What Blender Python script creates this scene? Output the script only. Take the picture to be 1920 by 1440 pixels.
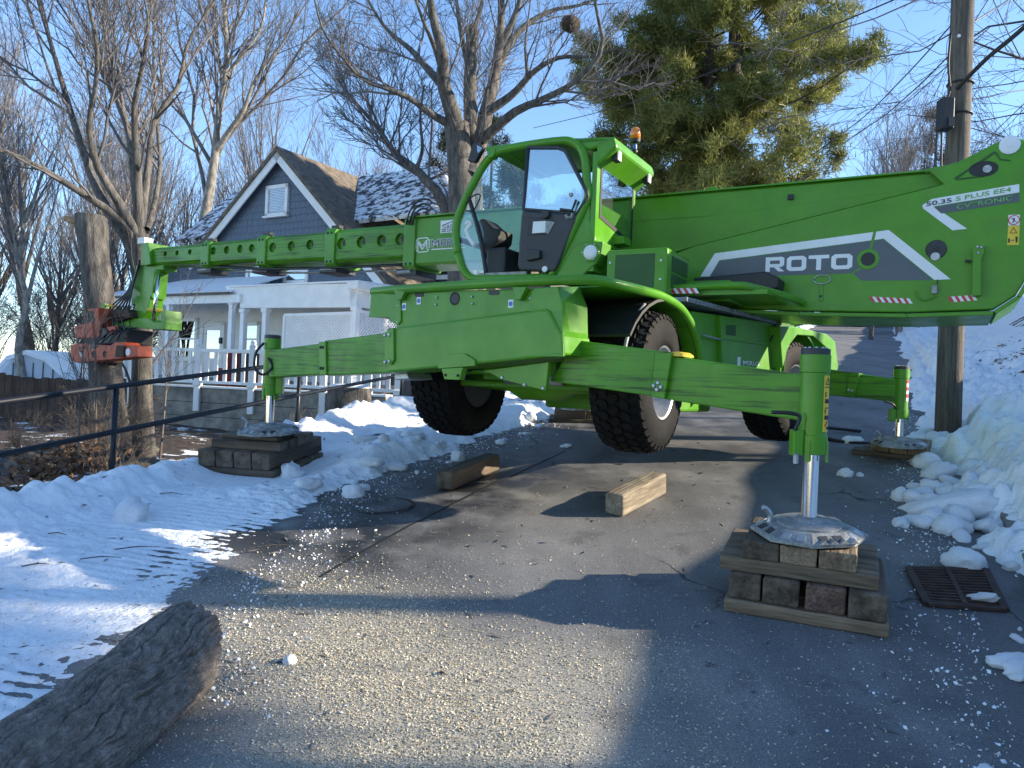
import bpy, bmesh, math, random
import numpy as np
from mathutils import Vector, Matrix
for o in list(bpy.data.objects): bpy.data.objects.remove(o)
SC = bpy.context.scene
COL = SC.collection
# ------------------------------------------------------------------ camera
F = 1443.5; PITCH = .0025; ROLL = .0415; EYE = 1.79
cd = bpy.data.cameras.new('camera'); cam = bpy.data.objects.new('camera', cd); COL.objects.link(cam)
cd.sensor_fit = 'HORIZONTAL'; cd.sensor_width = 36.0; cd.lens = F / 1920 * 36; cd.clip_start = .05; cd.clip_end = 3000
cam.matrix_world = Matrix.Translation((0, 0, EYE)) @ Matrix.Rotation(math.pi / 2 + PITCH, 4, 'X') @ Matrix.Rotation(ROLL, 4, 'Z')
SC.camera = cam
# ------------------------------------------------------------------ light
SUN_AZ = math.radians(91); SUN_EL = math.radians(20)
wd = bpy.data.worlds.new('World'); SC.world = wd; wd.use_nodes = True
wn = wd.node_tree; bg = wn.nodes['Background']
sky = wn.nodes.new('ShaderNodeTexSky'); sky.sky_type = 'NISHITA'; sky.sun_disc = False
sky.sun_elevation = SUN_EL; sky.sun_rotation = SUN_AZ; sky.altitude = 1200; sky.air_density = 1.0; sky.dust_density = .0; sky.ozone_density = 3.2
wn.links.new(sky.outputs[0], bg.inputs[0]); bg.inputs[1].default_value = .15
SV = Vector((math.sin(SUN_AZ) * math.cos(SUN_EL), math.cos(SUN_AZ) * math.cos(SUN_EL), math.sin(SUN_EL)))
sd = bpy.data.lights.new('sun', 'SUN'); sd.energy = 4.6; sd.angle = math.radians(.53); sd.color = (1, .87, .68)
so = bpy.data.objects.new('sun', sd); COL.objects.link(so); so.rotation_euler = SV.to_track_quat('Z', 'Y').to_euler(); so.location = SV * 60
SC.view_settings.view_transform = 'Standard'; SC.view_settings.look = 'None'; SC.view_settings.gamma = 1
SC.view_settings.exposure = 1.3
SC.render.resolution_x = 1024; SC.render.resolution_y = 768
# ------------------------------------------------------------------ helpers: frames
V = Vector
def ray(x, y):
    uu = (x - 960) / F; vv = (720 - y) / F
    cr, sr = math.cos(ROLL), math.sin(ROLL)
    u = cr * uu - sr * vv; v = sr * uu + cr * vv
    c, s = math.cos(PITCH), math.sin(PITCH)
    return V((u, c - s * v, s + c * v))
OE = V((0, 0, EYE))
def on_plane(x, y, n, p0):
    r = ray(x, y); n = V(n); return OE + r * ((V(p0) - OE).dot(n) / r.dot(n))
def gpt(x, y, h=0.): return on_plane(x, y, (-.03, -.113, 1), (0, 0, h))
def at(x, y, Y): r = ray(x, y); return OE + r * (Y / r.y)
MC = V((1.287, 8.232, 0)); YA = .6703
ML = V((math.cos(YA), -math.sin(YA), 0)); MBk = V((math.sin(YA), math.cos(YA), 0)); UZ = V((0, 0, 1))
def mw(l, b, z): return MC + ML * l + MBk * b + UZ * z
BD = V((-.869, .495, 0)).normalized(); BN = V((-.495, -.869, 0)).normalized()
def sw(t, n, z): return MC + BD * t + BN * n + UZ * z
def spx(x, y, n): return on_plane(x, y, BN, MC + BN * n)      # point of the turret's side plane n
def stpx(x, y, t): return on_plane(x, y, BD, MC + BD * t)
def fpx(x, y, b): return on_plane(x, y, MBk, MC + MBk * b)    # point of a chassis cross plane b
def lpx(x, y, l): return on_plane(x, y, ML, MC + ML * l)      # point of a chassis side plane l
EP = (.4325, .9016)
def pq(X, Y): return X * EP[0] + Y * EP[1], X * EP[1] - Y * EP[0]
def xy(p, q): return p * EP[0] + q * EP[1], p * EP[1] - q * EP[0]
# ------------------------------------------------------------------ helpers: noise
def _h(ix, iy, s):
    a = (ix.astype(np.int64) * 374761393 + iy.astype(np.int64) * 668265263 + s * 1442695041) & 0xffffffff
    a = ((a ^ (a >> 13)) * 1274126177) & 0xffffffff
    return ((a ^ (a >> 16)) & 0xffff) / 65535.0
def vn(x, y, s=0):
    x = np.asarray(x, float); y = np.asarray(y, float)
    ix = np.floor(x); iy = np.floor(y); fx = x - ix; fy = y - iy
    fx = fx * fx * (3 - 2 * fx); fy = fy * fy * (3 - 2 * fy)
    a = _h(ix, iy, s); b = _h(ix + 1, iy, s); c = _h(ix, iy + 1, s); d = _h(ix + 1, iy + 1, s)
    return (a * (1 - fx) + b * fx) * (1 - fy) + (c * (1 - fx) + d * fx) * fy
def fbm(x, y, s=0, o=4, g=.5):
    r = 0; a = 1; t = 0
    for k in range(o):
        r = r + a * vn(x * 2 ** k + 17.3 * k, y * 2 ** k - 9.1 * k, s + k); t += a; a *= g
    return r / t
def cells(x, y, s=0):
    """distance to the nearest jittered point: round lumps"""
    ix = np.floor(x); iy = np.floor(y); best = np.full(np.shape(x), 9.)
    for dx in (-1, 0, 1):
        for dy in (-1, 0, 1):
            jx = ix + dx; jy = iy + dy
            d = np.hypot(jx + _h(jx, jy, s) - x, jy + _h(jx, jy, s + 7) - y); best = np.minimum(best, d)
    return best
def sst(a, b, x): t = np.clip((x - a) / (b - a), 0, 1); return t * t * (3 - 2 * t)
# ------------------------------------------------------------------ helpers: materials
MATS = {}
def mat(name, col, rough=.6, metal=0., var=.12, scale=6., bump=0., bscale=40., coat=0., col2=None, thr=(.35, .65), stretch=(1, 1, 1), detail=6., spec=.5, fine=0.):
    m = bpy.data.materials.new(name); m.use_nodes = True; nt = m.node_tree; N = nt.nodes; K = nt.links
    b = N['Principled BSDF']; b.inputs['Roughness'].default_value = rough; b.inputs['Metallic'].default_value = metal
    b.inputs['Specular IOR Level'].default_value = spec
    if coat: b.inputs['Coat Weight'].default_value = coat; b.inputs['Coat Roughness'].default_value = .12
    tc = N.new('ShaderNodeTexCoord'); mp = N.new('ShaderNodeMapping'); mp.inputs['Scale'].default_value = stretch
    K.new(tc.outputs['Object'], mp.inputs[0])
    nz = N.new('ShaderNodeTexNoise'); nz.inputs['Scale'].default_value = scale; nz.inputs['Detail'].default_value = detail; nz.inputs['Roughness'].default_value = .62
    K.new(mp.outputs[0], nz.inputs['Vector'])
    cr = N.new('ShaderNodeValToRGB'); c = list(col)
    lo = [x * (1 - var) for x in c]; hi = list(col2) if col2 else [min(1, x * (1 + var)) for x in c]
    cr.color_ramp.elements[0].position = thr[0]; cr.color_ramp.elements[1].position = thr[1]
    cr.color_ramp.elements[0].color = lo + [1]; cr.color_ramp.elements[1].color = hi + [1]
    K.new(nz.outputs['Fac'], cr.inputs[0]); out = cr.outputs[0]
    if fine:
        n3 = N.new('ShaderNodeTexNoise'); n3.inputs['Scale'].default_value = bscale * 1.7; n3.inputs['Detail'].default_value = 3
        K.new(mp.outputs[0], n3.inputs['Vector'])
        r3 = N.new('ShaderNodeMapRange'); r3.inputs[1].default_value = .3; r3.inputs[2].default_value = .7; r3.inputs[3].default_value = 1 - fine; r3.inputs[4].default_value = 1 + fine
        K.new(n3.outputs['Fac'], r3.inputs[0])
        mx = N.new('ShaderNodeMix'); mx.data_type = 'RGBA'; mx.blend_type = 'MULTIPLY'; mx.inputs[0].default_value = 1
        K.new(out, mx.inputs[6]); K.new(r3.outputs[0], mx.inputs[7]); out = mx.outputs[2]
    K.new(out, b.inputs['Base Color'])
    if bump:
        n2 = N.new('ShaderNodeTexNoise'); n2.inputs['Scale'].default_value = bscale; n2.inputs['Detail'].default_value = 5
        K.new(mp.outputs[0], n2.inputs['Vector'])
        bp = N.new('ShaderNodeBump'); bp.inputs['Strength'].default_value = bump; bp.inputs['Distance'].default_value = .02
        K.new(n2.outputs['Fac'], bp.inputs['Height']); K.new(bp.outputs[0], b.inputs['Normal'])
    MATS[name] = m; return m
def node(m, t): return m.node_tree.nodes.new(t)
# ------------------------------------------------------------------ helpers: meshes
class MB:
    def __init__(s): s.v = []; s.f = []
    def add(s, vs, fs):
        o = len(s.v); s.v += [tuple(v) for v in vs]; s.f += [tuple(i + o for i in f) for f in fs]; return s
    def prism(s, near, far):
        n = len(near); s.add(list(near) + list(far), [tuple(range(n)), tuple(range(2 * n - 1, n - 1, -1))] + [(i, n + i, n + (i + 1) % n, (i + 1) % n) for i in range(n)]); return s
    def box(s, c, ax, ay, az):
        c = V(c); ax = V(ax); ay = V(ay); az = V(az)
        vs = [c + ax * i + ay * j + az * k for k in (-1, 1) for j in (-1, 1) for i in (-1, 1)]
        return s.add(vs, [(0, 2, 3, 1), (4, 5, 7, 6), (0, 1, 5, 4), (2, 6, 7, 3), (0, 4, 6, 2), (1, 3, 7, 5)])
    def bar(s, a, b, w, h, up=(0, 0, 1)):
        a = V(a); b = V(b); d = (b - a).normalized(); sd_ = d.cross(V(up)).normalized(); u = sd_.cross(d)
        return s.box((a + b) / 2, (b - a) / 2, sd_ * w / 2, u * h / 2)
    def tube(s, pts, rad, n=8, cap=True):
        pts = [V(p) for p in pts]; m = len(pts); rad = [rad] * m if not hasattr(rad, '__len__') else rad
        o = len(s.v); prev = None
        for i, p in enumerate(pts):
            d = (pts[min(i + 1, m - 1)] - pts[max(i - 1, 0)]).normalized()
            if prev is None:
                a = d.orthogonal().normalized()
            else:
                a = (prev - d * prev.dot(d))
                a = a.normalized() if a.length > 1e-6 else d.orthogonal().normalized()
            prev = a; b = d.cross(a)
            for k in range(n):
                t = 2 * math.pi * k / n; s.v.append(tuple(p + (a * math.cos(t) + b * math.sin(t)) * rad[i]))
        for i in range(m - 1):
            for k in range(n):
                s.f.append((o + i * n + k, o + i * n + (k + 1) % n, o + (i + 1) * n + (k + 1) % n, o + (i + 1) * n + k))
        if cap:
            s.f.append(tuple(o + k for k in range(n - 1, -1, -1))); s.f.append(tuple(o + (m - 1) * n + k for k in range(n)))
        return s
    def lathe(s, org, ax, prof, n=24):
        """prof: list of (along, radius)"""
        org = V(org); ax = V(ax).normalized(); return s.tube_raw([org + ax * a for a, r in prof], ax, [r for a, r in prof], n)
    def tube_raw(s, pts, ax, rad, n):
        a = ax.orthogonal().normalized(); b = ax.cross(a); o = len(s.v); m = len(pts)
        for p, r in zip(pts, rad):
            for k in range(n):
                t = 2 * math.pi * k / n; s.v.append(tuple(p + (a * math.cos(t) + b * math.sin(t)) * r))
        for i in range(m - 1):
            for k in range(n):
                s.f.append((o + i * n + k, o + i * n + (k + 1) % n, o + (i + 1) * n + (k + 1) % n, o + (i + 1) * n + k))
        s.f.append(tuple(o + k for k in range(n - 1, -1, -1))); s.f.append(tuple(o + (m - 1) * n + k for k in range(n)))
        return s
    def mesh(s, name, m, smooth=False):
        me = bpy.data.meshes.new(name); me.from_pydata(s.v, [], s.f)
        bm = bmesh.new(); bm.from_mesh(me); bmesh.ops.recalc_face_normals(bm, faces=bm.faces)
        bm.to_mesh(me); bm.free()
        if m: me.materials.append(m)
        if smooth: me.shade_smooth()
        return me
    def build(s, name, m, parent=None, smooth=False, bevel=0., auto=None):
        o = bpy.data.objects.new(name, s.mesh(name, m, smooth)); return fin(o, parent, bevel, auto)
def fin(o, parent=None, bevel=0., auto=None):
    COL.objects.link(o)
    if parent is not None:
        o.parent = parent
        if parent.type == 'EMPTY': o.matrix_parent_inverse = Matrix.Translation(-parent.location)
        elif parent.location.length: o.matrix_parent_inverse = parent.matrix_basis.inverted()
    if bevel:
        md = o.modifiers.new('bevel', 'BEVEL'); md.width = bevel; md.segments = 2; md.limit_method = 'ANGLE'; md.angle_limit = math.radians(35); md.harden_normals = False
    if auto:
        try: o.data.set_sharp_from_angle(angle=math.radians(auto))
        except Exception: pass
    return o
def tag(o, label=None, cat=None, group=None, kind=None):
    if label: o['label'] = label
    if cat: o['category'] = cat
    if group: o['group'] = group
    if kind: o['kind'] = kind
    return o
def thing(name, label, cat, loc=(0, 0, 0), group=None):
    o = bpy.data.objects.new(name, None); COL.objects.link(o); o.location = loc; o.empty_display_size = .2
    return tag(o, label, cat, group)
def raw(name, verts, faces, m, parent=None, smooth=True):
    me = bpy.data.meshes.new(name)
    verts = np.asarray(verts, np.float32); faces = np.asarray(faces, np.int32); k = faces.shape[1]
    me.vertices.add(len(verts)); me.vertices.foreach_set('co', verts.ravel())
    me.loops.add(faces.size); me.loops.foreach_set('vertex_index', faces.ravel())
    me.polygons.add(len(faces)); me.polygons.foreach_set('loop_start', np.arange(0, faces.size, k, dtype=np.int32))
    me.update(calc_edges=True); me.validate()
    if m: me.materials.append(m)
    if smooth: me.shade_smooth()
    return fin(bpy.data.objects.new(name, me), parent)
def gridmesh(name, X, Y, Z, m, parent=None, keep=None):
    h, w = X.shape; idx = np.arange(h * w).reshape(h, w)
    f = np.stack([idx[:-1, :-1], idx[:-1, 1:], idx[1:, 1:], idx[1:, :-1]], -1).reshape(-1, 4)
    if keep is not None: f = f[keep(f)]
    return raw(name, np.stack([X, Y, Z], -1).reshape(-1, 3), f[:, ::-1] if False else f, m, parent)
def text_on(name, s, fn, ll, lr, ul, m, parent, off, bold=.0, dep=.002):
    """flat lettering whose box runs ll-lr-ul (picture points on the plane that fn gives)"""
    cu = bpy.data.curves.new('t', 'FONT'); cu.body = s; cu.offset = bold; cu.resolution_u = 3
    ob = bpy.data.objects.new('t', cu); COL.objects.link(ob); dg = bpy.context.evaluated_depsgraph_get()
    me = bpy.data.meshes.new_from_object(ob.evaluated_get(dg)); bpy.data.objects.remove(ob)
    co = np.array([v.co[:] for v in me.vertices]); mn = co.min(0); mx = co.max(0)
    A = fn(*ll); B_ = fn(*lr); C_ = fn(*ul)
    for v in me.vertices:
        a = (v.co.x - mn[0]) / (mx[0] - mn[0]); b = (v.co.y - mn[1]) / (mx[1] - mn[1])
        v.co = A + (B_ - A) * a + (C_ - A) * b + off
    me.name = name; me.materials.clear(); me.materials.append(m)
    o = fin(bpy.data.objects.new(name, me), parent)
    md = o.modifiers.new('thick', 'SOLIDIFY'); md.thickness = dep; md.offset = 0
    return o
random.seed(5); RNG = np.random.default_rng(11)
# ------------------------------------------------------------------ materials
GREEN = mat('green_paint', (.080, .268, .012), .42, 0, .10, 3.0, .03, 90, .10, fine=.04, spec=.32)
GREEN2 = mat('scraped_green_paint', (.080, .268, .012), .48, 0, .14, 2.2, .03, 90, .0, fine=.06, spec=.32)
def patina(m):      # road film: uneven gloss and a thin grey dust
    N = m.node_tree.nodes; K = m.node_tree.links; b = N['Principled BSDF']; src = b.inputs['Base Color'].links[0].from_socket; tc = N.new('ShaderNodeTexCoord')
    n = N.new('ShaderNodeTexNoise'); n.inputs['Scale'].default_value = 1.7; n.inputs['Detail'].default_value = 9; n.inputs['Roughness'].default_value = .72; K.new(tc.outputs['Object'], n.inputs['Vector'])
    r = N.new('ShaderNodeMapRange'); r.inputs[1].default_value = .38; r.inputs[2].default_value = .68; r.inputs[3].default_value = .28; r.inputs[4].default_value = .62; K.new(n.outputs['Fac'], r.inputs[0]); K.new(r.outputs[0], b.inputs['Roughness'])
    d = N.new('ShaderNodeMapRange'); d.inputs[1].default_value = .46; d.inputs[2].default_value = .78; d.inputs[3].default_value = 0; d.inputs[4].default_value = .30; K.new(n.outputs['Fac'], d.inputs[0])
    mx = N.new('ShaderNodeMix'); mx.data_type = 'RGBA'; mx.inputs[7].default_value = (.16, .20, .12, 1); K.new(d.outputs[0], mx.inputs[0]); K.new(src, mx.inputs[6]); K.new(mx.outputs[2], b.inputs['Base Color'])
patina(GREEN); patina(GREEN2)
def scrape(m, amt=.55):      # worn dark streaks that run along the sliding beams
    nt = m.node_tree; N = nt.nodes; K = nt.links; b = N['Principled BSDF']; src = b.inputs['Base Color'].links[0].from_socket
    tc = N.new('ShaderNodeTexCoord'); mp = N.new('ShaderNodeMapping'); mp.inputs['Scale'].default_value = (.9, .9, 26); K.new(tc.outputs['Object'], mp.inputs[0])
    nz = N.new('ShaderNodeTexNoise'); nz.inputs['Scale'].default_value = 1.6; nz.inputs['Detail'].default_value = 8; nz.inputs['Roughness'].default_value = .7; K.new(mp.outputs[0], nz.inputs['Vector'])
    r = N.new('ShaderNodeValToRGB'); r.color_ramp.elements[0].position = .50; r.color_ramp.elements[1].position = .62; K.new(nz.outputs['Fac'], r.inputs[0])
    ml = N.new('ShaderNodeMath'); ml.operation = 'MULTIPLY'; ml.inputs[1].default_value = amt; K.new(r.outputs[0], ml.inputs[0])
    mx = N.new('ShaderNodeMix'); mx.data_type = 'RGBA'; mx.inputs[7].default_value = (.018, .035, .012, 1); K.new(ml.outputs[0], mx.inputs[0]); K.new(src, mx.inputs[6]); K.new(mx.outputs[2], b.inputs['Base Color'])
scrape(GREEN2, .8)
DGREEN = mat('dark_green_mesh', (.022, .085, .014), .6, 0, .1)
BLACK = mat('black_plastic', (.012, .013, .016), .5, 0, .2, 6)
DARK = mat('dark_grey_plastic', (.028, .031, .038), .55, 0, .15, 6, .05, 200)
RUBBER = mat('tyre_rubber', (.0055, .0058, .0065), .75, 0, .3, 9, .15, 60, col2=(.0105, .0103, .0105), thr=(.45, .75), spec=.2)
STEEL = mat('zinc_steel', (.42, .44, .46), .45, .7, .2, 8, .05, 80)
ALU = mat('aluminium', (.27, .28, .275), .62, .35, .35, 14, .15, 60, fine=.2)
CHROME = mat('chrome_rod', (.78, .79, .8), .12, 1, .03)
WHITE = mat('white_print', (.72, .74, .76), .4, 0, .04)
SLATE = mat('slate_print', (.075, .095, .115), .4, 0, .05)
RED = mat('red_print', (.5, .03, .02), .4, 0, .05)
YEL = mat('yellow_print', (.72, .5, .03), .4, 0, .05)
BLUE = mat('blue_print', (.02, .12, .42), .4, 0, .05)
LIME = mat('lime_print', (.17, .42, .10), .4, 0, .05)
INK = mat('black_print', (.012, .012, .012), .5, 0, .05)
ORANGE = mat('orange_paint', (.40, .052, .012), .55, 0, .3, 7, .05, 60, fine=.1)
AMBER = mat('amber_lens', (.75, .2, .01), .2, 0, .1, coat=.5)
SNOWM = mat('snow', (.80, .83, .86), .75, 0, .05, 5, .55, 38, col2=(.86, .88, .9), spec=.3)
SNOWM.node_tree.nodes['Principled BSDF'].inputs['Subsurface Weight'].default_value = 0
WOODOLD = mat('weathered_timber', (.075, .056, .038), .88, 0, .5, 5, .5, 20, col2=(.165, .125, .088), stretch=(.13, 1.6, 1.6), fine=.2)
WOODNEW = mat('newer_timber', (.19, .135, .08), .85, 0, .4, 6, .7, 26, col2=(.31, .23, .145), stretch=(.13, 1.6, 1.6), fine=.3)
IRON = mat('rusty_iron', (.05, .028, .02), .75, .3, .3, 12, .3, 60, col2=(.085, .05, .035))
BARK = mat('bark', (.078, .071, .063), .9, 0, .45, 3.5, .9, 16, col2=(.155, .142, .127), stretch=(3, 3, .7), fine=.3)
BARKD = mat('dark_bark', (.045, .036, .03), .9, 0, .35, 3, .6, 14, col2=(.10, .08, .066), stretch=(3, 3, .6), fine=.2)
BARKL = mat('pale_bark', (.17, .15, .125), .9, 0, .4, 3, .6, 14, col2=(.33, .30, .26), stretch=(2, 2, .8), fine=.2)
TWIG = mat('twig', (.105, .096, .095), .9, 0, .3, 2, col2=(.175, .162, .162))
CUTWOOD = mat('cut_wood', (.36, .22, .12), .8, 0, .3, 14, .3, 50, col2=(.5, .34, .2), fine=.2)
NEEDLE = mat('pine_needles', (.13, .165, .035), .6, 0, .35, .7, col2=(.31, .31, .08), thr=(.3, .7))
def leafy(m, k=.35):       # needles let some light through
    N = m.node_tree.nodes; K = m.node_tree.links; b = N['Principled BSDF']; o = N['Material Output']; t = N.new('ShaderNodeBsdfTranslucent'); K.new(b.inputs['Base Color'].links[0].from_socket, t.inputs[0]); x = N.new('ShaderNodeMixShader'); x.inputs[0].default_value = k; K.new(b.outputs[0], x.inputs[1]); K.new(t.outputs[0], x.inputs[2]); K.new(x.outputs[0], o.inputs[0])
leafy(NEEDLE)
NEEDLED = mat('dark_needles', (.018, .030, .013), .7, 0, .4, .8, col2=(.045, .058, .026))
PIPE = mat('black_pipe', (.012, .014, .02), .4, .3, .2)
SIDING = mat('blue_grey_shingle', (.115, .15, .20), .8, 0, .16, 4, .25, 60, stretch=(3, 3, .6), fine=.08)
HWHITE = mat('white_house_paint', (.78, .78, .77), .6, 0, .06, 3, fine=.03)
CLAP = mat('white_clapboard', (.74, .72, .68), .65, 0, .06, 3)
ROOFM = mat('brown_shingle_roof', (.12, .095, .07), .9, 0, .3, 5, .5, 40, col2=(.20, .165, .125), fine=.2)
CONC = mat('old_concrete', (.17, .16, .14), .9, 0, .3, 2.5, .4, 18, col2=(.28, .265, .235), fine=.12)
FENCEB = mat('brown_fence_board', (.055, .033, .027), .85, 0, .35, 3, .3, 30, col2=(.09, .058, .045), stretch=(2, 2, .5))
LEAF = mat('dead_leaf', (.12, .055, .028), .8, 0, .5, 9, col2=(.26, .14, .075))
def glassmat(name, tint, alpha, rough=.02):
    m = bpy.data.materials.new(name); m.use_nodes = True; N = m.node_tree.nodes; K = m.node_tree.links; out = N['Material Output']; N.remove(N['Principled BSDF'])
    tr = N.new('ShaderNodeBsdfTransparent'); tr.inputs[0].default_value = (*tint, 1)
    gl = N.new('ShaderNodeBsdfGlossy'); gl.inputs['Roughness'].default_value = rough; gl.inputs[0].default_value = (.9, .95, 1, 1)
    fr = N.new('ShaderNodeLayerWeight'); fr.inputs[0].default_value = .5; pw = N.new('ShaderNodeMath'); pw.operation = 'POWER'; pw.inputs[1].default_value = 4.5; K.new(fr.outputs['Facing'], pw.inputs[0])
    mr = N.new('ShaderNodeMapRange'); mr.inputs[3].default_value = alpha; mr.inputs[4].default_value = 1; K.new(pw.outputs[0], mr.inputs[0])
    mx = N.new('ShaderNodeMixShader'); K.new(mr.outputs[0], mx.inputs[0]); K.new(tr.outputs[0], mx.inputs[1]); K.new(gl.outputs[0], mx.inputs[2]); K.new(mx.outputs[0], out.inputs[0])
    return m
GLASS = glassmat('cab_glass', (.93, .97, .94), .05)
GLASSD = glassmat('door_glass', (.80, .88, .84), .28)
WGLASS = glassmat('window_glass', (.05, .07, .09), .35)
# asphalt with sawdust film, wet stains and grit
def asphalt():
    m = bpy.data.materials.new('asphalt'); m.use_nodes = True; nt = m.node_tree; N = nt.nodes; K = nt.links; b = N['Principled BSDF']; b.inputs['Roughness'].default_value = .82
    tc = N.new('ShaderNodeTexCoord')
    def nz(sc, det=6, ro=.6):
        n = N.new('ShaderNodeTexNoise'); n.inputs['Scale'].default_value = sc; n.inputs['Detail'].default_value = det; n.inputs['Roughness'].default_value = ro; K.new(tc.outputs['Object'], n.inputs['Vector']); return n.outputs['Fac']
    def ramp(src, a, b_, c0=(0, 0, 0), c1=(1, 1, 1)):
        r = N.new('ShaderNodeValToRGB'); e = r.color_ramp.elements; e[0].position = a; e[1].position = b_; e[0].color = (*c0, 1); e[1].color = (*c1, 1); K.new(src, r.inputs[0]); return r.outputs[0]
    def mix(f, a, b_, t='MIX'):
        x = N.new('ShaderNodeMix'); x.data_type = 'RGBA'; x.blend_type = t
        for s, i in ((f, 0), (a, 6), (b_, 7)):
            if isinstance(s, (int, float)): x.inputs[i].default_value = s
            elif isinstance(s, tuple): x.inputs[i].default_value = (*s, 1)
            else: K.new(s, x.inputs[i])
        return x.outputs[2]
    col = ramp(nz(.9, 7), .35, .7, (.138, .138, .140), (.205, .204, .202))
    col = mix(1., col, ramp(nz(170, 3), .36, .66, (.55, .55, .55), (1.5, 1.5, 1.5)), 'MULTIPLY')
    stain = ramp(nz(2.6, 5, .55), .60, .68); col = mix(mix(1., stain, (.4, .4, .4), 'MULTIPLY'), col, (.035, .036, .04))
    # long wheel-worn streaks and thin wandering cracks
    mp = N.new('ShaderNodeMapping'); mp.inputs['Rotation'].default_value = (0, 0, math.radians(25.6)); mp.inputs['Scale'].default_value = (2.4, .16, 1); K.new(tc.outputs['Object'], mp.inputs[0])
    n5 = N.new('ShaderNodeTexNoise'); n5.inputs['Scale'].default_value = 1.; n5.inputs['Detail'].default_value = 5; K.new(mp.outputs[0], n5.inputs['Vector']); col = mix(1., col, ramp(n5.outputs['Fac'], .35, .65, (.8, .8, .8), (1.16, 1.15, 1.13)), 'MULTIPLY')
    wp = N.new('ShaderNodeTexNoise'); wp.inputs['Scale'].default_value = 2.2; wp.inputs['Detail'].default_value = 5; K.new(tc.outputs['Object'], wp.inputs['Vector']); va = N.new('ShaderNodeVectorMath'); va.operation = 'MULTIPLY_ADD'; va.inputs[1].default_value = (.55, .55, 0); K.new(wp.outputs['Color'], va.inputs[0]); K.new(tc.outputs['Object'], va.inputs[2])
    vo = N.new('ShaderNodeTexVoronoi'); vo.feature = 'DISTANCE_TO_EDGE'; vo.inputs['Scale'].default_value = .55; K.new(va.outputs[0], vo.inputs['Vector']); ck = ramp(vo.outputs['Distance'], .0025, .006, (1, 1, 1), (0, 0, 0)); cm_ = N.new('ShaderNodeMath'); cm_.operation = 'MULTIPLY'; K.new(ck, cm_.inputs[0]); K.new(ramp(nz(.7, 4), .5, .6), cm_.inputs[1]); col = mix(cm_.outputs[0], col, (.018, .018, .02))
    # damp patch and salt haze with shapes of their own, stored per vertex
    at_ = N.new('ShaderNodeAttribute'); at_.attribute_name = 'wet'; wt = at_.outputs['Fac']
    mw_ = N.new('ShaderNodeMath'); mw_.operation = 'MULTIPLY'; K.new(wt, mw_.inputs[0]); K.new(ramp(nz(1.7, 6), .35, .55), mw_.inputs[1])
    col = mix(mw_.outputs[0], col, (.020, .021, .023))
    rr = N.new('ShaderNodeMapRange'); rr.inputs[3].default_value = .85; rr.inputs[4].default_value = .45; K.new(mw_.outputs[0], rr.inputs[0]); K.new(rr.outputs[0], b.inputs['Roughness'])
    ad = N.new('ShaderNodeAttribute'); ad.attribute_name = 'dust'
    md = N.new('ShaderNodeMath'); md.operation = 'MULTIPLY'; K.new(ad.outputs['Fac'], md.inputs[0]); K.new(ramp(nz(120, 4, .75), .40, .56), md.inputs[1])
    col = mix(md.outputs[0], col, (.50, .45, .34))
    K.new(col, b.inputs['Base Color'])
    bp = N.new('ShaderNodeBump'); bp.inputs['Strength'].default_value = .5; bp.inputs['Distance'].default_value = .006; K.new(nz(150, 4), bp.inputs['Height']); K.new(bp.outputs[0], b.inputs['Normal'])
    return m
ASPH = asphalt()
def groundmat():
    m = bpy.data.materials.new('snow_and_leaf_ground'); m.use_nodes = True; nt = m.node_tree; N = nt.nodes; K = nt.links; b = N['Principled BSDF']; b.inputs['Roughness'].default_value = .85
    tc = N.new('ShaderNodeTexCoord'); mp = N.new('ShaderNodeMapping'); K.new(tc.outputs['Object'], mp.inputs[0])
    n1 = N.new('ShaderNodeTexNoise'); n1.inputs['Scale'].default_value = 1.3; n1.inputs['Detail'].default_value = 8; n1.inputs['Roughness'].default_value = .7; K.new(mp.outputs[0], n1.inputs['Vector'])
    a = N.new('ShaderNodeAttribute'); a.attribute_name = 'snow'
    ad = N.new('ShaderNodeMath'); ad.operation = 'ADD'; K.new(n1.outputs['Fac'], ad.inputs[0]); K.new(a.outputs['Fac'], ad.inputs[1])
    r = N.new('ShaderNodeValToRGB'); r.color_ramp.elements[0].position = .97; r.color_ramp.elements[1].position = 1.0; K.new(ad.outputs[0], r.inputs[0])
    n2 = N.new('ShaderNodeTexNoise'); n2.inputs['Scale'].default_value = 9; n2.inputs['Detail'].default_value = 8; K.new(mp.outputs[0], n2.inputs['Vector'])
    d = N.new('ShaderNodeValToRGB'); d.color_ramp.elements[0].position = .35; d.color_ramp.elements[1].position = .7; d.color_ramp.elements[0].color = (.018, .014, .011, 1); d.color_ramp.elements[1].color = (.085, .058, .038, 1); K.new(n2.outputs['Fac'], d.inputs[0])
    mx = N.new('ShaderNodeMix'); mx.data_type = 'RGBA'; K.new(r.outputs[0], mx.inputs[0]); K.new(d.outputs[0], mx.inputs[6]); mx.inputs[7].default_value = (.80, .83, .86, 1); K.new(mx.outputs[2], b.inputs['Base Color'])
    bp = N.new('ShaderNodeBump'); bp.inputs['Strength'].default_value = .5; bp.inputs['Distance'].default_value = .04; K.new(n2.outputs['Fac'], bp.inputs['Height']); K.new(bp.outputs[0], b.inputs['Normal'])
    return m
GROUND = groundmat()
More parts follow.
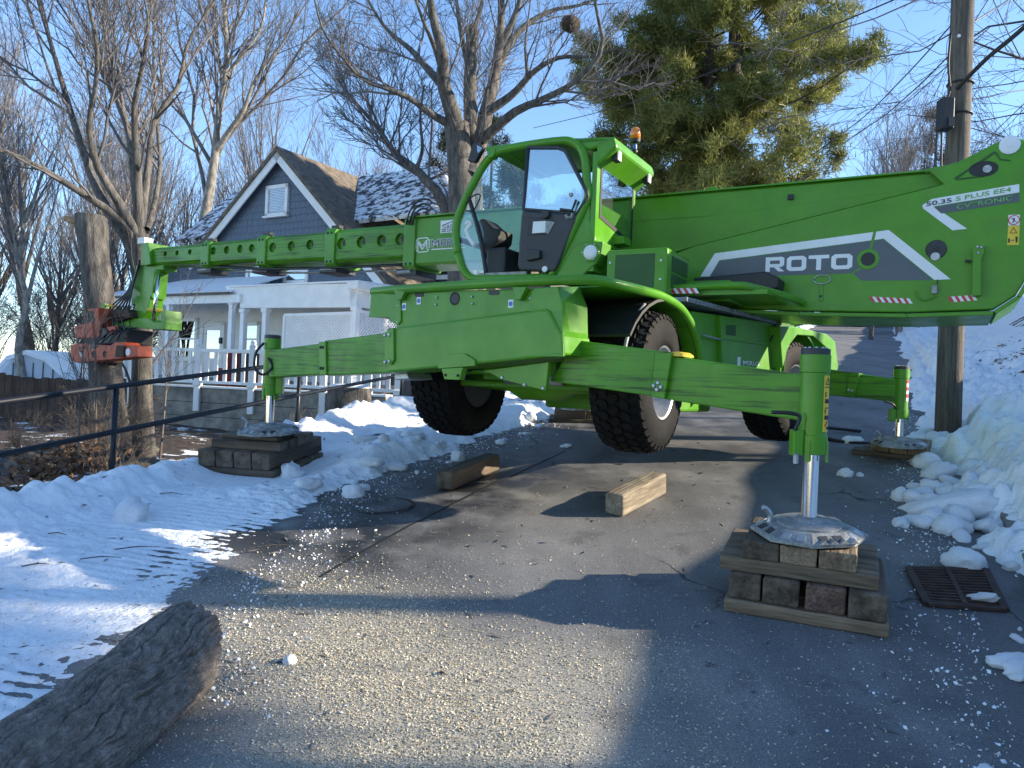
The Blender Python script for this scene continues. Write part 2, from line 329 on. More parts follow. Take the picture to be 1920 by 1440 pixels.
# ------------------------------------------------------------------ terrain
def base(p, q): return .1149 * np.minimum(p, 105 + .2 * (p - 105)) - .0218 * q
WALLP = [(-20., 22.5), (-9.75, 21.0), (-4.75, 19.2), (-2.9, 18.2)]     # line of the concrete wall under the white railing
def wall_y(X): return np.interp(X, [a for a, b in WALLP], [b for a, b in WALLP])
def gedge(p): return -6.38 - .62 * sst(3.5, 10, p)      # where the roadside drops into the gully
def terr(X, Y):
    p, q = pq(X, Y); b = base(p, q)
    d = q - 1.0
    hill = np.where(d > 0, .10 * sst(0, .15, d) + .34 * np.clip(d, 0, 1) + .65 * np.clip(d - 1, 0, 2.5) + .30 * np.clip(d - 3.5, 0, 12) + .05 * np.clip(d - 15.5, 0, 60), 0)
    hill = hill + np.where(d > 0, (fbm(X * .35, Y * .35, 3) - .5) * .36 * sst(.3, 3, d), 0)
    yard = sst(.15, .6, Y - wall_y(X))
    low = (.10 + .03 * (Y - 10)) * (1 - yard) + yard * (1.25 + .012 * np.clip(Y - 20, 0, 200)) + (fbm(X * .5, Y * .5, 9) - .5) * .35 * (1 - yard)
    wdt = .9 + 1.6 * np.maximum(0, b - low - .8)
    ge = gedge(p); t = sst(0, 1, (ge - q) / wdt)
    mid = np.where((q < 1.0) & (q > ge), b - .06, b + hill)
    return np.where(q <= ge, b * (1 - t) + low * t - .06, mid)
def axis(*seg):
    r = []
    for a, b, s in seg: r += list(np.arange(a, b, s))
    return np.array(r + [seg[-1][1]])
pa = axis((-25, 0, 1.5), (0, 30, .3), (30, 60, .8), (60, 260, 5)); qa = axis((-160, -40, 6), (-40, -16, .7), (-16, -6.5, .2), (-6.5, .3, 1.2), (.3, 8, .25), (8, 26, .8), (26, 120, 6))
P_, Q_ = np.meshgrid(pa, qa, indexing='ij'); X_, Y_ = xy(P_, Q_); Z_ = terr(X_, Y_)
g = gridmesh('ground', X_, Y_, Z_, GROUND); tag(g, kind='structure')
sn = np.where(Q_ > .3, .62 + .0 * Q_, np.where(Y_ > wall_y(X_) + .2, .60, .395))
sn = np.where((Q_ > 1.8) & (Q_ < 7) & (P_ < 26), .40 + .16 * fbm(X_ * .6, Y_ * .6, 4), sn)
sn = np.where((Q_ < -7) & (P_ < 30) & (Q_ > -8.2), .43, sn)
av = g.data.attributes.new('snow', 'FLOAT', 'POINT'); av.data.foreach_set('value', sn.ravel().astype(np.float32))
# road: one asphalt sheet
pa = axis((-8, 0, .5), (0, 14, .1), (14, 30, .4), (30, 112, 2), (112, 170, 6)); qa = axis((-6.1, 1.0, .1),)
P_, Q_ = np.meshgrid(pa, qa, indexing='ij'); X_, Y_ = xy(P_, Q_); Z_ = base(P_, Q_) + (fbm(X_ * .8, Y_ * .8, 2) - .5) * .012
road = gridmesh('road', X_, Y_, Z_, ASPH); tag(road, kind='structure')
wet = sst(-2.2, -3.6, Q_) * sst(3.2, 4.5, P_) * sst(13, 9, P_) + .8 * sst(-.6, .3, Q_) * sst(9, 3, P_) * .6 + .7 * np.exp(-((P_ - 12) ** 2 / 30 + (Q_ + 2) ** 2 / 3))
wet = np.clip(wet, 0, 1); av = road.data.attributes.new('wet', 'FLOAT', 'POINT'); av.data.foreach_set('value', wet.ravel().astype(np.float32))
def dust(X, Y):
    d = 0
    for cx, cy, sx, sy, a in ((-.35, 3.55, .75, .42, 1.0), (-.9, 4.05, .8, .42, .75), (.1, 3.1, .8, .4, .8), (-.5, 2.7, .9, .4, .65), (-1.2, 4.6, .8, .4, .5), (.55, 3.75, .5, .35, .45)):
        d = d + a * np.exp(-((X - cx) / sx) ** 2 - ((Y - cy) / sy) ** 2)
    return d
dv = np.clip(dust(X_, Y_) * (.2 + 1.9 * fbm(X_ * 1.6, Y_ * 1.6, 31)) - .12, 0, 1.2)
av = road.data.attributes.new('dust', 'FLOAT', 'POINT'); av.data.foreach_set('value', dv.ravel().astype(np.float32))
# ------------------------------------------------------------------ snow banks
def lumps(X, Y, s, sd_): return np.clip(1 - cells(X * s, Y * s, sd_) * 1.5, 0, 1)
def qedge(p, X, Y): return -4.80 + .95 * sst(6.2, 3.8, p) + 1.0 * sst(4.0, 2.3, p) + (fbm(X * 1.1, Y * 1.1, 5) - .5) * .7 + (fbm(X * 7, Y * 7, 6) - .5) * .25
def left_snow(P, Q):
    X, Y = xy(P, Q)
    ge = gedge(P); rid = np.exp(-((Q - ge - .32 + .08 * np.sin(P * .9)) / .27) ** 2) * (.04 + .20 * fbm(X * 1.4, Y * 1.4, 21) + .10 * lumps(X, Y, 4, 2))
    e = qedge(P, X, Y)
    win = np.exp(-((Q - (-5.0 + .1 * np.sin(P * 1.3))) / .36) ** 2) * (.05 + .15 * fbm(X * 1.3, Y * 1.3, 22)) * sst(4.6, 7.0, P)
    film = .030 + .05 * (fbm(X * 2.5, Y * 2.5, 23) - .42)
    walk = sst(-6.15, -5.95, Q) * sst(-5.35, -5.6, Q) * sst(5.5, 8, P)
    film = film * (1 - .75 * walk) - .012 * walk
    rough = .040 * lumps(X, Y, 3.2, 3) * sst(.45, .65, fbm(X * 1.3, Y * 1.3, 7)) + .032 * lumps(X, Y, 6.5, 4) * sst(.35, .6, fbm(X * 2, Y * 2, 8)) + .026 * lumps(X, Y, 13, 5) + .014 * lumps(X, Y, 24, 6) + .02 * (fbm(X * 9, Y * 9, 24) - .5)
    h = rid + win + film + rough * (1 - .8 * walk)
    # ribbed tyre tracks in the thin snow nearest the camera
    tr = sst(5.5, 4.3, P); a = .25 + .25 * fbm(X * .6, Y * .6, 77)
    u = X * math.sin(.27) + Y * math.cos(.27) + .02 * np.sin(X * 3) + .10 * fbm(X * 1.5, Y * 1.5, 78) + .02 * fbm(X * 9, Y * 9, 83)
    rib = np.sin(u * 2 * math.pi / .085); cov = tr * sst(-2.2, -.7, Q - e)
    h = h * (1 - .9 * cov) + cov * (.009 * rib * sst(.30, .55, fbm(X * 1.2, Y * 1.2, 79)) * (.3 + 1.2 * fbm(X * 11, Y * 11, 84)) + .03 * (fbm(X * 3, Y * 3, 81) - .5) + .012 * (fbm(X * 34, Y * 34, 82) - .5) + .003 - .014 * sst(-.9, .3, Q - e))
    h = h - .16 * sst(-.05, .55, Q - e + 0.06 * (1 - fbm(X * 18, Y * 18, 30)) * 2) - .02 * tr * sst(-.9, 0., Q - e) * fbm(X * 30, Y * 30, 41)
    cm = np.exp(-((X + 2.45) / .8) ** 4 - ((Y - 7.75) / .75) ** 4); h = h * (1 - cm) + .003 * cm
    return h - .75 * sst(ge + .12 + .2 * (fbm(X * 2, Y * 2, 99) - .5), ge - .45, Q)
def snowgrid(name, pa, qa, fn, label=None):
    P, Q = np.meshgrid(pa, qa, indexing='ij'); X, Y = xy(P, Q); H = fn(P, Q); Z = base(P, Q) + H
    low = (H < -.25).ravel()
    o = gridmesh(name, X, Y, Z, SNOWM, None, lambda f: ~low[f].all(1)); return tag(o, kind='structure')
snowgrid('snow_bank_left', axis((1.2, 6.2, .019), (6.2, 11, .032), (11, 24, .08), (24, 100, .8)), axis((-7.6, -4.6, .032), (-4.6, -1.6, .021)), left_snow)
def right_snow(P, Q):
    X, Y = xy(P, Q)
    e = .62 + .35 * sst(8, 5, P) + (fbm(X * .9, Y * .9, 50) - .5) * .9 + (fbm(X * 5, Y * 5, 51) - .5) * .35
    d = Q - e
    T = terr(X, Y) - base(P, Q)
    h = T + .02 + .17 * np.exp(-((d - .65) / .6) ** 2) * (.4 + .9 * fbm(X * 1.1, Y * 1.1, 52)) + (.20 * lumps(X, Y, 2.4, 60) * sst(.35, .6, fbm(X, Y, 64)) + .11 * lumps(X, Y, 5, 61) + .055 * lumps(X, Y, 10, 62) + .025 * lumps(X, Y, 21, 65)) * sst(2.8, .9, d) + .02 * (fbm(X * 6, Y * 6, 63) - .3)
    h = np.maximum(h, .05 * sst(0, .3, d) + h * .0 + np.where(d > 0, T, -9))
    return np.where(d < .25, h * sst(-.12, .25, d) - .25 * sst(.12, -.3, d), h) - .06 * sst(2.6, 3.4, Q)
snowgrid('snow_bank_right', axis((2.5, 14, .04), (14, 30, .1), (30, 110, .5)), axis((0, 3.4, .04),), right_snow)
# concrete kerb on the right, half buried
kb = MB()
for k in range(12):
    p0 = 2 + k * 1.5; a = xy(p0, .98); b_ = xy(p0 + 1.49, .98)
    kb.bar((*a, base(p0, .98) + .03), (*b_, base(p0 + 1.49, .98) + .03), .16, .15)
tag(kb.build('kerb', CONC, None, bevel=.015), kind='structure')
# ------------------------------------------------------------------ the crane (rotating telehandler on outriggers)
TR = thing('rotating_telehandler', 'huge lime green telescopic crane on outriggers with its wheels lifted off the road', 'crane', mw(0, 0, 1.29))
def SP(pts, n1, n0, name, m, par=TR, bevel=.006, fn=spx, ax=BN):
    a = [fn(x, y, n1) for x, y in pts]; return MB().prism(a, [p + ax * (n0 - n1) for p in a]).build(name, m, par, bevel=bevel)
def FP(pts, b1, b0, name, m, par=TR, bevel=.006): return SP(pts, b1, b0, name, m, par, bevel, fpx, MBk)
def LP(pts, l1, l0, name, m, par=TR, bevel=.006): return SP(pts, l1, l0, name, m, par, bevel, lpx, ML)
def bolt(p, ax, r, par, m=STEEL, h=.012): return MB().lathe(V(p), ax, [(-.01, r), (h * .6, r), (h, r * .6)], 8).build('bolt', m, par)
def cut(o, cutters):
    """carve holes out of a mesh for good"""
    for c in cutters:
        co = c.build('c', None); md = o.modifiers.new('b', 'BOOLEAN'); md.object = co; md.operation = 'DIFFERENCE'; md.solver = 'EXACT'
        dg = bpy.context.evaluated_depsgraph_get(); dg.update(); me = bpy.data.meshes.new_from_object(o.evaluated_get(dg))
        o.modifiers.clear(); o.data = me; bpy.data.objects.remove(co)
# --- chassis
ch = MB()
ch.box(mw(0, .2, 2.0), ML * .40, MBk * 2.2, UZ * .16); ch.box(mw(0, 0, 2.25), ML * .9, MBk * 1.25, UZ * .14)
ch.box(mw(0, -2.35, 2.12), ML * .8, MBk * .25, UZ * .12); ch.box(mw(0, 2.2, 2.05), ML * .9, MBk * .35, UZ * .22)
ch.build('chassis', GREEN, TR, bevel=.02)
tt = MB().lathe(mw(0, 0, 2.36), UZ, [(0, .72), (.16, .72), (.17, .62), (.32, .62)], 40).build('slewing_ring', BLACK, TR)
sk = MB(); sk.box(mw(0, 0, 1.70), ML * .5, MBk * .9, UZ * .11)
sk.build('underbody', GREEN, TR, bevel=.03)
for s in (-1, 1):   # axles with hubs and steering rods
    ax = MB().tube([mw(-.78, s * 1.637, 1.868), mw(-.35, s * 1.637, 1.868), mw(-.2, s * 1.637, 1.868), mw(.2, s * 1.637, 1.868), mw(.35, s * 1.637, 1.868), mw(.78, s * 1.637, 1.868)], [.11, .13, .2, .2, .13, .11], 16).build('axle', GREEN, TR, True)
    MB().tube([mw(-.75, s * 1.637 - .28, 1.80), mw(.75, s * 1.637 - .28, 1.80)], .028, 8).build('steering_rod', GREEN, ax)
    MB().tube([mw(-.15, s * 1.637 - .32, 1.86), mw(.45, s * 1.637 - .32, 1.86)], .055, 12).build('steering_cylinder', STEEL, ax, True)
# --- wheels
def wheel(l, b, steer, side):
    c = mw(l, b, 1.868); ca, sa = math.cos(steer), math.sin(steer)
    ax = (ML * ca + MBk * sa).normalized() * side      # outward axis
    R = .565; W = .215
    prof = [(-W, .30), (-W - .008, .36), (-W - .016, .43), (-W + .002, .51), (-W + .03, .548), (-.1, R), (.1, R), (W - .03, .548), (W - .002, .51), (W + .016, .43), (W + .008, .36), (W, .30), (W - .1, .295), (-W + .1, .295)]
    ty = MB(); n = 56; a = UZ; e = ax.cross(a)
    for al, r in prof:
        for k in range(n):
            t = 2 * math.pi * k / n; ty.v.append(tuple(c + ax * al + (a * math.cos(t) + e * math.sin(t)) * r))
    m = len(prof)
    for i in range(m):
        for k in range(n): ty.f.append((i * n + k, i * n + (k + 1) % n, ((i + 1) % m) * n + (k + 1) % n, ((i + 1) % m) * n + k))
    tyre = ty.build('tyre', RUBBER, TR, True)
    td = MB(); nb = 38     # six-sided tread blocks in staggered rows
    for row, (y0, hw, hl, r0) in enumerate(((-.172, .040, .036, .552), (-.086, .040, .041, .564), (0, .040, .041, .566), (.086, .040, .041, .564), (.172, .040, .036, .552))):
        for k in range(nb):
            t0 = 2 * math.pi * (k + .5 * (row % 2)) / nb; rot = .3 if row % 2 else -.25
            hexa = [(-hl, 0), (-hl * .5, hw), (hl * .55, hw), (hl, 0), (hl * .5, -hw), (-hl * .55, -hw)]
            lo, hi = [], []
            for u, w in hexa:
                uu = u + w * rot; yy = y0 + w
                drop = .55 * max(0, abs(yy) - .14) ** 1.3 * 2
                for lst, rr, sc in ((lo, r0 - .02 - drop, 1.), (hi, r0 + .019 - drop, .9)):
                    t = t0 + uu * sc / .565; lst.append(c + ax * (y0 + w * sc) + (a * math.cos(t) + e * math.sin(t)) * rr)
            td.prism(hi, lo)
    for k in range(nb):     # shoulder lugs down the sidewall
        t0 = 2 * math.pi * (k + .5) / nb
        for sg in (-1, 1):
            q = []
            for rr, yy in ((.552, sg * .205), (.515, sg * .221)):
                for dt in (-.05, .05): q.append(c + ax * yy + (a * math.cos(t0 + dt) + e * math.sin(t0 + dt)) * rr)
            td.prism([q[0], q[1], q[3], q[2]], [p - ax * sg * .025 for p in (q[0], q[1], q[3], q[2])])
    tag(td.build('tread', RUBBER, tyre), kind='stuff')
    rim = MB().lathe(c, ax, [(-.2, .30), (-.19, .27), (-.05, .26), (.0, .27), (.16, .275), (.2, .302), (.215, .303), (.205, .285), (.12, .262), (.03, .235), (.01, .16), (.05, .15), (.06, .11), (.11, .10), (.115, .03)], 40).build('rim', STEEL if side > 0 else DARK, tyre, True, auto=30)
    for k in range(10):
        t = 2 * math.pi * k / 10; MB().lathe(c + (a * math.cos(t) + e * math.sin(t)) * .195 + ax * .01, ax, [(0, .014), (.03, .014)], 6).build('wheel_nut', STEEL, tyre)
    return tyre
ST = .16
for l in (.985, -.985):
    for b, s in ((-1.637, ST), (1.637, -.06)): wheel(l, b, s, 1 if l > 0 else -1)
# --- front beam casing
c6 = lambda x, y: (680 + x / 4, 500 + y / 4)
casing = FP([c6(175, 465), c6(1370, 318), c6(1395, 330), c6(1500, 520), c6(1508, 662), c6(850, 730), c6(180, 795)], -2.78, -2.42, 'front_beam_casing', GREEN, bevel=.018)
FP([c6(60, 205), c6(280, 190), c6(1100, 168), c6(1290, 165), c6(1450, 150), c6(1495, 265), c6(1500, 540), c6(1370, 325), c6(255, 470), c6(250, 430), c6(205, 410), c6(190, 380), c6(45, 375)], -2.74, -2.40, 'front_panel', GREEN, bevel=.01)
FP([c6(75, 205), c6(275, 192), c6(285, 300), c6(285, 410), c6(262, 435), c6(225, 420), c6(195, 382), c6(45, 378)], -2.755, -2.735, 'corner_plate', GREEN, bevel=.004)
FP([c6(1283, 165), c6(1460, 150), c6(1493, 262), c6(1500, 515), c6(1385, 322), c6(1283, 325)], -2.755, -2.735, 'corner_plate', GREEN, bevel=.004)
FP([c6(562, 765), c6(570, 725), c6(640, 655), c6(765, 652), c6(840, 700), c6(840, 745)], -2.80, -2.77, 'wear_plate', GREEN, bevel=.004)
tab = FP([c6(590, 765), c6(752, 755), c6(725, 850), c6(612, 845)], -2.80, -2.74, 'towing_lug', GREEN, bevel=.004)
for q in ((622, 812), (714, 816)): bolt(fpx(*c6(*q), -2.80), -MBk, .012, tab, BLACK)
FP([c6(750, 800), c6(1395, 715), c6(1370, 930), c6(1040, 845), c6(960, 800), c6(850, 780)], -2.66, -2.62, 'skid_plate', GREEN, bevel=.004)
for q in ((1048, 832), (1215, 885), (1355, 912)): bolt(fpx(*c6(*q), -2.66), -MBk, .014, TR)
# sunlit end of the casing: real box end that turns the corner
e0 = [fpx(*c6(1495, 262), -2.75), fpx(*c6(1508, 676), -2.78)]
e1 = [fpx(*c6(1640, 150), -2.42), fpx(*c6(1652, 562), -2.42)]
top0 = fpx(*c6(1452, 150), -2.75)
MB().add([e0[0], e0[1], e1[1], e1[0], top0, e0[0] - ML * .3, e0[1] - ML * .3, e1[1] - ML * .3, e1[0] - ML * .3, top0 - ML * .2], [(0, 1, 2, 3), (0, 3, 4), (5, 6, 7, 8), (0, 5, 6, 1), (1, 6, 7, 2), (2, 7, 8, 3), (3, 8, 9, 4), (0, 4, 9, 5)]).build('end_plate', GREEN, TR, bevel=.004)
for q in ((390, 195, 65, 30), (944, 180, 78, 30)):
    x, y, w, h = q; FP([c6(x, y), c6(x + w, y - 5), c6(x + w, y + h - 5), c6(x + w - 8, y + h), c6(x + 8, y + h + 2), c6(x, y + h - 6)], -2.744, -2.70, 'lifting_slot', BLACK, bevel=0)
p = fpx(*c6(690, 240), -2.742); MB().lathe(p, -MBk, [(0, .052), (.004, .052), (.005, .046), (.001, .040)], 28).build('reverse_camera', BLACK, TR)
for q in ((310, 300), (421, 256), (1111, 278)):
    p = fpx(*c6(*q), -2.742); st = MB().box(p, ML * .024, UZ * .03, MBk * .0015).build('sticker', WHITE, TR); MB().lathe(p - MBk * .001, -MBk, [(0, .019), (.002, .019)], 18).build('sticker_sign', BLUE, st)
for q in ((558, 232), (550, 284), (822, 226), (826, 278), (1258, 238), (1460, 465), (268, 292), (264, 414)): bolt(fpx(*c6(*q), -2.744), -MBk, .009, TR)
# guard tube above the casing and round the wheel
def arc(pts, k=5):       # Catmull-Rom through the points
    pts = [V(p) for p in pts]; r = []
    for i in range(len(pts) - 1):
        a = pts[max(i - 1, 0)]; b = pts[i]; c = pts[i + 1]; d = pts[min(i + 2, len(pts) - 1)]
        for j in range(k):
            t = j / k; r.append(.5 * ((2 * b) + (c - a) * t + (2 * a - 5 * b + 4 * c - d) * t * t + (3 * b - a - 3 * c + d) * t ** 3))
    return r + [pts[-1]]
MB().tube(arc([fpx(700, 547, -2.70), fpx(760, 542, -2.76), fpx(900, 533, -2.76), fpx(1010, 527, -2.74), mw(1.1, -2.58, 2.575), mw(1.2, -2.35, 2.56), mw(1.22, -2.0, 2.555), mw(1.22, -1.72, 2.545), mw(1.22, -1.42, 2.49), mw(1.22, -1.2, 2.37), mw(1.22, -1.06, 2.22), mw(1.22, -.98, 2.05), mw(1.22, -.97, 1.9)], 6), .038, 14).build('guard_tube', GREEN, TR, True)
for x in (225, 1120):
    a = c6(x, 150); FP([a, c6(x + 110, 150), c6(x + 60, 250), c6(x + 30, 250)], -2.79, -2.745, 'tube_bracket', GREEN)
# fenders
for s, lo, hi in ((-1, -1, 1), (1, -1, 1)):
    fd = MB(); cc = 1.637 * s; prof = []
    for k in range(13):
        t = math.radians(150 - 10.5 * k) if s < 0 else math.radians(170 - 12.6 * k)
        prof.append((cc - math.cos(math.pi - t) * .70 if 0 else cc + .70 * math.cos(t), 1.86 + .66 * math.sin(t)))
    for (b0, z0), (b1, z1) in zip(prof[:-1], prof[1:]):
        q = [mw(.62, b0, z0), mw(1.24, b0, z0), mw(1.24, b1, z1), mw(.62, b1, z1)]
        fd.prism(q, [x + UZ * .02 + MBk * (.012 if b0 > cc else -.012) for x in q])
    fo = fd.build('fender', BLACK if s < 0 else GREEN, TR)
    if s < 0:
        MB().tube(arc([mw(1.2, -2.28, 2.0), mw(1.2, -2.22, 2.2), mw(1.2, -2.1, 2.36), mw(1.2, -1.98, 2.46)], 4), .014, 8).build('fender_trim', ALU, fo, True)
fs_ = MB(); pr_ = [(-2.45, 2.555), (-2.0, 2.55), (-1.72, 2.535), (-1.42, 2.475), (-1.2, 2.355), (-1.06, 2.2), (-.98, 2.03), (-.97, 1.9)]
for (b0, z0), (b1, z1) in zip(pr_[:-1], pr_[1:]):
    q = [mw(.5, b0, z0), mw(1.2, b0, z0), mw(1.2, b1, z1), mw(.5, b1, z1)]; nn_ = (q[1] - q[0]).cross(q[3] - q[0]).normalized(); fs_.prism(q, [x - nn_ * .012 for x in q])
fs_.build('mudguard', GREEN, TR)
MB().box(mw(.6, -1.64, 2.32), ML * .03, MBk * .8, UZ * .28).build('inner_wheel_arch', BLACK, TR)
LP([(1462, 612), (1490, 612), (1550, 626), (1566, 640), (1572, 690), (1563, 715), (1556, 690), (1548, 650), (1525, 630), (1495, 628), (1478, 650), (1468, 690)], 1.28, 1.0, 'fender_side', GREEN, bevel=.01)
# engine cover on the near side
c7 = lambda x, y: (1080 + x / 4, 520 + y / 4)
LP([c7(870, 255), c7(1500, 340), c7(1490, 720), c7(880, 640)], 1.12, .7, 'side_body', GREEN)
door = LP([c7(1085, 285), c7(1480, 345), c7(1468, 700), c7(1098, 660)], 1.17, 1.1, 'engine_door', GREEN, bevel=.008)
LP([c7(1130, 355), c7(1202, 362), c7(1200, 440), c7(1128, 432)], 1.175, 1.16, 'door_vent', DGREEN, door)
LP([c7(1090, 455), c7(1450, 505), c7(1450, 513), c7(1090, 463)], 1.185, 1.16, 'door_rail', GREEN, door, .002)
MB().tube([lpx(*c7(1455, 480), 1.2), lpx(*c7(1475, 440), 1.21), lpx(*c7(1490, 430), 1.2)], .008, 6).build('door_handle', BLACK, door)
text_on('brand_lettering', 'MERLO', lambda x, y: lpx(x, y, 1.172), c7(1252, 656), c7(1372, 668), c7(1252, 622), WHITE, door, ML * .002, .02)
MB().box(lpx(*c7(1222, 632), 1.172), MBk * .035, UZ * .045, ML * .002).build('brand_badge', WHITE, door)
tp = MB(); a0 = lpx(*c7(800, 165), 1.16); 
plate = MB().box((mw(1.0, -1.25, 2.585) + mw(1.0, .9, 2.585)) / 2, MBk * 1.08, ML * .2, UZ * .02).build('tread_plate', ALU, TR, bevel=.004)
stud = MB()
for i in range(58):
    for j in range(6):
        c = mw(.83 + .062 * j, -1.22 + .037 * i, 2.606); a = (MBk + ML * (1 if (i + j) % 2 else -1)).normalized(); stud.box(c, a * .014, a.cross(UZ) * .004, UZ * .003)
for i in range(58): stud.box(mw(1.203, -1.22 + .037 * i, 2.585), (MBk + UZ * (1 if i % 2 else -1)).normalized() * .013, (MBk - UZ * (1 if i % 2 else -1)).normalized() * .004, ML * .003)
tag(stud.build('tread_pattern', ALU, plate), kind='stuff')
grl = LP([c7(1500, 310), c7(1640, 350), c7(1650, 380), c7(1560, 560), c7(1550, 700), c7(1495, 690)], 1.19, 1.1, 'radiator_grille', DGREEN, bevel=.004)
gm = MB(); pts = [c7(1500, 310), c7(1640, 345), c7(1655, 372), c7(1562, 560), c7(1552, 705)]
gm.tube([lpx(*q, 1.2) for q in pts], .016, 8).build('grille_frame', GREEN, grl, True)
gs = MB()
for k in range(22):
    y = 335 + k * 16; x1 = 1640 - max(0, y - 380) * .42; gs.tube([lpx(*c7(1505, y + 10), 1.196), lpx(*c7(max(1520, x1), y - 10), 1.196)], .003, 4)
tag(gs.build('grille_wire', GREEN, grl), kind='stuff')
MB().bar(mw(.95, -.9, 2.34), mw(.95, -.65, 2.34), .05, .42).build('service_panel', DGREEN, TR)
MB().tube([lpx(1318, 628, 1.18), lpx(1352, 637, 1.18)], .010, 6).build('latch_rod', STEEL, TR)
MB().tube([mw(.95, -.55, 1.74), mw(1.1, .2, 1.74), mw(1.05, 1.0, 1.8)], .05, 10).build('side_step', GREEN, TR, True)
# --- outrigger beams
def beam(name, px4, f0, dep, m=GREEN2, fnp=fpx):
    """px4: upper-left, upper-right, lower-right, lower-left corners of the front face"""
    return FP(px4, f0, f0 + dep, name, m, bevel=.01)
c2 = lambda x, y: (340 + x / 4, 600 + y / 4)
lf0 = beam('outrigger_beam', [c2(1070, 155), c2(1545, 95), c2(1560, 395), c2(1075, 415)], -2.72, .20)
beam('beam_extension', [c2(650, 225), c2(1090, 170), c2(1090, 405), c2(655, 430)], -2.70, .17)
cl = FP([c2(1030, 165), c2(1080, 160), c2(1085, 410), c2(1035, 415)], -2.74, -2.50, 'beam_collar', GREEN)
for q in ((1045, 205), (1062, 205), (1045, 362), (1062, 362)): bolt(fpx(*c2(*q), -2.74), -MBk, .014, cl, BLACK)
cl = FP([c2(1522, 92), c2(1590, 60), c2(1592, 300), c2(1570, 335), c2(1525, 330)], -2.80, -2.76, 'beam_collar', GREEN, bevel=.004)
for q in ((1528, 115), (1560, 110), (1530, 315), (1562, 310)): bolt(fpx(*c2(*q), -2.80), -MBk, .016, cl)
FP([c2(1300, 385), c2(1535, 380), c2(1535, 395), c2(1300, 400)], -2.7, -2.5, 'slide_strip', HWHITE, bevel=0)
FP([c2(1595, 410), c2(1690, 395), c2(1705, 440), c2(1600, 450)], -2.6, -2.3, 'slide_block', STEEL)
rb = beam('outrigger_beam', [c7(0, 470), c7(600, 548), c7(565, 890), c7(-200, 780)], -2.55, .20)
beam('beam_extension', [c7(640, 580), c7(1720, 735), c7(1690, 1078), c7(655, 912)], -2.60, .18)
cl = FP([c7(595, 545), c7(720, 562), c7(662, 912), c7(560, 895)], -2.64, -2.32, 'beam_collar', GREEN2)
for q in ((584, 812), (638, 822), (616, 792), (608, 842)): bolt(fpx(*c7(*q), -2.64), -MBk, .015, cl)
FP([c7(700, 560), c7(770, 556), c7(800, 578), c7(800, 596), c7(705, 590)], -2.62, -2.45, 'wear_pad', YEL, bevel=.004)
c8 = lambda x, y: (1320 + x / 4, 640 + y / 4)
beam('outrigger_beam', [c8(940, 208), c8(1180, 245), c8(1130, 425), c8(860, 395)], 2.17, .2)
beam('beam_extension', [c8(1140, 240), c8(1440, 282), c8(1430, 455), c8(1130, 420)], 2.19, .17)
cl = FP([c8(1090, 228), c8(1165, 238), c8(1130, 422), c8(1060, 410)], 2.14, 2.38, 'beam_collar', GREEN2)
for q in ((1085, 365), (1110, 370)): bolt(fpx(*c8(*q), 2.14), -MBk, .015, cl)
MB().bar(mw(-.4, 2.25, 2.06), mw(-2.1, 2.25, 1.93), .17, .26).build('outrigger_beam', GREEN2, TR, bevel=.01)
# --- jacks
def jack(l, b, ztop, zhb, zbot, R=.081, near=True):
    c = mw(l, b, 0)
    h = MB().lathe(c, UZ, [(zhb, .070), (zhb + .005, R + .003), (zhb + .11, R + .003), (zhb + .115, R - .002), (ztop - .14, R - .002), (ztop - .135, R + .005), (ztop - .035, R + .005), (ztop - .03, R - .004)], 36).build('jack_housing', GREEN, TR, True, auto=30)
    cap = MB().lathe(c, UZ, [(ztop - .034, R + .001), (ztop, R + .001), (ztop + .004, R - .008)], 28).build('jack_cap', DARK, h, auto=30)
    for k in range(10):
        t = k * .628; bolt(c + V((math.cos(t), math.sin(t), 0)) * (R - .02) + UZ * ztop, UZ, .009, h)
    MB().lathe(c, UZ, [(zbot, .043), (zhb + .02, .043)], 28).build('jack_rod', CHROME, h, True, auto=30)
    for k in (0, 1, 2, 3):
        d = (V((math.cos(k * 1.57 - 2.2), math.sin(k * 1.57 - 2.2), 0))); MB().box(c + d * (R + .003) + UZ * (zhb + .02), d * .006, d.cross(UZ) * .012, UZ * .06).build('rod_guide', GREEN, h)
    return h
jr = jack(2.694, -2.627, 2.078, 1.464, 1.08); jl = jack(-2.694, -2.627, 2.203, 1.588, 1.29); jb = jack(2.152, 2.258, 2.19, 1.60, 1.385); jk = jack(-2.152, 2.258, 2.19, 1.75, 1.52)
# yellow instruction plate wrapped on the near jack
lab = MB(); c = mw(2.694, -2.627, 0); a0 = math.atan2(-.82, .30)
def wrap(z0, z1, t0, t1, r, n=6):
    m_ = MB(); vs = []; 
    for i in range(n + 1):
        t = t0 + (t1 - t0) * i / n
        for z in (z0, z1):
            for rr in (r, r + .002): vs.append(c + V((math.cos(t), math.sin(t), 0)) * rr + UZ * z)
    fs = []
    for i in range(n):
        k = 4 * i; fs += [(k + 1, k + 5, k + 7, k + 3), (k, k + 2, k + 6, k + 4), (k, k + 4, k + 5, k + 1), (k + 2, k + 3, k + 7, k + 6)]
    return m_.add(vs, fs)
RJ = .0795
lo = wrap(1.60, 1.925, a0 - .02, a0 + .74, RJ).build('warning_label', YEL, jr)
tri = MB()
for k, (za, zb, ta, tb) in enumerate(((1.872, 1.877, .12, .62), (1.872, 1.915, .36, .385), (1.855, 1.86, .05, .68), (1.80, 1.83, .12, .20), (1.765, 1.79, .10, .62), (1.735, 1.74, .12, .6), (1.705, 1.73, .12, .20), (1.67, 1.695, .10, .62), (1.615, 1.63, .35, .62))):
    w = wrap(za, zb, a0 + ta, a0 + tb, RJ + .002, 3); tri.add(w.v, w.f)
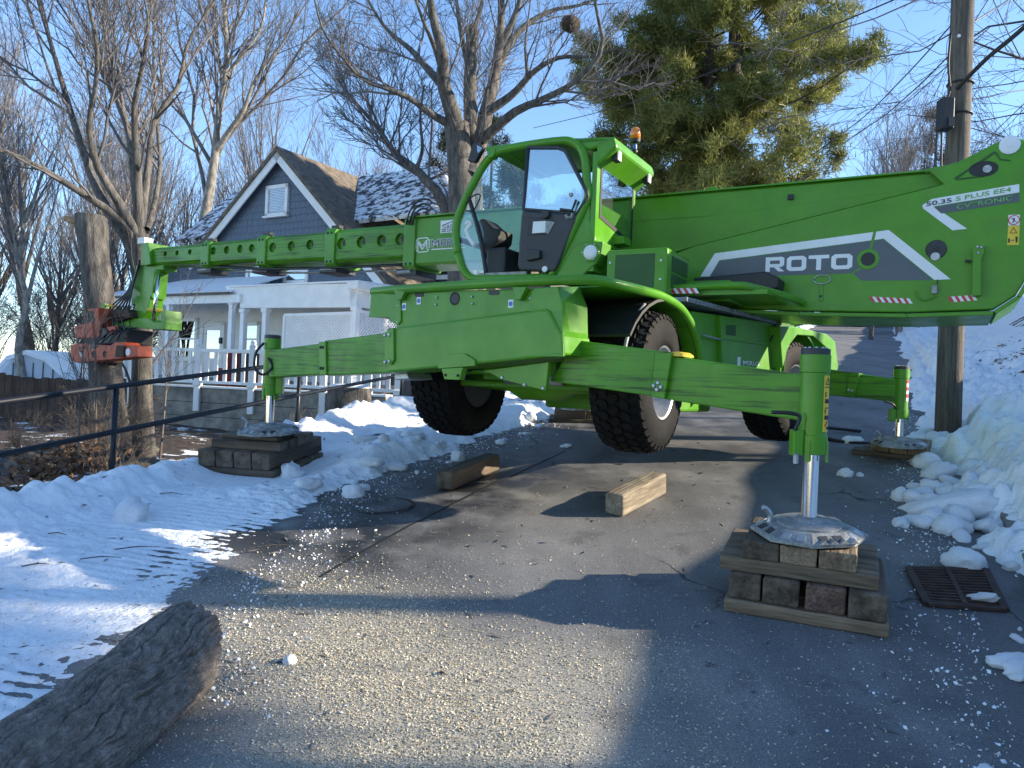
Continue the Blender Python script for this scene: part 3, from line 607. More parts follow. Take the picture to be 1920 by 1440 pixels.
for s in (-1, 1):
    for k in range(8):
        u = k / 8; w = wrap(1.872 + .04 * u, 1.878 + .04 * u, a0 + .37 + s * (.25 * (1 - u)) - .02, a0 + .37 + s * (.25 * (1 - u)) + .02, RJ + .002, 1); tri.add(w.v, w.f)
tri.build('label_print', INK, lo)
w = MB()
for k in range(5):
    a = wrap(1.632 + .006 * k, 1.640 + .006 * k, a0 + .15 + .06 * k, a0 + .30 + .06 * k, RJ + .002, 2); w.add(a.v, a.f)
w.build('label_mark', RED, lo)
# hydraulic fittings on the jacks
def hose(pts, r, name='hose', m=BLACK, par=TR): return MB().tube(arc(pts, 5), r, 8).build(name, m, par, True)
jj = mw(2.694, -2.627, 0)
hose([jj + V((-.09, -.03, 1.58)), jj + V((-.12, -.05, 1.60)), jj + V((-.10, -.06, 1.68)), jj + V((-.16, -.06, 1.70)), jj + V((-.25, -.02, 1.70))], .011, par=jr)
MB().box(jj + V((-.10, -.02, 1.53)), V((.03, 0, 0)), V((0, .04, 0)), V((0, 0, .075))).build('valve_block', GREEN, jr, bevel=.008)
MB().lathe(jj + V((-.11, -.05, 1.41)), UZ, [(0, .014), (.05, .016), (.06, .02)], 10).build('valve_fitting', STEEL, jr)
jj = mw(-2.694, -2.627, 0)
hose([jj + V((-.06, -.08, 2.12)), jj + V((-.13, -.10, 2.02)), jj + V((-.13, -.12, 1.86)), jj + V((-.03, -.15, 1.80)), jj + V((.05, -.14, 1.88)), jj + V((.0, -.12, 1.97))], .014, par=jl)
MB().box(jj + V((.10, -.02, 1.70)), V((.035, 0, 0)), V((0, .04, 0)), V((0, 0, .09))).build('valve_block', GREEN, jl, bevel=.008)
MB().tube([jj + V((.11, -.05, 1.80)), jj + V((.2, -.06, 1.80))], .012, 6).build('valve_handle', BLACK, jl)
jj = mw(2.152, 2.258, 0)
hose([jj + V((-.06, -.04, 1.70)), jj + V((-.12, -.08, 1.76)), jj + V((-.22, -.08, 1.79))], .011, par=jb)
MB().box(jj + V((-.10, -.02, 1.64)), V((.03, 0, 0)), V((0, .04, 0)), V((0, 0, .07))).build('valve_block', GREEN, jb, bevel=.008)
st = MB()
for k in range(3):
    pass
w = wrap.__defaults__
def stripe_jack(cj, par):
    global c
    c = cj
    for k in range(6):
        t0 = -1.05; m_ = wrap(1.80 + .04 * k, 1.84 + .04 * k, t0 - .25, t0 + .25, .0795, 3); m_.build('hazard_stripe', RED if k % 2 else WHITE, par)
stripe_jack(jj, jb)
# --- turret: side plates, flange, decals
c5 = lambda x, y: (1300 + x / 3.097, 240 + y / 3.097)
plate_px = [(1180, 508), (1300, 462), (1770, 345), (1740, 318), (1800, 302), (1850, 276), (1885, 259), (1908, 257), (1938, 270), (1938, 500), (1905, 553), (1862, 580), (1700, 586), (1500, 583), (1310, 575), (1180, 562)]
tp = SP(plate_px, .05, -.05, 'turret_plate', GREEN, bevel=.012)
SP(plate_px, -.66, -.76, 'turret_plate', GREEN, bevel=.012)
bx = [(1180, 562), (1310, 577), (1500, 586), (1700, 589), (1862, 584), (1906, 556), (1940, 500)]
fl = MB()
for a, b_ in zip(bx[:-1], bx[1:]):
    A = spx(*a, .05); B_ = spx(*b_, .05); q = [A + BN * .05, B_ + BN * .05, B_ - BN * .95, A - BN * .95]; dn = (B_ - A).normalized().cross(BN); dn = dn if dn.z < 0 else -dn
    if abs(dn.z) < .3: dn = dn if dn.dot(BD) < 0 else -dn
    fl.prism(q, [x + dn * .035 for x in q])
fl.build('turret_floor', GREEN, TR, bevel=.006)
MB().box(sw(-2.95, -.36, 3.0), BD * .3, BN * .3, UZ * .35).build('counterweight', GREEN, TR, bevel=.03)
MB().box(sw(-.2, -.2, 2.76), BD * .95, BN * .8, UZ * .10).build('turret_deck', GREEN, TR, bevel=.02)
def decal(pts, m, name='decal', n=.0525, th=.004, par=None, cf=c5, plane=.05): return SP([cf(*q) for q in pts], n, n - th, name, m, par or tp, 0)
decal([(40, 862), (125, 728), (1045, 604), (1033, 652), (150, 768), (95, 862)], WHITE)
decal([(1062, 602), (1135, 592), (1495, 878), (1400, 882), (1105, 642), (1052, 650)], WHITE)
decal([(100, 860), (152, 772), (1032, 656), (1018, 715), (985, 735), (968, 775), (975, 800), (918, 843), (440, 858)], SLATE)
decal([(1050, 653), (1103, 646), (1390, 882), (975, 886), (930, 845), (990, 806), (1040, 800), (1060, 770), (1055, 730), (1032, 715)], SLATE)
def roto(par):
    A = spx(*c5(418, 836), .05); B_ = spx(*c5(930, 818), .05); Cc = spx(*c5(424, 752), .05); ex = B_ - A; ey = V((0, 0, (Cc - A).z)); ex = V((ex.x, ex.y, 0)); o = A + BN * .0035
    def P(x, y): return o + ex * x + ey * y
    sx = .052; sy = .25
    def poly(name, pts): MB().prism([P(*q) for q in pts], [P(*q) - BN * .002 for q in pts]).build(name, WHITE, par)
    def ring(m_, x0, x1, y0=0, y1=1, op=None):
        r = .035; ry = .16
        out = [(x0 + r, y0), (x1 - r, y0), (x1, y0 + ry), (x1, y1 - ry), (x1 - r, y1), (x0 + r, y1), (x0, y1 - ry), (x0, y0 + ry)]
        r2 = r * .35; i0, i1, j0, j1 = x0 + sx, x1 - sx, y0 + sy, y1 - sy
        inn = [(i0 + r2, j0), (i1 - r2, j0), (i1, j0 + .06), (i1, j1 - .06), (i1 - r2, j1), (i0 + r2, j1), (i0, j1 - .06), (i0, j0 + .06)]
        vs = [P(*q) for q in out] + [P(*q) for q in inn] + [P(*q) - BN * .002 for q in out + inn]
        fs = [(k, (k + 1) % 8, 8 + (k + 1) % 8, 8 + k) for k in range(8)] + [(16 + k, 24 + k, 24 + (k + 1) % 8, 16 + (k + 1) % 8) for k in range(8)] + [(k, 16 + k, 16 + (k + 1) % 8, (k + 1) % 8) for k in range(8)] + [(8 + k, 8 + (k + 1) % 8, 24 + (k + 1) % 8, 24 + k) for k in range(8)]
        m_.add(vs, fs)
    for nm, x0, x1 in (('letter_O', .25, .475), ('letter_O', .755, .985)):
        m_ = MB(); ring(m_, x0, x1); m_.build('letter', WHITE, par)
    m_ = MB(); m_.prism([P(.5, .76), P(.73, .76), P(.73, 1), P(.5, 1)], [P(.5, .76) - BN * .002, P(.73, .76) - BN * .002, P(.73, 1) - BN * .002, P(.5, 1) - BN * .002])
    q = [P(.588, 0), P(.642, 0), P(.642, .76), P(.588, .76)]; m_.prism(q, [x - BN * .002 for x in q]); m_.build('letter', WHITE, par)
    m_ = MB()
    for q in ([(0, 0), (.052, 0), (.052, 1), (0, 1)], [(.052, .76), (.19, .76), (.22, .84), (.22, .92), (.19, 1), (.052, 1)], [(.168, .52), (.22, .44), (.22, .84), (.168, .76)], [(.052, .30), (.19, .30), (.22, .44), (.168, .52), (.052, .52)], [(.10, .30), (.155, .30), (.225, 0), (.155, 0)]):
        pp = [P(*z) for z in q]; m_.prism(pp, [x - BN * .002 for x in pp])
    m_.build('letter', WHITE, par)
roto(tp)
decal([(1330, 448), (1385, 412), (1893, 325), (1893, 373), (1395, 455), (1590, 585), (1505, 594), (1333, 466)], WHITE)
decal([(1398, 460), (1893, 377), (1893, 428), (1440, 497)], SLATE)
pf = lambda x, y: spx(x, y, .05)
text_on('lettering', '50.35', pf, c5(1352, 456), c5(1500, 432), c5(1352, 430), SLATE, tp, BN * .005, .02)
text_on('lettering', 'S PLUS EE4', pf, c5(1525, 425), c5(1845, 368), c5(1525, 400), LIME, tp, BN * .005, .012)
text_on('lettering', 'CVTRONIC', pf, c5(1530, 474), c5(1855, 420), c5(1530, 446), LIME, tp, BN * .005, .012)
wl = decal([(1830, 505), (1897, 503), (1895, 565), (1828, 567)], WHITE, 'warning_sign'); decal([(1828, 569), (1895, 567), (1890, 678), (1822, 680)], YEL, 'warning_sign')
p = spx(*c5(1862, 535), .05); MB().tube_raw([p + BN * .004, p + BN * .005], BN, [.042, .042], 24).build('sign_ring', RED, tp); MB().tube_raw([p + BN * .005, p + BN * .006], BN, [.034, .034], 24).build('sign_field', WHITE, tp)
MB().tube([p + BN * .007 + UZ * .018, p + BN * .007 - UZ * .004, p + BN * .007 - UZ * .022 + BD * .01], .005, 5).build('sign_figure', INK, tp)
MB().bar(p + BN * .007 + (UZ + BD) * .022, p + BN * .007 - (UZ + BD) * .022, .003, .006).build('sign_bar', RED, tp)
decal([(1836, 612), (1860, 575), (1882, 610)], INK, 'sign_triangle', .0545); decal([(1843, 608), (1860, 583), (1875, 607)], YEL, 'sign_triangle', .056)
decal([(1828, 640), (1838, 640), (1838, 665), (1828, 665)], INK, 'sign_print', .0545); decal([(1870, 630), (1884, 630), (1882, 665), (1872, 665)], INK, 'sign_print', .0545); decal([(1845, 650), (1865, 648), (1865, 653), (1845, 655)], INK, 'sign_print', .0545)
def hazard(cf, x0, x1, ya0, yb0, ya1, yb1, n, par, pl):
    for k in range(n):
        a = x0 + (x1 - x0) * k / n; b_ = x0 + (x1 - x0) * (k + .5) / n; s = (x1 - x0) / n * .5
        def Y(x, top): u = (x - x0) / (x1 - x0); return (ya0 + (ya1 - ya0) * u) if top else (yb0 + (yb1 - yb0) * u)
        for (u0, u1, m_) in ((a, b_, RED), (b_, b_ + s, WHITE)):
            q = [cf(u0, Y(u0, 1)), cf(u1, Y(u1, 1)), cf(u1 + s, Y(u1, 0)), cf(u0 + s, Y(u0, 0))]; SP(q, pl, pl - .003, 'hazard_stripe', m_, par, 0)
hazard(c5, 1018, 1255, 978, 1010, 990, 1020, 6, tp, .053); hazard(c5, 1478, 1630, 980, 1012, 970, 1000, 4, tp, .053)
# pivots, pins, lugs and the lever on the plate
p = spx(*c5(1837, 101), .05); MB().lathe(p, BN, [(0, .078), (.02, .078), (.024, .07), (.025, .02), (.03, .02)], 32).build('pivot_pin', WHITE, tp, auto=30)
for q, r in (((1015, 762), .058),):
    p = spx(*c5(*q), .05); MB().lathe(p, BN, [(0, .095), (.006, .095), (.008, .09)], 28).build('boss', GREEN, tp); MB().lathe(p, BN, [(.0, .062), (.0095, .062)], 24).build('boss_hole', BLACK, tp)
p = spx(*c5(1410, 705), .05); MB().lathe(p, BN, [(0, .085), (.012, .08)], 20).build('pin_plate', DARK, tp); MB().lathe(p + BN * .012, BN, [(0, .03), (.006, .03)], 16).build('pin', BLACK, tp)
p = spx(*c5(1405, 747), .05); MB().lathe(p, BN, [(0, .038), (.014, .036)], 18).build('washer', STEEL, tp)
tri_o = decal([(1515, 290), (1745, 135), (1762, 140), (1785, 178), (1842, 185), (1842, 192), (1780, 186), (1752, 146), (1532, 292), (1690, 275), (1690, 283), (1525, 302)], DGREEN, 'weld_bead', .056, .006)
p = spx(*c5(1685, 238), .05); MB().prism([p + BN * .006 + BD * .11 * math.cos(t) + UZ * .068 * math.sin(t) for t in np.linspace(0, 6.1, 18)], [p - BN * .01 + BD * .11 * math.cos(t) + UZ * .068 * math.sin(t) for t in np.linspace(0, 6.1, 18)]).build('pin_recess', BLACK, tp)
MB().lathe(spx(*c5(1706, 240), .05) + BN * .006, BN, [(0, .035), (.012, .033)], 16).build('pin', STEEL, tp)
SP([c5(1625, 690), c5(1690, 680), c5(1690, 720), c5(1672, 760), c5(1670, 972), c5(1618, 975)], .13, .045, 'lever_bracket', GREEN, tp)
for q in ((1650, 690), (1672, 692), (1655, 725)): bolt(spx(*c5(*q), .13), BN, .012, tp)
MB().tube([spx(*c5(1578, 772), .1), spx(*c5(1615, 775), .1)], .012, 6).build('lever_knob', BLACK, tp)
lk = MB(); cc = spx(*c5(747, 880), .06); lk.tube([cc + BD * .075 * math.cos(t) + UZ * .042 * math.sin(t) for t in np.linspace(0, 6.283, 17)], .006, 6).build('lifting_ring', STEEL, tp, True)
SP([c5(735, 900), c5(752, 900), c5(755, 1005), c5(728, 1005)], .062, .045, 'ring_lug', GREEN, tp); MB().lathe(spx(*c5(740, 977), .062), BN, [(0, .014), (.006, .014)], 12).build('lug_hole', BLACK, tp)
SP([c5(1382, 915), c5(1418, 912), c5(1415, 960), c5(1384, 962)], .09, .05, 'socket_box', ALU, tp)
hose([spx(*c5(1290, 945), .07), spx(*c5(1305, 985), .07), spx(*c5(1350, 1000), .07), spx(*c5(1410, 975), .07)], .006, 'cable', GREEN, tp)
hose([spx(*c5(1415, 920), .06), spx(*c5(1418, 880), .06)], .004, 'cable', BLACK, tp)
# folded step and dark tray beside the turret
sf = MB(); sf.tube(arc([sw(-.40, .95, 2.73), sw(-.9, .95, 2.75), sw(-1.28, .95, 2.755), sw(-1.42, .9, 2.74), sw(-1.66, .45, 2.70), sw(-1.70, .1, 2.69)], 5), .034, 12).build('step_rail', GREEN, TR, True)
MB().box(sw(-1.0, .5, 2.70), BD * .55, BN * .42, UZ * .02).build('step_floor', GREEN, TR)
hazard(lambda x, y: (x, y), 1243, 1305, 541, 551, 540, 550, 5, TR, .987)
tr_ = MB(); q = [spx(*c5(*a), .35) for a in ((0, 870), (420, 832), (500, 870), (490, 930), (420, 945), (0, 935))]; tr_.prism(q, [x - BN * .28 for x in q]); tr_.build('tool_tray', BLACK, TR, bevel=.015)
# --- boom
SEC = [(-3.15, 3.17, 3.27, 3.885, -.07, .56), (3.0, 4.55, 3.365, 3.825, -.10, .50), (4.4, 5.9, 3.415, 3.815, -.12, .46), (5.7, 7.15, 3.46, 3.808, -.14, .42), (7.0, 8.40, 3.50, 3.80, -.16, .38)]
holes = [[], [(640, 457), (677, 456), (715, 454), (750, 452)], [(511, 462), (546, 461), (581, 460)], [(400, 465), (425, 465), (450, 464), (472, 463)], [(310, 466), (332, 465), (356, 465)]]
hr = [0, .078, .07, .06, .042]
secs = []
for k, (t0, t1, z0, z1, n0, w) in enumerate(SEC):
    c = .05 if k else .03
    prof = [(n0, z0 + c), (n0, z1 - c), (n0 - c, z1), (n0 - w + c, z1), (n0 - w, z1 - c), (n0 - w, z0 + c), (n0 - w + c, z0), (n0 - c, z0)]
    o = MB().prism([sw(t0, n, z) for n, z in prof], [sw(t1, n, z) for n, z in prof]).build('boom_section', GREEN2 if k else GREEN, TR)
    cs = []
    for hx, hy in holes[k]:
        p = spx(hx, hy, n0); p.z = (z0 + z1) / 2 + .03
        if k == 4: cs.append(MB().tube_raw([p + BN * .1, p - BN * .6], BN, [hr[k]] * 2, 20))
        else: cs.append(MB().tube_raw([p + BN * .1, p - BN * .045], BN, [hr[k]] * 2, 24))
    if cs: cut(o, cs)
    for hx, hy in (holes[k] if 0 < k < 4 else []):    # black disc painted in as the shadow inside each hole
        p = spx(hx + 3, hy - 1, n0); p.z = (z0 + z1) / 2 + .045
        MB().tube_raw([p - BN * .046, p - BN * .0435], BN, [hr[k] * .62] * 2, 18).build('hole_shadow', BLACK, o)
    secs.append(o)
    if k < 4:       # collar with wear pad blocks
        e = .028; cb = MB()
        for (a, b_) in ((t1 - .16, t1 + .02),):
            pr = [(n0 + e, z0 - .01), (n0 + e, z1 - .04), (n0 - .02, z1 + e), (n0 - w + .02, z1 + e), (n0 - w - e, z1 - .04), (n0 - w - e, z0 - .01), (n0 - w + .05, z0 - e - .02), (n0 - .05, z0 - e - .02)]
            cb.prism([sw(a, n, z) for n, z in pr], [sw(b_, n, z) for n, z in pr])
        co = cb.build('boom_collar', GREEN, TR, bevel=.012)
        for z in (z0 + .02, z1 - .05):
            for tt_ in (t1 - .1, t1 - .03): bolt(sw(tt_, n0 + e, z), BN, .016, co, BLACK)
        MB().box(sw(t1 - .12, n0 - .06, z1 + .04), BD * .07, BN * .04, UZ * .02).build('pad_block', BLACK, co)
        MB().box(sw(t1 + .02, n0 - w / 2, z0 - .075), BD * .16, BN * w * .4, UZ * .045).build('chain_anchor', BLACK, co, bevel=.01)
        MB().tube([sw(t1 - .05, n0 - .06, z0 - .06), sw(t1 + .16, n0 - .06, z0 - .07)], .022, 8).build('anchor_pin', STEEL, co)
sec0 = secs[0]
for z, a in ((3.63, .004), (3.47, .004)):
    MB().box(sw(.2, -.068, z), BD * 2.95, BN * .004, UZ * .004).build('weld_seam', GREEN, sec0)
MB().box(sw(0, -.07, 3.885), BD * 3.1, BN * .03, UZ * .008).build('top_flange', GREEN, sec0)
SP([(1176, 425), (1735, 352), (1770, 345), (1300, 462), (1176, 500)], -.055, -.08, 'stiffener_plate', GREEN, sec0)
MB().box(spx(*c5(565, 402), -.06), BD * .025, BN * .02, UZ * .025).build('boom_lug', BLACK, sec0)
SP([c5(80, 355), c5(95, 340), c5(125, 338), c5(145, 352)], -.2, -.24, 'boom_lug', GREEN, sec0)
SP([c5(1345, 240), c5(1400, 225), c5(1540, 205), c5(1560, 220), c5(1345, 262)], -.05, -.6, 'boom_heel', GREEN, sec0)
for (z, n, r, m_) in ((3.30, -.15, .016, BLACK), (3.33, -.28, .016, BLACK), (3.28, -.4, .014, STEEL)):
    MB().tube(arc([sw(3.2, n, z), sw(4.6, n, z + .01), sw(5.9, n, z + .05), sw(6.9, n, z + .12)], 4), r, 8).build('hydraulic_line', m_, secs[1], True)
# lettering and company card on the boom
bl = lambda x, y: spx(x, y, -.07)
c3 = lambda x, y: (300 + x / 3.43, 260 + y / 3.43)
text_on('brand_lettering', 'MERLO', bl, c3(1745, 700), c3(1995, 685), c3(1745, 648), HWHITE, sec0, BN * .003, .045, .003)
text_on('brand_lettering', 'MERLO', bl, c3(1748, 697), c3(1992, 683), c3(1748, 651), SLATE, sec0, BN * .006, .0, .003)
SP([c3(1745, 708), c3(1960, 694), c3(1960, 702), c3(1745, 717)], -.067, -.07, 'brand_stripe', HWHITE, sec0, 0)
def badge():
    A = bl(*c3(1645, 735)); B_ = bl(*c3(1735, 728)); Cc = bl(*c3(1645, 640)); ex = B_ - A; ey = Cc - A
    def P(x, y, o): return A + ex * x + ey * y + BN * o
    o8 = [(.18, 0), (.82, 0), (1, .18), (1, .82), (.82, 1), (.18, 1), (0, .82), (0, .18)]
    i8 = [(.5 + (x - .5) * .86, .5 + (y - .5) * .86) for x, y in o8]
    bg_ = MB().prism([P(x, y, .003) for x, y in o8], [P(x, y, 0) for x, y in o8]).build('brand_badge', HWHITE, sec0)
    MB().prism([P(x, y, .005) for x, y in i8], [P(x, y, .003) for x, y in i8]).build('badge_field', GREEN, bg_)
    z = MB()
    for a, b_ in (((.18, .18), (.18, .8)), ((.18, .8), (.5, .42)), ((.5, .42), (.82, .8)), ((.82, .8), (.82, .18)), ((.22, .62), (.5, .2)), ((.5, .2), (.8, .62))): z.bar(P(*a, .007), P(*b_, .007), .014, .003, BN)
    z.build('badge_mark', HWHITE, bg_)
badge()
card = SP([c3(1805, 528), c3(1905, 520), c3(1905, 600), c3(1803, 608)], -.066, -.07, 'company_card', WHITE, sec0, 0)
text_on('card_print', 'G&E T', bl, c3(1820, 578), c3(1915, 570), c3(1820, 555), SLATE, card, BN * .005)
text_on('card_print', '908-534-54', bl, c3(1812, 590), c3(1900, 584), c3(1812, 581), INK, card, BN * .005, .01)
text_on('card_print', '800-439-08', bl, c3(1812, 602), c3(1900, 596), c3(1812, 593), INK, card, BN * .005, .01)
MB().bar(bl(*c3(1815, 560)) + BN * .005, bl(*c3(1890, 530)) + BN * .005, .003, .008).build('card_line', INK, card)
rl = MB(); p0 = spx(*c3(1690, 500), -.02)
for r in (.34, .28, .22): rl.tube([p0 + BD * r * math.cos(t) * .75 + UZ * (r * math.sin(t) - .12) for t in np.linspace(.1, 2.2, 10)], .012, 6)
rl.build('hose_loop', BLACK, sec0, True)
SP([c3(1580, 520), c3(1610, 510), c3(1612, 605), c3(1580, 605)], -.05, -.2, 'hose_bracket', ALU, sec0)
# boom head and hanging jib
c1 = lambda x, y: (x / 4, 200 + y / 4)
cb2 = lambda x, y: (x / 4, 540 + y / 4)
SP([c1(1060, 1025), c1(1110, 1015), c1(1130, 1180), c1(1100, 1190), c1(1060, 1190)], -.10, -.56, 'boom_head', GREEN, bevel=.01)
MB().box(spx(*c1(1090, 1010), -.3), BD * .09, BN * .08, UZ * .05).build('head_sensor', HWHITE, TR)
jib = SP([c1(1075, 1190), c1(1225, 1170), c1(1225, 1225), c1(1160, 1235), c1(1140, 1440), cb2(1130, 60), cb2(1110, 170), cb2(1060, 240), cb2(1000, 235), cb2(1005, 180), cb2(1020, 60), c1(1045, 1420)], -.2, -.46, 'jib', GREEN, bevel=.015)
SP([c1(1020, 1190), c1(1080, 1185), c1(1050, 1440), cb2(1020, 120), cb2(985, 130), c1(985, 1430), c1(1010, 1260)], -.24, -.42, 'jib_link', GREEN, bevel=.01)
for k in range(6):
    o = .02 * k; hose([spx(*c1(1050, 1150 + 8 * k), -.16 - o), spx(*c1(1000 - 4 * k, 1330), -.12 - o), spx(*cb2(985 - 8 * k, 40), -.10), spx(*cb2(950 - 22 * k, 170 - 8 * k), -.06 - o), spx(*cb2(860 - 10 * k, 180), -.1)], .014, par=jib)
MB().tube([spx(*c1(1190, 1260), -.18), spx(*cb2(1145, 290), -.18)], [.03, .03], 10).build('tilt_cylinder', CHROME, jib, True)
MB().tube([spx(*c1(1190, 1220), -.18), spx(*cb2(1165, 40), -.18)], [.045, .045], 10).build('tilt_cylinder_body', GREEN, jib, True)
car = SP([cb2(790, 215), cb2(965, 235), cb2(970, 290), cb2(760, 275), cb2(755, 120), cb2(785, 115)], -.12, -.2, 'tool_carrier', GREEN)
SP([cb2(960, 230), cb2(1110, 225), cb2(1160, 260), cb2(1240, 255), cb2(1238, 310), cb2(1140, 310), cb2(960, 290)], -.14, -.45, 'tool_carrier', GREEN)
SP([cb2(1205, 170), cb2(1235, 165), cb2(1240, 260), cb2(1210, 260)], -.14, -.45, 'carrier_fork', GREEN)
MB().tube([spx(*cb2(1110, 160), -.2), spx(*cb2(1220, 175), -.2)], .03, 8).build('carrier_pin', YEL, TR, True)
MB().tube([spx(*cb2(780, 130), -.15), spx(*cb2(850, 135), -.15)], .02, 8).build('carrier_pin', YEL, TR, True)
# --- cab
c4 = lambda x, y: (820 + x / 3.84, 200 + y / 3.84)
NC = 1.15; NF = .14
ring_px = [(150, 1060), (135, 950), (135, 850), (175, 730), (240, 590), (330, 430), (400, 350), (480, 310), (660, 275), (900, 245), (985, 262), (1040, 310), (1066, 400), (1075, 520), (1085, 640), (1040, 760), (960, 930), (880, 1090), (820, 1230)]
low_px = [(150, 1060), (180, 1160), (230, 1225), (290, 1240), (600, 1235), (820, 1230)]
def cabtube(n, par, name='cab_frame'):
    m_ = MB(); m_.tube(arc([spx(*c4(*q), n) for q in ring_px], 3), .042, 10); m_.tube(arc([spx(*c4(*q), n) for q in low_px], 3), .042, 10); return m_.build(name, GREEN, par, True)
frame = cabtube(NC, TR); cabtube(NF, TR)
front = [(480, 310), (400, 350), (330, 430), (240, 590), (175, 730), (135, 850), (135, 950), (150, 1060), (190, 1170), (290, 1235)]
ws = MB(); A = [spx(*c4(*q), NC) for q in front]; Bq = [p + BN * (NF - NC) for p in A]
ws.add(A + Bq, [(i, i + 1, len(A) + i + 1, len(A) + i) for i in range(len(A) - 1)]); ws.build('windscreen', GLASS, frame, True)
for k in (0, 6): MB().tube([A[k], Bq[k]], .03, 8).build('cab_crossbar', GREEN if k == 0 else BLACK, frame, True)
SP([c4(*q) for q in ((175, 745), (260, 690), (330, 900), (360, 1230), (240, 1225), (160, 1080), (140, 950), (140, 850))], NC - .01, NC - .016, 'lower_side_glass', GLASS, frame, 0)
MB().tube(arc([spx(*c4(*q), NC) for q in ((215, 620), (270, 800), (320, 1000), (355, 1235))], 3), .022, 8).build('cab_pillar', BLACK, frame, True)
MB().tube(arc([spx(*c4(*q), NC - .03) for q in ((205, 850), (225, 830), (245, 850), (210, 890), (240, 960), (272, 1000))], 3), .025, 8).build('grab_handle', HWHITE, frame, True)
fg = SP([c4(*q) for q in ring_px[3:] + [(600, 1235), (230, 1225), (150, 1060)]], NF - .004, NF - .008, 'far_side_glass', GLASS, frame, 0)
SP([c4(*q) for q in ((180, 1225), (820, 1225), (820, 1265), (300, 1275))], NC, NF, 'cab_floor', DARK)
MB().box((spx(*c4(470, 1216), NC) + spx(*c4(470, 1216), NC)) / 2, BD * .28, BN * .02, UZ * .03).build('door_sill', ALU, frame)
# green rear quarter, roof and visor
SP([c4(*q) for q in ((1090, 640), (1105, 760), (1100, 800), (1140, 960), (1100, 1000), (1010, 1160), (900, 1240), (820, 1240), (885, 1085), (965, 930), (1045, 760))], NC, NF, 'cab_rear_body', GREEN, bevel=.02)
roof = SP([c4(*q) for q in ((350, 282), (510, 265), (530, 285), (660, 250), (1000, 224), (1275, 214), (1282, 250), (1100, 310), (1040, 300), (985, 255), (900, 238), (660, 280), (400, 345))], NC, NF, 'cab_roof', GREEN, bevel=.02)
vz = spx(*c4(1275, 214), NC).z
vs = [stpx(*c4(1085, 310), .04), ]
vis = MB(); z1 = vz; tA = .02; tB = (spx(*c4(1275, 214), NC) - MC).dot(BD)
vis.prism([sw(tA, NC, z1 - .02), sw(tB, NC, z1), sw(tB - .03, NC, z1 - .10), sw(tA, NC, z1 - .27)], [sw(tA, NF - .05, z1 - .02), sw(tB, NF - .05, z1), sw(tB - .03, NF - .05, z1 - .10), sw(tA, NF - .05, z1 - .27)])
vis.build('roof_visor', GREEN, roof, bevel=.025)
for n in (NC - .12, NF + .06):
    wl_ = MB().box(sw(tB + .02, n, z1 - .15), BD * .03, BN * .045, UZ * .055).build('work_light', BLACK, roof, bevel=.01); MB().box(sw(tB - .012, n, z1 - .15), BD * .004, BN * .035, UZ * .045).build('lens', WHITE, wl_)
bp = sw(tB - .0, .62, z1); bc = MB().lathe(bp, UZ, [(0, .03), (.02, .028), (.03, .014), (.09, .014), (.10, .05), (.13, .055)], 20).build('beacon', BLACK, roof, auto=30)
MB().lathe(bp, UZ, [(.13, .052), (.2, .05), (.235, .04), (.25, .015)], 20).build('lens', AMBER, bc, True); MB().lathe(bp, UZ, [(.035, .02), (.075, .02)], 14).build('beacon_plug', BLUE, bc)
# rear wall and window
rw = MB()
zr0 = 3.30; zr1 = z1 - .12
rear = [sw(0, NC, 2.9), sw(0, NC, zr1), sw(0, NF, zr1), sw(0, NF, 2.9)]
def frame_quad(name, pts, hole, th, dirv, m, par):
    a = pts; b_ = hole; n = 4; vs = list(a) + list(b_) + [p + dirv * th for p in a] + [p + dirv * th for p in b_]
    fs = [(k, (k + 1) % n, n + (k + 1) % n, n + k) for k in range(n)] + [(8 + k, 12 + k, 12 + (k + 1) % n, 8 + (k + 1) % n) for k in range(n)] + [(k, 8 + k, 8 + (k + 1) % n, (k + 1) % n) for k in range(n)] + [(4 + k, 4 + (k + 1) % n, 12 + (k + 1) % n, 12 + k) for k in range(n)]
    return MB().add(vs, fs).build(name, m, par)
hole = [sw(-.0, NC - .08, 3.42), sw(0, NC - .08, zr1 - .05), sw(0, NF + .06, zr1 - .02), sw(0, NF + .06, 3.30)]
rwo = frame_quad('cab_rear_wall', rear, hole, .05, BD, GREEN, TR)
MB().add([p - BD * .004 for p in hole], [(0, 1, 2, 3)]).build('rear_window', GLASSD, rwo)
frame_quad('window_seal', [p - BD * .006 for p in hole], [hole[0] - BN * .04 + UZ * .04 - BD * .006, hole[1] - BN * .04 - UZ * .04 - BD * .006, hole[2] + BN * .04 - UZ * .04 - BD * .006, hole[3] + BN * .04 + UZ * .04 - BD * .006], .01, BD, BLACK, rwo)
# door
dr = SP([c4(*q) for q in ((610, 745), (1000, 770), (990, 830), (870, 1130), (840, 1190), (590, 1180), (575, 1140), (600, 800))], NC + .05, NC - .02, 'cab_door', DARK, TR, .02)
gp = [(655, 295), (870, 295), (925, 320), (1075, 610), (1085, 650), (1005, 770), (620, 738)]
SP([c4(*q) for q in gp], NC + .03, NC + .024, 'door_glass', GLASSD, dr, 0)
MB().tube([spx(*c4(*q), NC + .03) for q in gp + gp[:1]], .02, 8).build('door_frame', DARK, dr, True)
SP([c4(*q) for q in ((645, 795), (835, 805), (845, 840), (800, 925), (645, 925))], NC + .054, NC + .04, 'door_pocket', BLACK, dr)
SP([c4(*q) for q in ((690, 828), (780, 822), (776, 905), (682, 912))], NC + .062, NC + .055, 'paper_sheet', WHITE, dr, 0)
SP([c4(*q) for q in ((780, 822), (845, 830), (800, 920), (776, 905))], NC + .057, NC + .054, 'manual', ALU, dr, 0)
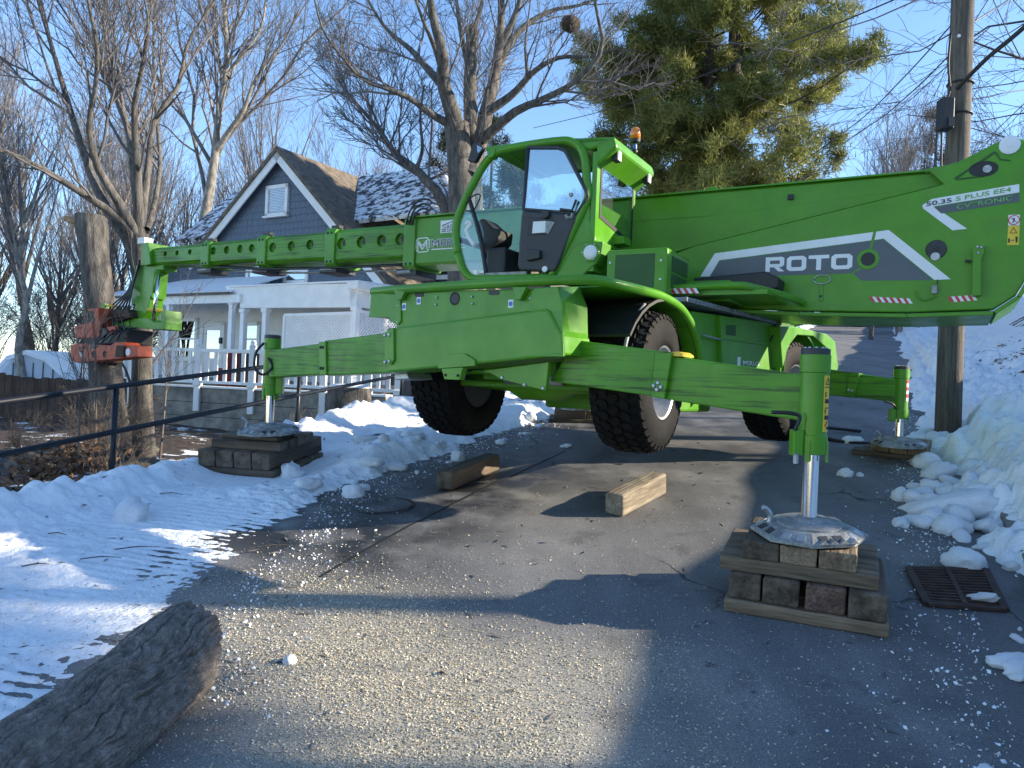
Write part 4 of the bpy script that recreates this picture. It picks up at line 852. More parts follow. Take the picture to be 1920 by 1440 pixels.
MB().lathe(spx(*c4(785, 778), NC + .05), BN, [(0, .045), (.03, .045), (.035, .035)], 18).build('door_speaker', BLACK, dr)
MB().lathe(spx(*c4(775, 1170), NC + .05), BN, [(0, .03), (.012, .028)], 18).build('door_reflector', WHITE, dr)
SP([c4(*q) for q in ((640, 1020), (735, 1030), (735, 1090), (640, 1110))], NC + .09, NC + .05, 'door_latch', BLACK, dr)
MB().tube([spx(*c4(885, 740), NC + .06), spx(*c4(970, 748), NC + .06), spx(*c4(1000, 670), NC + .06)], .014, 6).build('door_handle', BLACK, dr)
MB().tube([spx(*c4(925, 780), NC + .055), spx(*c4(935, 800), NC + .055), spx(*c4(965, 800), NC + .055), spx(*c4(975, 770), NC + .055)], .016, 6).build('hinge', ALU, dr)
MB().lathe(spx(*c4(962, 634), NC + .03), BN, [(0, .022), (.01, .02)], 14).build('glass_bolt', ALU, dr)
# inside the cab
def inb(t, n, z, a, b_, c_, name, m=BLACK): return MB().box(sw(t, n, z), BD * a, BN * b_, UZ * c_).build(name, m, TR, bevel=.03)
inb(.42, .62, 3.15, .24, .24, .09, 'seat_cushion'); inb(.22, .62, 3.48, .08, .24, .34, 'seat_back'); inb(.40, .62, 2.98, .2, .2, .1, 'seat_base', DARK)
inb(1.22, .62, 3.05, .12, .3, .18, 'dashboard', DARK); MB().tube([sw(1.1, .62, 3.1), sw(.92, .62, 3.42)], .035, 10).build('steering_column', BLACK, TR)
sc_ = sw(.88, .62, 3.45); dn = (BD * -.5 + UZ * .85).normalized(); e1 = BN; e2 = dn.cross(e1)
MB().tube([sc_ + (e1 * math.cos(t) + e2 * math.sin(t)) * .18 for t in np.linspace(0, 6.283, 25)], .016, 8).build('steering_wheel', BLACK, TR, True)
for t_, n_, z_ in ((.62, .93, 3.3), (.62, .3, 3.3)): MB().tube([sw(t_, n_, z_ - .12), sw(t_ + .03, n_, z_), sw(t_ + .08, n_, z_ + .09)], [.03, .016, .024], 8).build('joystick', BLACK, TR, True)
SP([c4(*q) for q in ((270, 830), (330, 800), (400, 870), (450, 880), (440, 960), (330, 1100), (310, 950))], .8, .5, 'front_console', BLACK, TR, .02)
# mirrors, headlamp panel, air box
mr_ = SP([c4(*q) for q in ((270, 250), (330, 290), (270, 400), (215, 390), (240, 310))], NC + .1, NC + .04, 'mirror', BLACK, TR, .01)
SP([c4(*q) for q in ((285, 275), (322, 296), (300, 330), (288, 330))], NC + .104, NC + .1, 'mirror_glass', GLASSD, mr_, 0)
SP([c4(*q) for q in ((345, 290), (420, 300), (400, 360), (370, 370))], NC + .05, NC - .05, 'mirror_arm', GREEN, mr_)
MB().tube(arc([spx(*c4(*q), NC + .02) for q in ((205, 700), (260, 640), (310, 640), (265, 740), (205, 750))], 3), .008, 6).build('mirror_wire', BLACK, TR)
hl = SP([c4(*q) for q in ((985, 990), (1080, 965), (1195, 970), (1180, 1060), (1140, 1130), (1020, 1240), (840, 1240))], NC + .01, NC - .2, 'lamp_panel', GREEN, TR, .015)
lp = spx(*c4(1105, 1050), NC + .01); MB().lathe(lp, BN, [(0, .09), (.012, .09), (.016, .078)], 28).build('lamp_bezel', GREEN, hl); MB().lathe(lp, BN, [(.01, .074), (.02, .066), (.026, .03)], 28).build('lamp_lens', WHITE, hl, True)
for k in range(6): bolt(lp + (BD * math.cos(k * 1.047) + UZ * math.sin(k * 1.047)) * .083 + BN * .012, BN, .008, hl)
SP([c4(*q) for q in ((1190, 960), (1215, 930), (1340, 930), (1345, 985), (1190, 1000))], .7, .5, 'hood_bracket', GREEN)
bxo = MB().prism([sw(-.13, NC, 2.66), sw(-.72, NC, 2.66), sw(-.72, NC, 3.09), sw(-.13, NC, 3.09)], [sw(-.13, .48, 2.66), sw(-.72, .48, 2.66), sw(-.72, .48, 3.09), sw(-.13, .48, 3.09)]).build('cooler_box', GREEN, TR, bevel=.025)
MB().prism([sw(-.22, NC + .004, 2.73), sw(-.60, NC + .004, 2.73), sw(-.60, NC + .004, 3.04), sw(-.22, NC + .004, 3.04)], [sw(-.22, NC - .01, 2.73), sw(-.60, NC - .01, 2.73), sw(-.60, NC - .01, 3.04), sw(-.22, NC - .01, 3.04)]).build('cooler_mesh', DGREEN, bxo)
for z0, z1_ in ((2.74, 2.87), (2.89, 3.03)): MB().prism([sw(-.724, NC - .12, z0), sw(-.724, .56, z0), sw(-.724, .56, z1_), sw(-.724, NC - .12, z1_)], [sw(-.71, NC - .12, z0), sw(-.71, .56, z0), sw(-.71, .56, z1_), sw(-.71, NC - .12, z1_)]).build('cooler_mesh', DGREEN, bxo)
for q in ((-.17, 2.8), (-.17, 2.97), (-.66, 2.8), (-.66, 2.97)): bolt(sw(q[0], NC, q[1]), BN, .012, bxo, WHITE)
# --- the grapple saw at the end of the jib
gq = lambda x, y, n: spx(*cb2(x, y), n)
GS = thing('grapple_saw', 'orange grapple saw clamped on the tall cut trunk, hanging from the green boom', 'saw', gq(780, 560, 0))
def GP(pts, n1, n0, name, m=ORANGE, bevel=.012, par=GS): a = [gq(x, y, n1) for x, y in pts]; return MB().prism(a, [p + BN * (n0 - n1) for p in a]).build(name, m, par, bevel=bevel)
body = GP([(530, 430), (570, 415), (830, 430), (860, 405), (930, 405), (940, 430), (1020, 430), (1032, 515), (860, 535), (570, 560), (530, 545), (525, 470)], .22, -.05, 'saw_body')
cut(body, [MB().tube_raw([gq(x, 495 + k, .35), gq(x, 495 + k, -.2)], BN, [.055, .055], 18) for k, x in enumerate((612, 700, 785))])
GP([(670, 420), (720, 415), (740, 440), (700, 460), (675, 450)], .225, .2, 'body_slot', BLACK, 0)
MB().lathe(gq(960, 480, .22), BN, [(0, .06), (.004, .06)], 20).build('maker_plate', HWHITE, GS)
text_on('lettering', '2040', lambda x, y: gq(x, y, .22), (585, 462), (655, 458), (585, 440), INK, GS, BN * .003)
GP([(556, 285), (690, 255), (700, 380), (565, 372)], .15, -.1, 'clamp_housing'); GP([(635, 160), (735, 145), (740, 240), (752, 260), (742, 380), (700, 375), (690, 260), (715, 240), (700, 180)], .12, -.15, 'clamp_arm')
text_on('lettering', '210', lambda x, y: gq(x, y, .15), (572, 312), (610, 308), (572, 290), INK, GS, BN * .003)
GP([(760, 300), (960, 310), (950, 420), (740, 420), (730, 380)], .1, -.35, 'rotator', BLACK); GP([(830, 170), (960, 160), (975, 220), (870, 260), (820, 240)], -.05, -.35, 'motor_guard', IRON)
GP([(805, 290), (860, 285), (868, 340), (810, 350)], .14, .08, 'clamp_link'); GP([(870, 430), (930, 430), (925, 520), (860, 515)], .25, .2, 'clamp_link', IRON)
for k in range(5): MB().tube(arc([gq(780 + 30 * k, 200, -.05), gq(760 + 45 * k, 330, .16), gq(700 + 60 * k, 420 - 10 * k, .2), gq(820 + 30 * k, 330, .2), gq(900 + 30 * k, 300, -.02)], 5), .013, 6).build('hose', BLACK, GS, True)
GP([(790, 330), (860, 330), (850, 400), (800, 400)], -.3, -.75, 'grapple_tine', IRON); GP([(560, 520), (640, 520), (640, 555), (560, 558)], -.05, -.75, 'grapple_tine', IRON)
# ------------------------------------------------------------------ timbers and cribbing
GN = V((-.03, -.113, 1)).normalized()
def timber(c, u, v, w, a, b, h, m, label, group=None, bevel=.012, name='timber', seed=0, cracked=0):
    """a,b,h: half sizes along u,v,w; ends and edges a little uneven"""
    rnd = random.Random(seed); me = MB(); n = 6; ring = []
    long_u = a > b; A, Bh = (u, v) if long_u else (v, u); La, Lb = (a, b) if long_u else (b, a)
    vs = []
    for i in range(n + 1):
        x = -La + 2 * La * i / n; j = lambda s: 1 + rnd.uniform(-s, s)
        for sy, sz in ((-1, -1), (1, -1), (1, 1), (-1, 1)):
            vs.append(V((x * (1 + rnd.uniform(-.008, .008)), sy * Lb * j(.04), sz * h * (j(.06) if sz > 0 else 1))))
    fs = []
    for i in range(n):
        for k in range(4): fs.append((4 * i + k, 4 * i + (k + 1) % 4, 4 * i + 4 + (k + 1) % 4, 4 * i + 4 + k))
    fs += [(3, 2, 1, 0), tuple(4 * n + k for k in range(4))]
    off = V((rnd.uniform(-9, 9), rnd.uniform(-9, 9), rnd.uniform(-9, 9)))      # each piece shows its own stretch of grain
    me.add([v + off for v in vs], fs); o = me.build(name, m, None, bevel=bevel)
    Rm = Matrix((A, Bh, w)).transposed().to_4x4(); o.matrix_world = Matrix.Translation(V(c) - Rm @ off) @ Rm; return tag(o, label, name.replace('_', ' '), group)
def crib(Apx, Bpx, layers, length=None):
    A = gpt(*Apx); B_ = gpt(*Bpx); u = (B_ - A).normalized(); v = GN.cross(u); Lu = (B_ - A).length if length is None else length
    z = .004
    for kind, items in layers:
        hmax = 0
        for (u0, u1, v0, v1, h, m, lab, grp) in items:
            bev = .013 if kind == 'sleeper' else .008
            c = A + u * (u0 + u1) / 2 * Lu + v * (v0 + v1) / 2 * Lu + GN * (z + h / 2)
            timber(c, u, v, GN, (u1 - u0) / 2 * Lu, (v1 - v0) / 2 * Lu, h / 2 - .001, m, lab, grp, bev, kind, seed=hash((round(u0, 3), round(v0, 3), round(z, 3))) % 9999); hmax = max(hmax, h)
        z += hmax
    return A, u, v, Lu, z
ORD = ('first', 'second', 'third', 'fourth'); D = 'the drain-side stack'
RFc = crib((1357, 1147), (1667, 1199), [
    ('plank', [(0, 1, 0 + .27 * k, .245 + .27 * k, .075, WOODNEW, 'pale wide bottom plank of ' + D + ', ' + ORD[k] + ' from the downhill side', 'bottom planks of the drain stack') for k in range(3)]),
    ('sleeper', [(.02, .225, .03, .80, .155, WOODOLD, 'dark squared sleeper with broken upper edge in ' + D, None),
                 (.24, .465, .02, .80, .15, WOODOLD, 'grey brown square sleeper beside the gap in ' + D, None),
                 (.505, .745, .02, .82, .15, mat('reddish_timber', (.10, .055, .04), .85, 0, .4, 6, .8, 26, col2=(.18, .11, .08), stretch=(.13, 1.6, 1.6), fine=.3), 'reddish split sleeper in the middle of ' + D, None),
                 (.755, .98, .0, .80, .155, WOODOLD, 'worn sleeper with a ragged top at the drain end of its stack', None)]),
    ('plank', [(-.05, .93, .06 + .175 * k, .225 + .175 * k, .085, mat('brown_plank', (.13, .095, .06), .85, 0, .5, 6, .8, 26, col2=(.24, .18, .12), stretch=(.13, 1.6, 1.6), fine=.3) if k == 0 else MATS['brown_plank'], 'long brown cross plank of ' + D + ', ' + ORD[k] + ' from the downhill side', 'cross planks of the drain stack') for k in range(4)]),
    ('timber', [(.10 + .235 * k, .325 + .235 * k, .05, .70, .105, WOODNEW if k else WOODOLD, 'sawn top block under the pad of ' + D + ', ' + ORD[2 - k] + ' from the drain', 'top blocks of the drain stack') for k in range(3)])])
D2 = 'the railing-side stack'
LFc = crib((372, 887), (513, 898), [
    ('plank', [(0, 1, .30 * k, .28 + .30 * k, .07, WOODOLD, 'dark bottom plank on the snow under ' + D2 + ', ' + ORD[k] + ' from the downhill side', 'bottom planks of the rail stack') for k in range(4)]),
    ('sleeper', [(.0 + .24 * k, .225 + .24 * k, .0, 1.25, .17, WOODOLD, 'thick rounded black sleeper of ' + D2 + ', ' + ORD[k] + ' from the gully', 'sleepers of the rail stack') for k in range(4)]),
    ('plank', [(.08, 1.0, .15 + .20 * k, .335 + .20 * k, .09, WOODOLD, 'grey squared cross plank of ' + D2 + ', ' + ORD[k] + ' from the downhill side', 'cross planks of the rail stack') for k in range(4)]),
    ('plank', [(.18, .92, .22, .62, .045, WOODOLD, 'short flat board under the pad on ' + D2, None)])])
D3 = 'the low stack by the right snow bank'
RRc = crib((1596, 852), (1738, 868), [
    ('plank', [(0, 1, .0, .3, .06, WOODOLD, 'long dark plank at the foot of ' + D3, None), (.1, 1, .35, .65, .06, WOODOLD, 'shorter dark plank behind the long one under ' + D3, None)]),
    ('timber', [(.26 + .245 * k, .495 + .245 * k, .02, .7, .12, WOODNEW, 'brown timber block of ' + D3 + ', ' + ORD[2 - k] + ' from the bank', 'blocks of the low stack') for k in range(3)])])
LRc = crib((1039, 792), (1118, 794), [
    ('plank', [(-.12, 1.1, -.02, .8, .05, WOODOLD, 'thin dark board on the icy road behind the lifted wheels', None)]),
    ('timber', [(0, .75, .02, .7, .13, WOODOLD, 'dark timber block on the thin board behind the lifted wheels', None), (.76, 1.0, .05, .7, .13, WOODNEW, 'narrow lighter timber block on the thin board behind the lifted wheels', None)])])
def loose(a, b_, c_, h, label, m, seed):
    A = gpt(*a); B_ = gpt(*b_); Cc = gpt(*c_); v = (Cc - B_); v -= GN * v.dot(GN); Lv = v.length; v.normalize(); u = v.cross(GN).normalized(); W = abs((B_ - A).dot(u)); W = max(W, .17)
    c = B_ - u * W / 2 + v * Lv / 2 + GN * (h / 2 + .003)
    timber(c, u, v, GN, W / 2, Lv / 2, h / 2, m, label, None, .022, 'timber', seed)
loose((1134, 966), (1168, 971), (1250, 926), .19, 'pale sunlit timber lying alone on the road beneath the lifted wheel', mat('pale_timber', (.20, .16, .11), .85, 0, .4, 6, .7, 26, col2=(.31, .26, .19), stretch=(.13, 1.6, 1.6), fine=.3), 3)
loose((814, 919), (848, 921), (938, 881), .17, 'dark brown timber lying alone at the edge of the left snow', WOODOLD, 4)
# steel pads under the jacks, each a part of the crane
def pad(l, b, z, R, yaw, par, s=1.):
    c = mw(l, b, z); e1 = V((math.cos(yaw), math.sin(yaw), 0)); e2 = UZ.cross(e1); e1 = (e1 - GN * e1.dot(GN)).normalized(); e2 = GN.cross(e1); up = GN
    o8 = [(1, .42), (.42, .9), (-.42, .9), (-1, .42), (-1, -.42), (-.42, -.9), (.42, -.9), (1, -.42)]
    m_ = MB(); lo = [c + (e1 * x + e2 * y) * R for x, y in o8]; mi = [p + up * .022 for p in lo]; hi = [c + (e1 * x + e2 * y) * R * .74 + up * .062 for x, y in o8]
    m_.prism(mi, lo); m_.prism(hi, mi); po = m_.build('foot_pad', ALU, par, bevel=.004)
    for k in range(8):     # pockets round the slope
        a = (mi[k] + mi[(k + 1) % 8]) / 2; t = (hi[k] + hi[(k + 1) % 8]) / 2; s_ = (mi[(k + 1) % 8] - mi[k]) * .24; nn = s_.cross(t - a).normalized(); nn = nn if nn.z > 0 else -nn
        for sg in (-.62, .62):
            q0 = a * .8 + t * .2 + s_ * sg * 1.3; q1 = a * .25 + t * .75 + s_ * sg * 1.1; w_ = s_ * .42
            qq = [q0 - w_, q0 + w_, q1 + w_, q1 - w_]; MB().prism([x + nn * .003 for x in qq], [x - nn * .004 for x in qq]).build('pad_pocket', DARK if k % 2 else STEEL, po)
    m2 = MB().lathe(c, up, [(.06, R * .62), (.072, R * .62), (.078, R * .56), (.08, .09), (.10, .07), (.105, .03)], 36); m2.build('pad_socket', ALU, po, auto=30)
    for k in range(4):
        f0 = c + e1 * R * (-.3 + .2 * k) - e2 * R * .92; MB().prism([f0 + up * .022, f0 + e1 * .06 + up * .022, f0 + e1 * .03 + up * .045], [x + e2 * .14 for x in (f0 + up * .022, f0 + e1 * .06 + up * .022, f0 + e1 * .03 + up * .045)]).build('pad_rib', ALU, po)
    hb = c - e1 * R * .72 + e2 * R * .2 + up * .05; MB().tube(arc([hb, hb + up * .05 + e1 * .005, hb + up * .085 - e1 * .02, hb + up * .10 - e1 * .045], 4), [.016] * 13, 8).build('pad_handle', STEEL, po, True)
    return po
pad(2.694, -2.627, 1.000, .30, .15, jr); pad(-2.694, -2.627, 1.215, .30, .3, jl); pad(2.152, 2.258, 1.305, .28, .1, jb); pad(-2.152, 2.258, 1.50, .28, .1, jk)
# ------------------------------------------------------------------ storm drain, manholes, mat, road seam
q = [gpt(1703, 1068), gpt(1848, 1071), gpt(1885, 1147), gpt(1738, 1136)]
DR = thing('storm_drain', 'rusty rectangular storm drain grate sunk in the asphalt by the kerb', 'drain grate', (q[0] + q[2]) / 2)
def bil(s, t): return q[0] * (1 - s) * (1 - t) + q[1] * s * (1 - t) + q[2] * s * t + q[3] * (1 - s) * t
MB().prism([p + UZ * .006 for p in q], [p + UZ * .003 for p in q]).build('pit_shadow', INK, DR)  # flat black sheet painted in as the shade under the bars
for a, b_ in (((0, 0), (1, 0)), ((1, 0), (1, 1)), ((1, 1), (0, 1)), ((0, 1), (0, 0))): MB().bar(bil(*a) + UZ * .012, bil(*b_) + UZ * .012, .045, .022).build('frame', IRON, DR, bevel=.003)
for k in range(13):
    t = (k + .7) / 13.4; MB().bar(bil(.03, t) + UZ * .012, bil(.97, t) + UZ * .012, .024, .02).build('bar', IRON, DR, bevel=.003)
MB().bar(bil(.5, .02) + UZ * .014, bil(.5, .98) + UZ * .014, .03, .022).build('crossbar', IRON, DR, bevel=.003)
def manhole(px, r, label):
    c = gpt(*px, -.003); M_ = thing('manhole_cover', label, 'manhole', c); o = MB(); n_ = 48
    for rr, zz in ((r, .003), (r, .0065), (r - .025, .0065), (r - .025, .003)): o.v += [tuple(c + GN * zz + (ML * math.cos(6.2832 * k / n_) + GN.cross(ML) * math.sin(6.2832 * k / n_)) * rr) for k in range(n_)]
    o.f = [(a * n_ + k, a * n_ + (k + 1) % n_, ((a + 1) % 4) * n_ + (k + 1) % n_, ((a + 1) % 4) * n_ + k) for a in range(4) for k in range(n_)]; o.build('cover_ring', IRON, M_)
    MB().tube([c + GN * .006 + (ML * math.cos(t) + GN.cross(ML) * math.sin(t)) * r for t in np.linspace(0, 6.283, 49)], .004, 5).build('rim', INK, M_)
manhole((718, 948), .27, 'round iron manhole cover near the edge of the left snow')
manhole((1425, 806), .30, 'round iron manhole cover in the road beside the raised rear wheel')
c = gpt(1592, 822); MT = thing('outrigger_mat', 'round black rimmed grey mat lying on the road behind the near jack', 'mat', c)
MB().lathe(c, (GN + V((.02, -.06, 0))).normalized(), [(.0, .40), (.03, .42), (.05, .42), (.052, .40)], 44).build('mat_rim', BLACK, MT); MB().lathe(c, (GN + V((.02, -.06, 0))).normalized(), [(.04, .40), (.056, .40)], 44).build('mat_top', mat('mat_grey', (.11, .12, .13), .7, 0, .2), MT)
MB().tube([c + V((-.45, .05, .14)), c + V((.2, .12, .10))], .022, 8).build('mat_handle', BLACK, MT)
sm = MB(); pts = [gpt(600, 1082), gpt(680, 1035), gpt(770, 985), gpt(850, 945), gpt(930, 905), gpt(1010, 868), gpt(1060, 845)]
for a, b_ in zip(pts[:-1], pts[1:]): sm.bar(a + GN * .0035, b_ + GN * .0035, .022, .003)
tag(sm.build('road_seam', INK, road), kind='structure')
# ------------------------------------------------------------------ black pipe rail along the gully
f0 = V((-3.83, 7.46, 0)); fd_ = V((.97, 2.91, 0)); FE = thing('pipe_railing', 'black two-rail pipe railing along the left edge of the road', 'railing', f0 + UZ * .7)
def fz(k): a = f0 + fd_ * k; return a + UZ * (.03 * a.x + .113 * a.y)
for h in (.90, .46): MB().tube([fz(-1.6) + UZ * (h + .01), fz(-.5) + UZ * (h - .008), fz(0) + UZ * h, fz(1) + UZ * (h + .006), fz(2) + UZ * h, fz(2.6) + UZ * h], .027, 10).build('rail', PIPE, FE, True)
for k in (-1, 0, 1, 2): MB().tube([fz(k) - UZ * .4 + V((-.02, 0, 0)), fz(k) + UZ * .9], .029, 10).build('post', PIPE, FE, True)
# ------------------------------------------------------------------ utility pole, its box and cables
pb = V((5.68, 10, 1.2)); PO = thing('utility_pole', 'tall weathered wooden utility pole standing in the right snow bank', 'pole', pb)
POLE = mat('pole_wood', (.085, .07, .056), .85, 0, .35, 4, .5, 22, col2=(.16, .135, .11), stretch=(6, 6, .35), fine=.2)
MB().tube([pb + V((-.005 * k, 0, k * 1.0)) for k in range(0, 10)], [.156 - .0035 * k for k in range(10)], 28).build('shaft', POLE, PO, True)
bx_ = at(1772, 215, 9.82); MB().box(bx_, V((.075, 0, 0)), V((0, .09, 0)), V((0, 0, .20))).build('junction_box', BLACK, PO, bevel=.015); MB().box(bx_ + V((.03, -.10, -.12)), V((.04, 0, 0)), V((0, .01, 0)), V((0, 0, .06))).build('box_port', DARK, PO)
for z in (5.95, 5.55, 7.15): MB().tube([V((5.66, 10, z)) + V((math.cos(t), math.sin(t), 0)) * .15 for t in np.linspace(0, 6.283, 21)], .014, 6).build('strap', BLACK, PO, True)
MB().tube(arc([at(1783, 60, 9.83), at(1778, 120, 9.83), at(1781, 170, 9.83), at(1768, 210, 9.83), at(1764, 330, 9.83), at(1760, 420, 9.83)], 4), .014, 6).build('riser_cable', BLACK, PO, True)
MB().lathe(at(1797, 68, 9.84), V((0, -1, 0)), [(0, .02), (.02, .02)], 8).build('pole_tag', HWHITE, PO)
def wire(pts, r, label):
    tag(MB().tube(arc([V(p) for p in pts], 6), r, 6).build('overhead_cable', BLACK, None, True), label, 'cable')
wire([at(1796, 165, 9.9), at(1850, 110, 9.0), at(1935, 38, 8.0), at(2300, -300, 5.5)], .028, 'thick black overhead cable leaving the pole toward the upper right')
wire([at(1790, 40, 10), at(1690, 150, 12), at(1600, 235, 15), at(1480, 320, 22), at(1400, 372, 30)], .010, 'thin overhead wire dropping from the pole toward the pine')
wire([at(1800, -60, 10), at(1675, 0, 11), at(1500, 72, 13), at(1334, 135, 16), at(1160, 200, 22), at(1000, 240, 30)], .011, 'thin overhead wire crossing in front of the green pine')
wire([at(1802, 55, 9.9), at(1860, 20, 10.5), at(1960, -45, 12)], .012, 'thin overhead wire leaving the pole above the thick cable')
wire([at(1800, 190, 9.9), at(1850, 182, 12), at(1925, 168, 16), at(2100, 150, 22)], .012, 'thin wire leaving the pole straps level to the right')
wire([at(620, 404, 24.6), at(700, 373, 23), at(800, 330, 21), at(960, 262, 18)], .008, 'service wire running from the house roof toward the street')
# ------------------------------------------------------------------ the log in the foreground
def log():
    e0 = gpt(352, 1228, .165); e1 = gpt(70, 1440, .165); d = (e1 - e0).normalized(); e1 = e0 + d * 1.5; a = (UZ - d * d.z).normalized(); b_ = d.cross(a)
    n = 340; m_ = 330; I, J = np.meshgrid(np.linspace(0, 1, m_), np.arange(n) / n * 2 * math.pi, indexing='ij')
    cx = np.cos(J); sx = np.sin(J); ln = I * 1.5
    def per(s, kx, kl, sd_): return fbm(cx * kx + 9 + ln * kl * .3, sx * kx + 4 + ln * kl, sd_, 4)
    rdg = 0; wr = .55 * (fbm(ln * 3.2, cx * 1.3 + 5, 5) - .5) + .35 * (fbm(ln * 6 + 3, sx * 1.8, 6) - .5) + .16 * (fbm(ln * 14, cx * 3 + sx, 7) - .5)
    J2 = J + wr + ln * .5
    for fr_, w, sd_, gw in ((3.6, .020, 20, .22), (6.5, .017, 30, .26), (12, .010, 40, .3), (24, .005, 50, .4)):
        nn = fbm(np.cos(J2) * fr_ + 11 + ln * 2.6, np.sin(J2) * fr_ + 7 - ln * 2.1, sd_, 2); rdg = rdg - w * (1 - sst(0, gw, np.abs(2 * nn - 1)))
    R = .185 + .012 * np.sin(J * 2 + 1) + .02 * (per(0, 1.0, 1.2, 60) - .5) + rdg + .035 * np.exp(-((ln - .18) / .16) ** 2) * np.clip(np.cos(J - .3), 0, 1) + .02 * I
    R = R + .05 * np.exp(-(ln / .1) ** 2) * np.clip(np.cos(J - .2), 0, 1) * .5
    jag = .05 * (fbm(cx * 3 + 7, sx * 3, 70) - .5) * np.exp(-(ln / .12) ** 2) + .02 * (fbm(cx * 9, sx * 9, 71) - .5) * np.exp(-(ln / .05) ** 2)
    L_ = ln + jag - .06 * np.cos(J) * np.exp(-(ln / .08) ** 2)
    co = np.array(e0)[None, None] + np.array(d) * L_[..., None] + (np.array(a) * cx[..., None] + np.array(b_) * sx[..., None]) * R[..., None]
    idx = np.arange(m_ * n).reshape(m_, n); f = np.stack([idx[:-1], np.roll(idx, -1, 1)[:-1], np.roll(idx, -1, 1)[1:], idx[1:]], -1).reshape(-1, 4)
    LG = thing('fallen_log', 'thick log of rough furrowed bark lying on the thin snow in front', 'log', e0 - UZ * .16)
    raw('bark_body', co.reshape(-1, 3), f, BARKLOG, LG)
    k = 7; rr = np.linspace(1.0, 0, k)[:, None]; J1 = J[0][None]; R1 = R[0][None] * rr; dep = L_[0][None] * rr + .05 * (fbm(np.cos(J1) * R1 * 14, np.sin(J1) * R1 * 14 + 3, 80) - .5) * (rr < .99) - .0
    ce = np.array(e0)[None, None] + np.array(d) * dep[..., None] + (np.array(a) * np.cos(J1)[..., None] + np.array(b_) * np.sin(J1)[..., None]) * R1[..., None]
    idx = np.arange(k * n).reshape(k, n); f = np.stack([idx[:-1], idx[1:], np.roll(idx, -1, 1)[1:], np.roll(idx, -1, 1)[:-1]], -1).reshape(-1, 4)
    raw('broken_end', ce.reshape(-1, 3), f, mat('grey_end_wood', (.11, .075, .05), .9, 0, .5, 18, .6, 60, col2=(.22, .155, .10), fine=.3), LG)
BARKLOG = mat('log_bark', (.175, .148, .122), .92, 0, .25, 20, .5, 70, col2=(.27, .23, .195), fine=.3)
log()
# ------------------------------------------------------------------ stumps by the railing
def stump(c, r0, r1, h, label, snow=True, name='tree_stump'):
    S_ = thing(name, label, 'stump', c); n = 40; m_ = 16; I, J = np.meshgrid(np.linspace(0, 1, m_), np.arange(n) / n * 2 * math.pi, indexing='ij')
    R = r0 + (r1 - r0) * I + .10 * r0 * (fbm(np.cos(J) * 2 + 5, np.sin(J) * 2 + I, 9) - .5) + .03 * (fbm(np.cos(J) * 8, np.sin(J) * 8 + I * .8, 10) - .5) + .25 * r0 * np.exp(-I * 6) * fbm(np.cos(J) * 1.5, np.sin(J) * 1.5, 12)
    co = np.stack([c.x + R * np.cos(J), c.y + R * np.sin(J), c.z + I * h + 0 * J], -1); idx = np.arange(m_ * n).reshape(m_, n); f = np.stack([idx[:-1], np.roll(idx, -1, 1)[:-1], np.roll(idx, -1, 1)[1:], idx[1:]], -1).reshape(-1, 4)
    raw('trunk', co.reshape(-1, 3), f, BARK, S_)
    top = MB(); top.v = [tuple(p) for p in co[-1]]; top.f = [tuple(range(n))]; top.build('cut_face', CUTWOOD, S_)
    if snow: MB().lathe(c + UZ * h, UZ, [(0, r1 * .98), (.035, r1 * .93), (.06, r1 * .7), (.065, .05)], 26).build('snow_cap', SNOWM, S_, True)
s_ = at(652, 800, 13.2); stump(V((s_.x, s_.y, s_.z - .35)), .42, .36, 1.02, 'broad sawn stump capped with snow beside the pipe railing')
# ------------------------------------------------------------------ the house
def proj(P):
    x, y, z = P[0], P[1], P[2] - EYE; c, s = math.cos(PITCH), math.sin(PITCH); d = c * y + s * z; v = -s * y + c * z; cr, sr = math.cos(ROLL), math.sin(ROLL)
    return 960 + F * (cr * x + sr * v) / d, 720 - F * (-sr * x + cr * v) / d
HX = V((.866, -.5, 0)); HY = V((.5, .866, 0)); H0 = at(500, 650, 27.); H0.z = 0
def hp(x, y, d=0.): return on_plane(300 + x / 3.43, 260 + y / 3.43, HY, H0 + HY * d)     # a point of the facade plane d metres behind the front wall
def hu(p): return (p - H0).dot(HX)
def hw(u, d, z): return H0 + HX * u + HY * d + UZ * z
HO = thing('house', 'grey blue shingled two storey house with white porch and steep gable', 'house', hw(0, 3, 1.3))
def HPp(pts, d1, d0, name, m, par=HO, bevel=0.): a = [hp(x, y, d1) for x, y in pts]; return MB().prism(a, [p + HY * (d0 - d1) for p in a]).build(name, m, par, bevel=bevel)
apx = hp(770, 118); le = hp(185, 795); re = hp(1450, 950); zb = 1.3; zf = hp(600, 985).z
ul = hu(hp(8, 900)); ur = hu(re)
wallpoly = [(ul, zf), (ul, le.z), (hu(le), le.z), (hu(apx), apx.z), (ur, re.z), (ur, zf)]
Wu = MB().prism([hw(u, 0, z) for u, z in wallpoly], [hw(u, .2, z) for u, z in wallpoly]).build('upper_wall', SIDING, HO)
Wl = MB().prism([hw(ul, .01, zb), hw(ur, .01, zb), hw(ur, .01, zf), hw(ul, .01, zf)], [hw(ul, .2, zb), hw(ur, .2, zb), hw(ur, .2, zf), hw(ul, .2, zf)]).build('lower_wall', CLAP, HO)
cb = MB()
for k in range(int((zf - zb) / .105)):
    z = zb + .105 * k; a = [hw(ul, -.022, z), hw(ur, -.022, z), hw(ur, .006, z + .115), hw(ul, .006, z + .115)]; cb.prism(a, [p + HY * .01 for p in a])
tag(cb.build('clapboards', CLAP, Wl), kind='stuff')
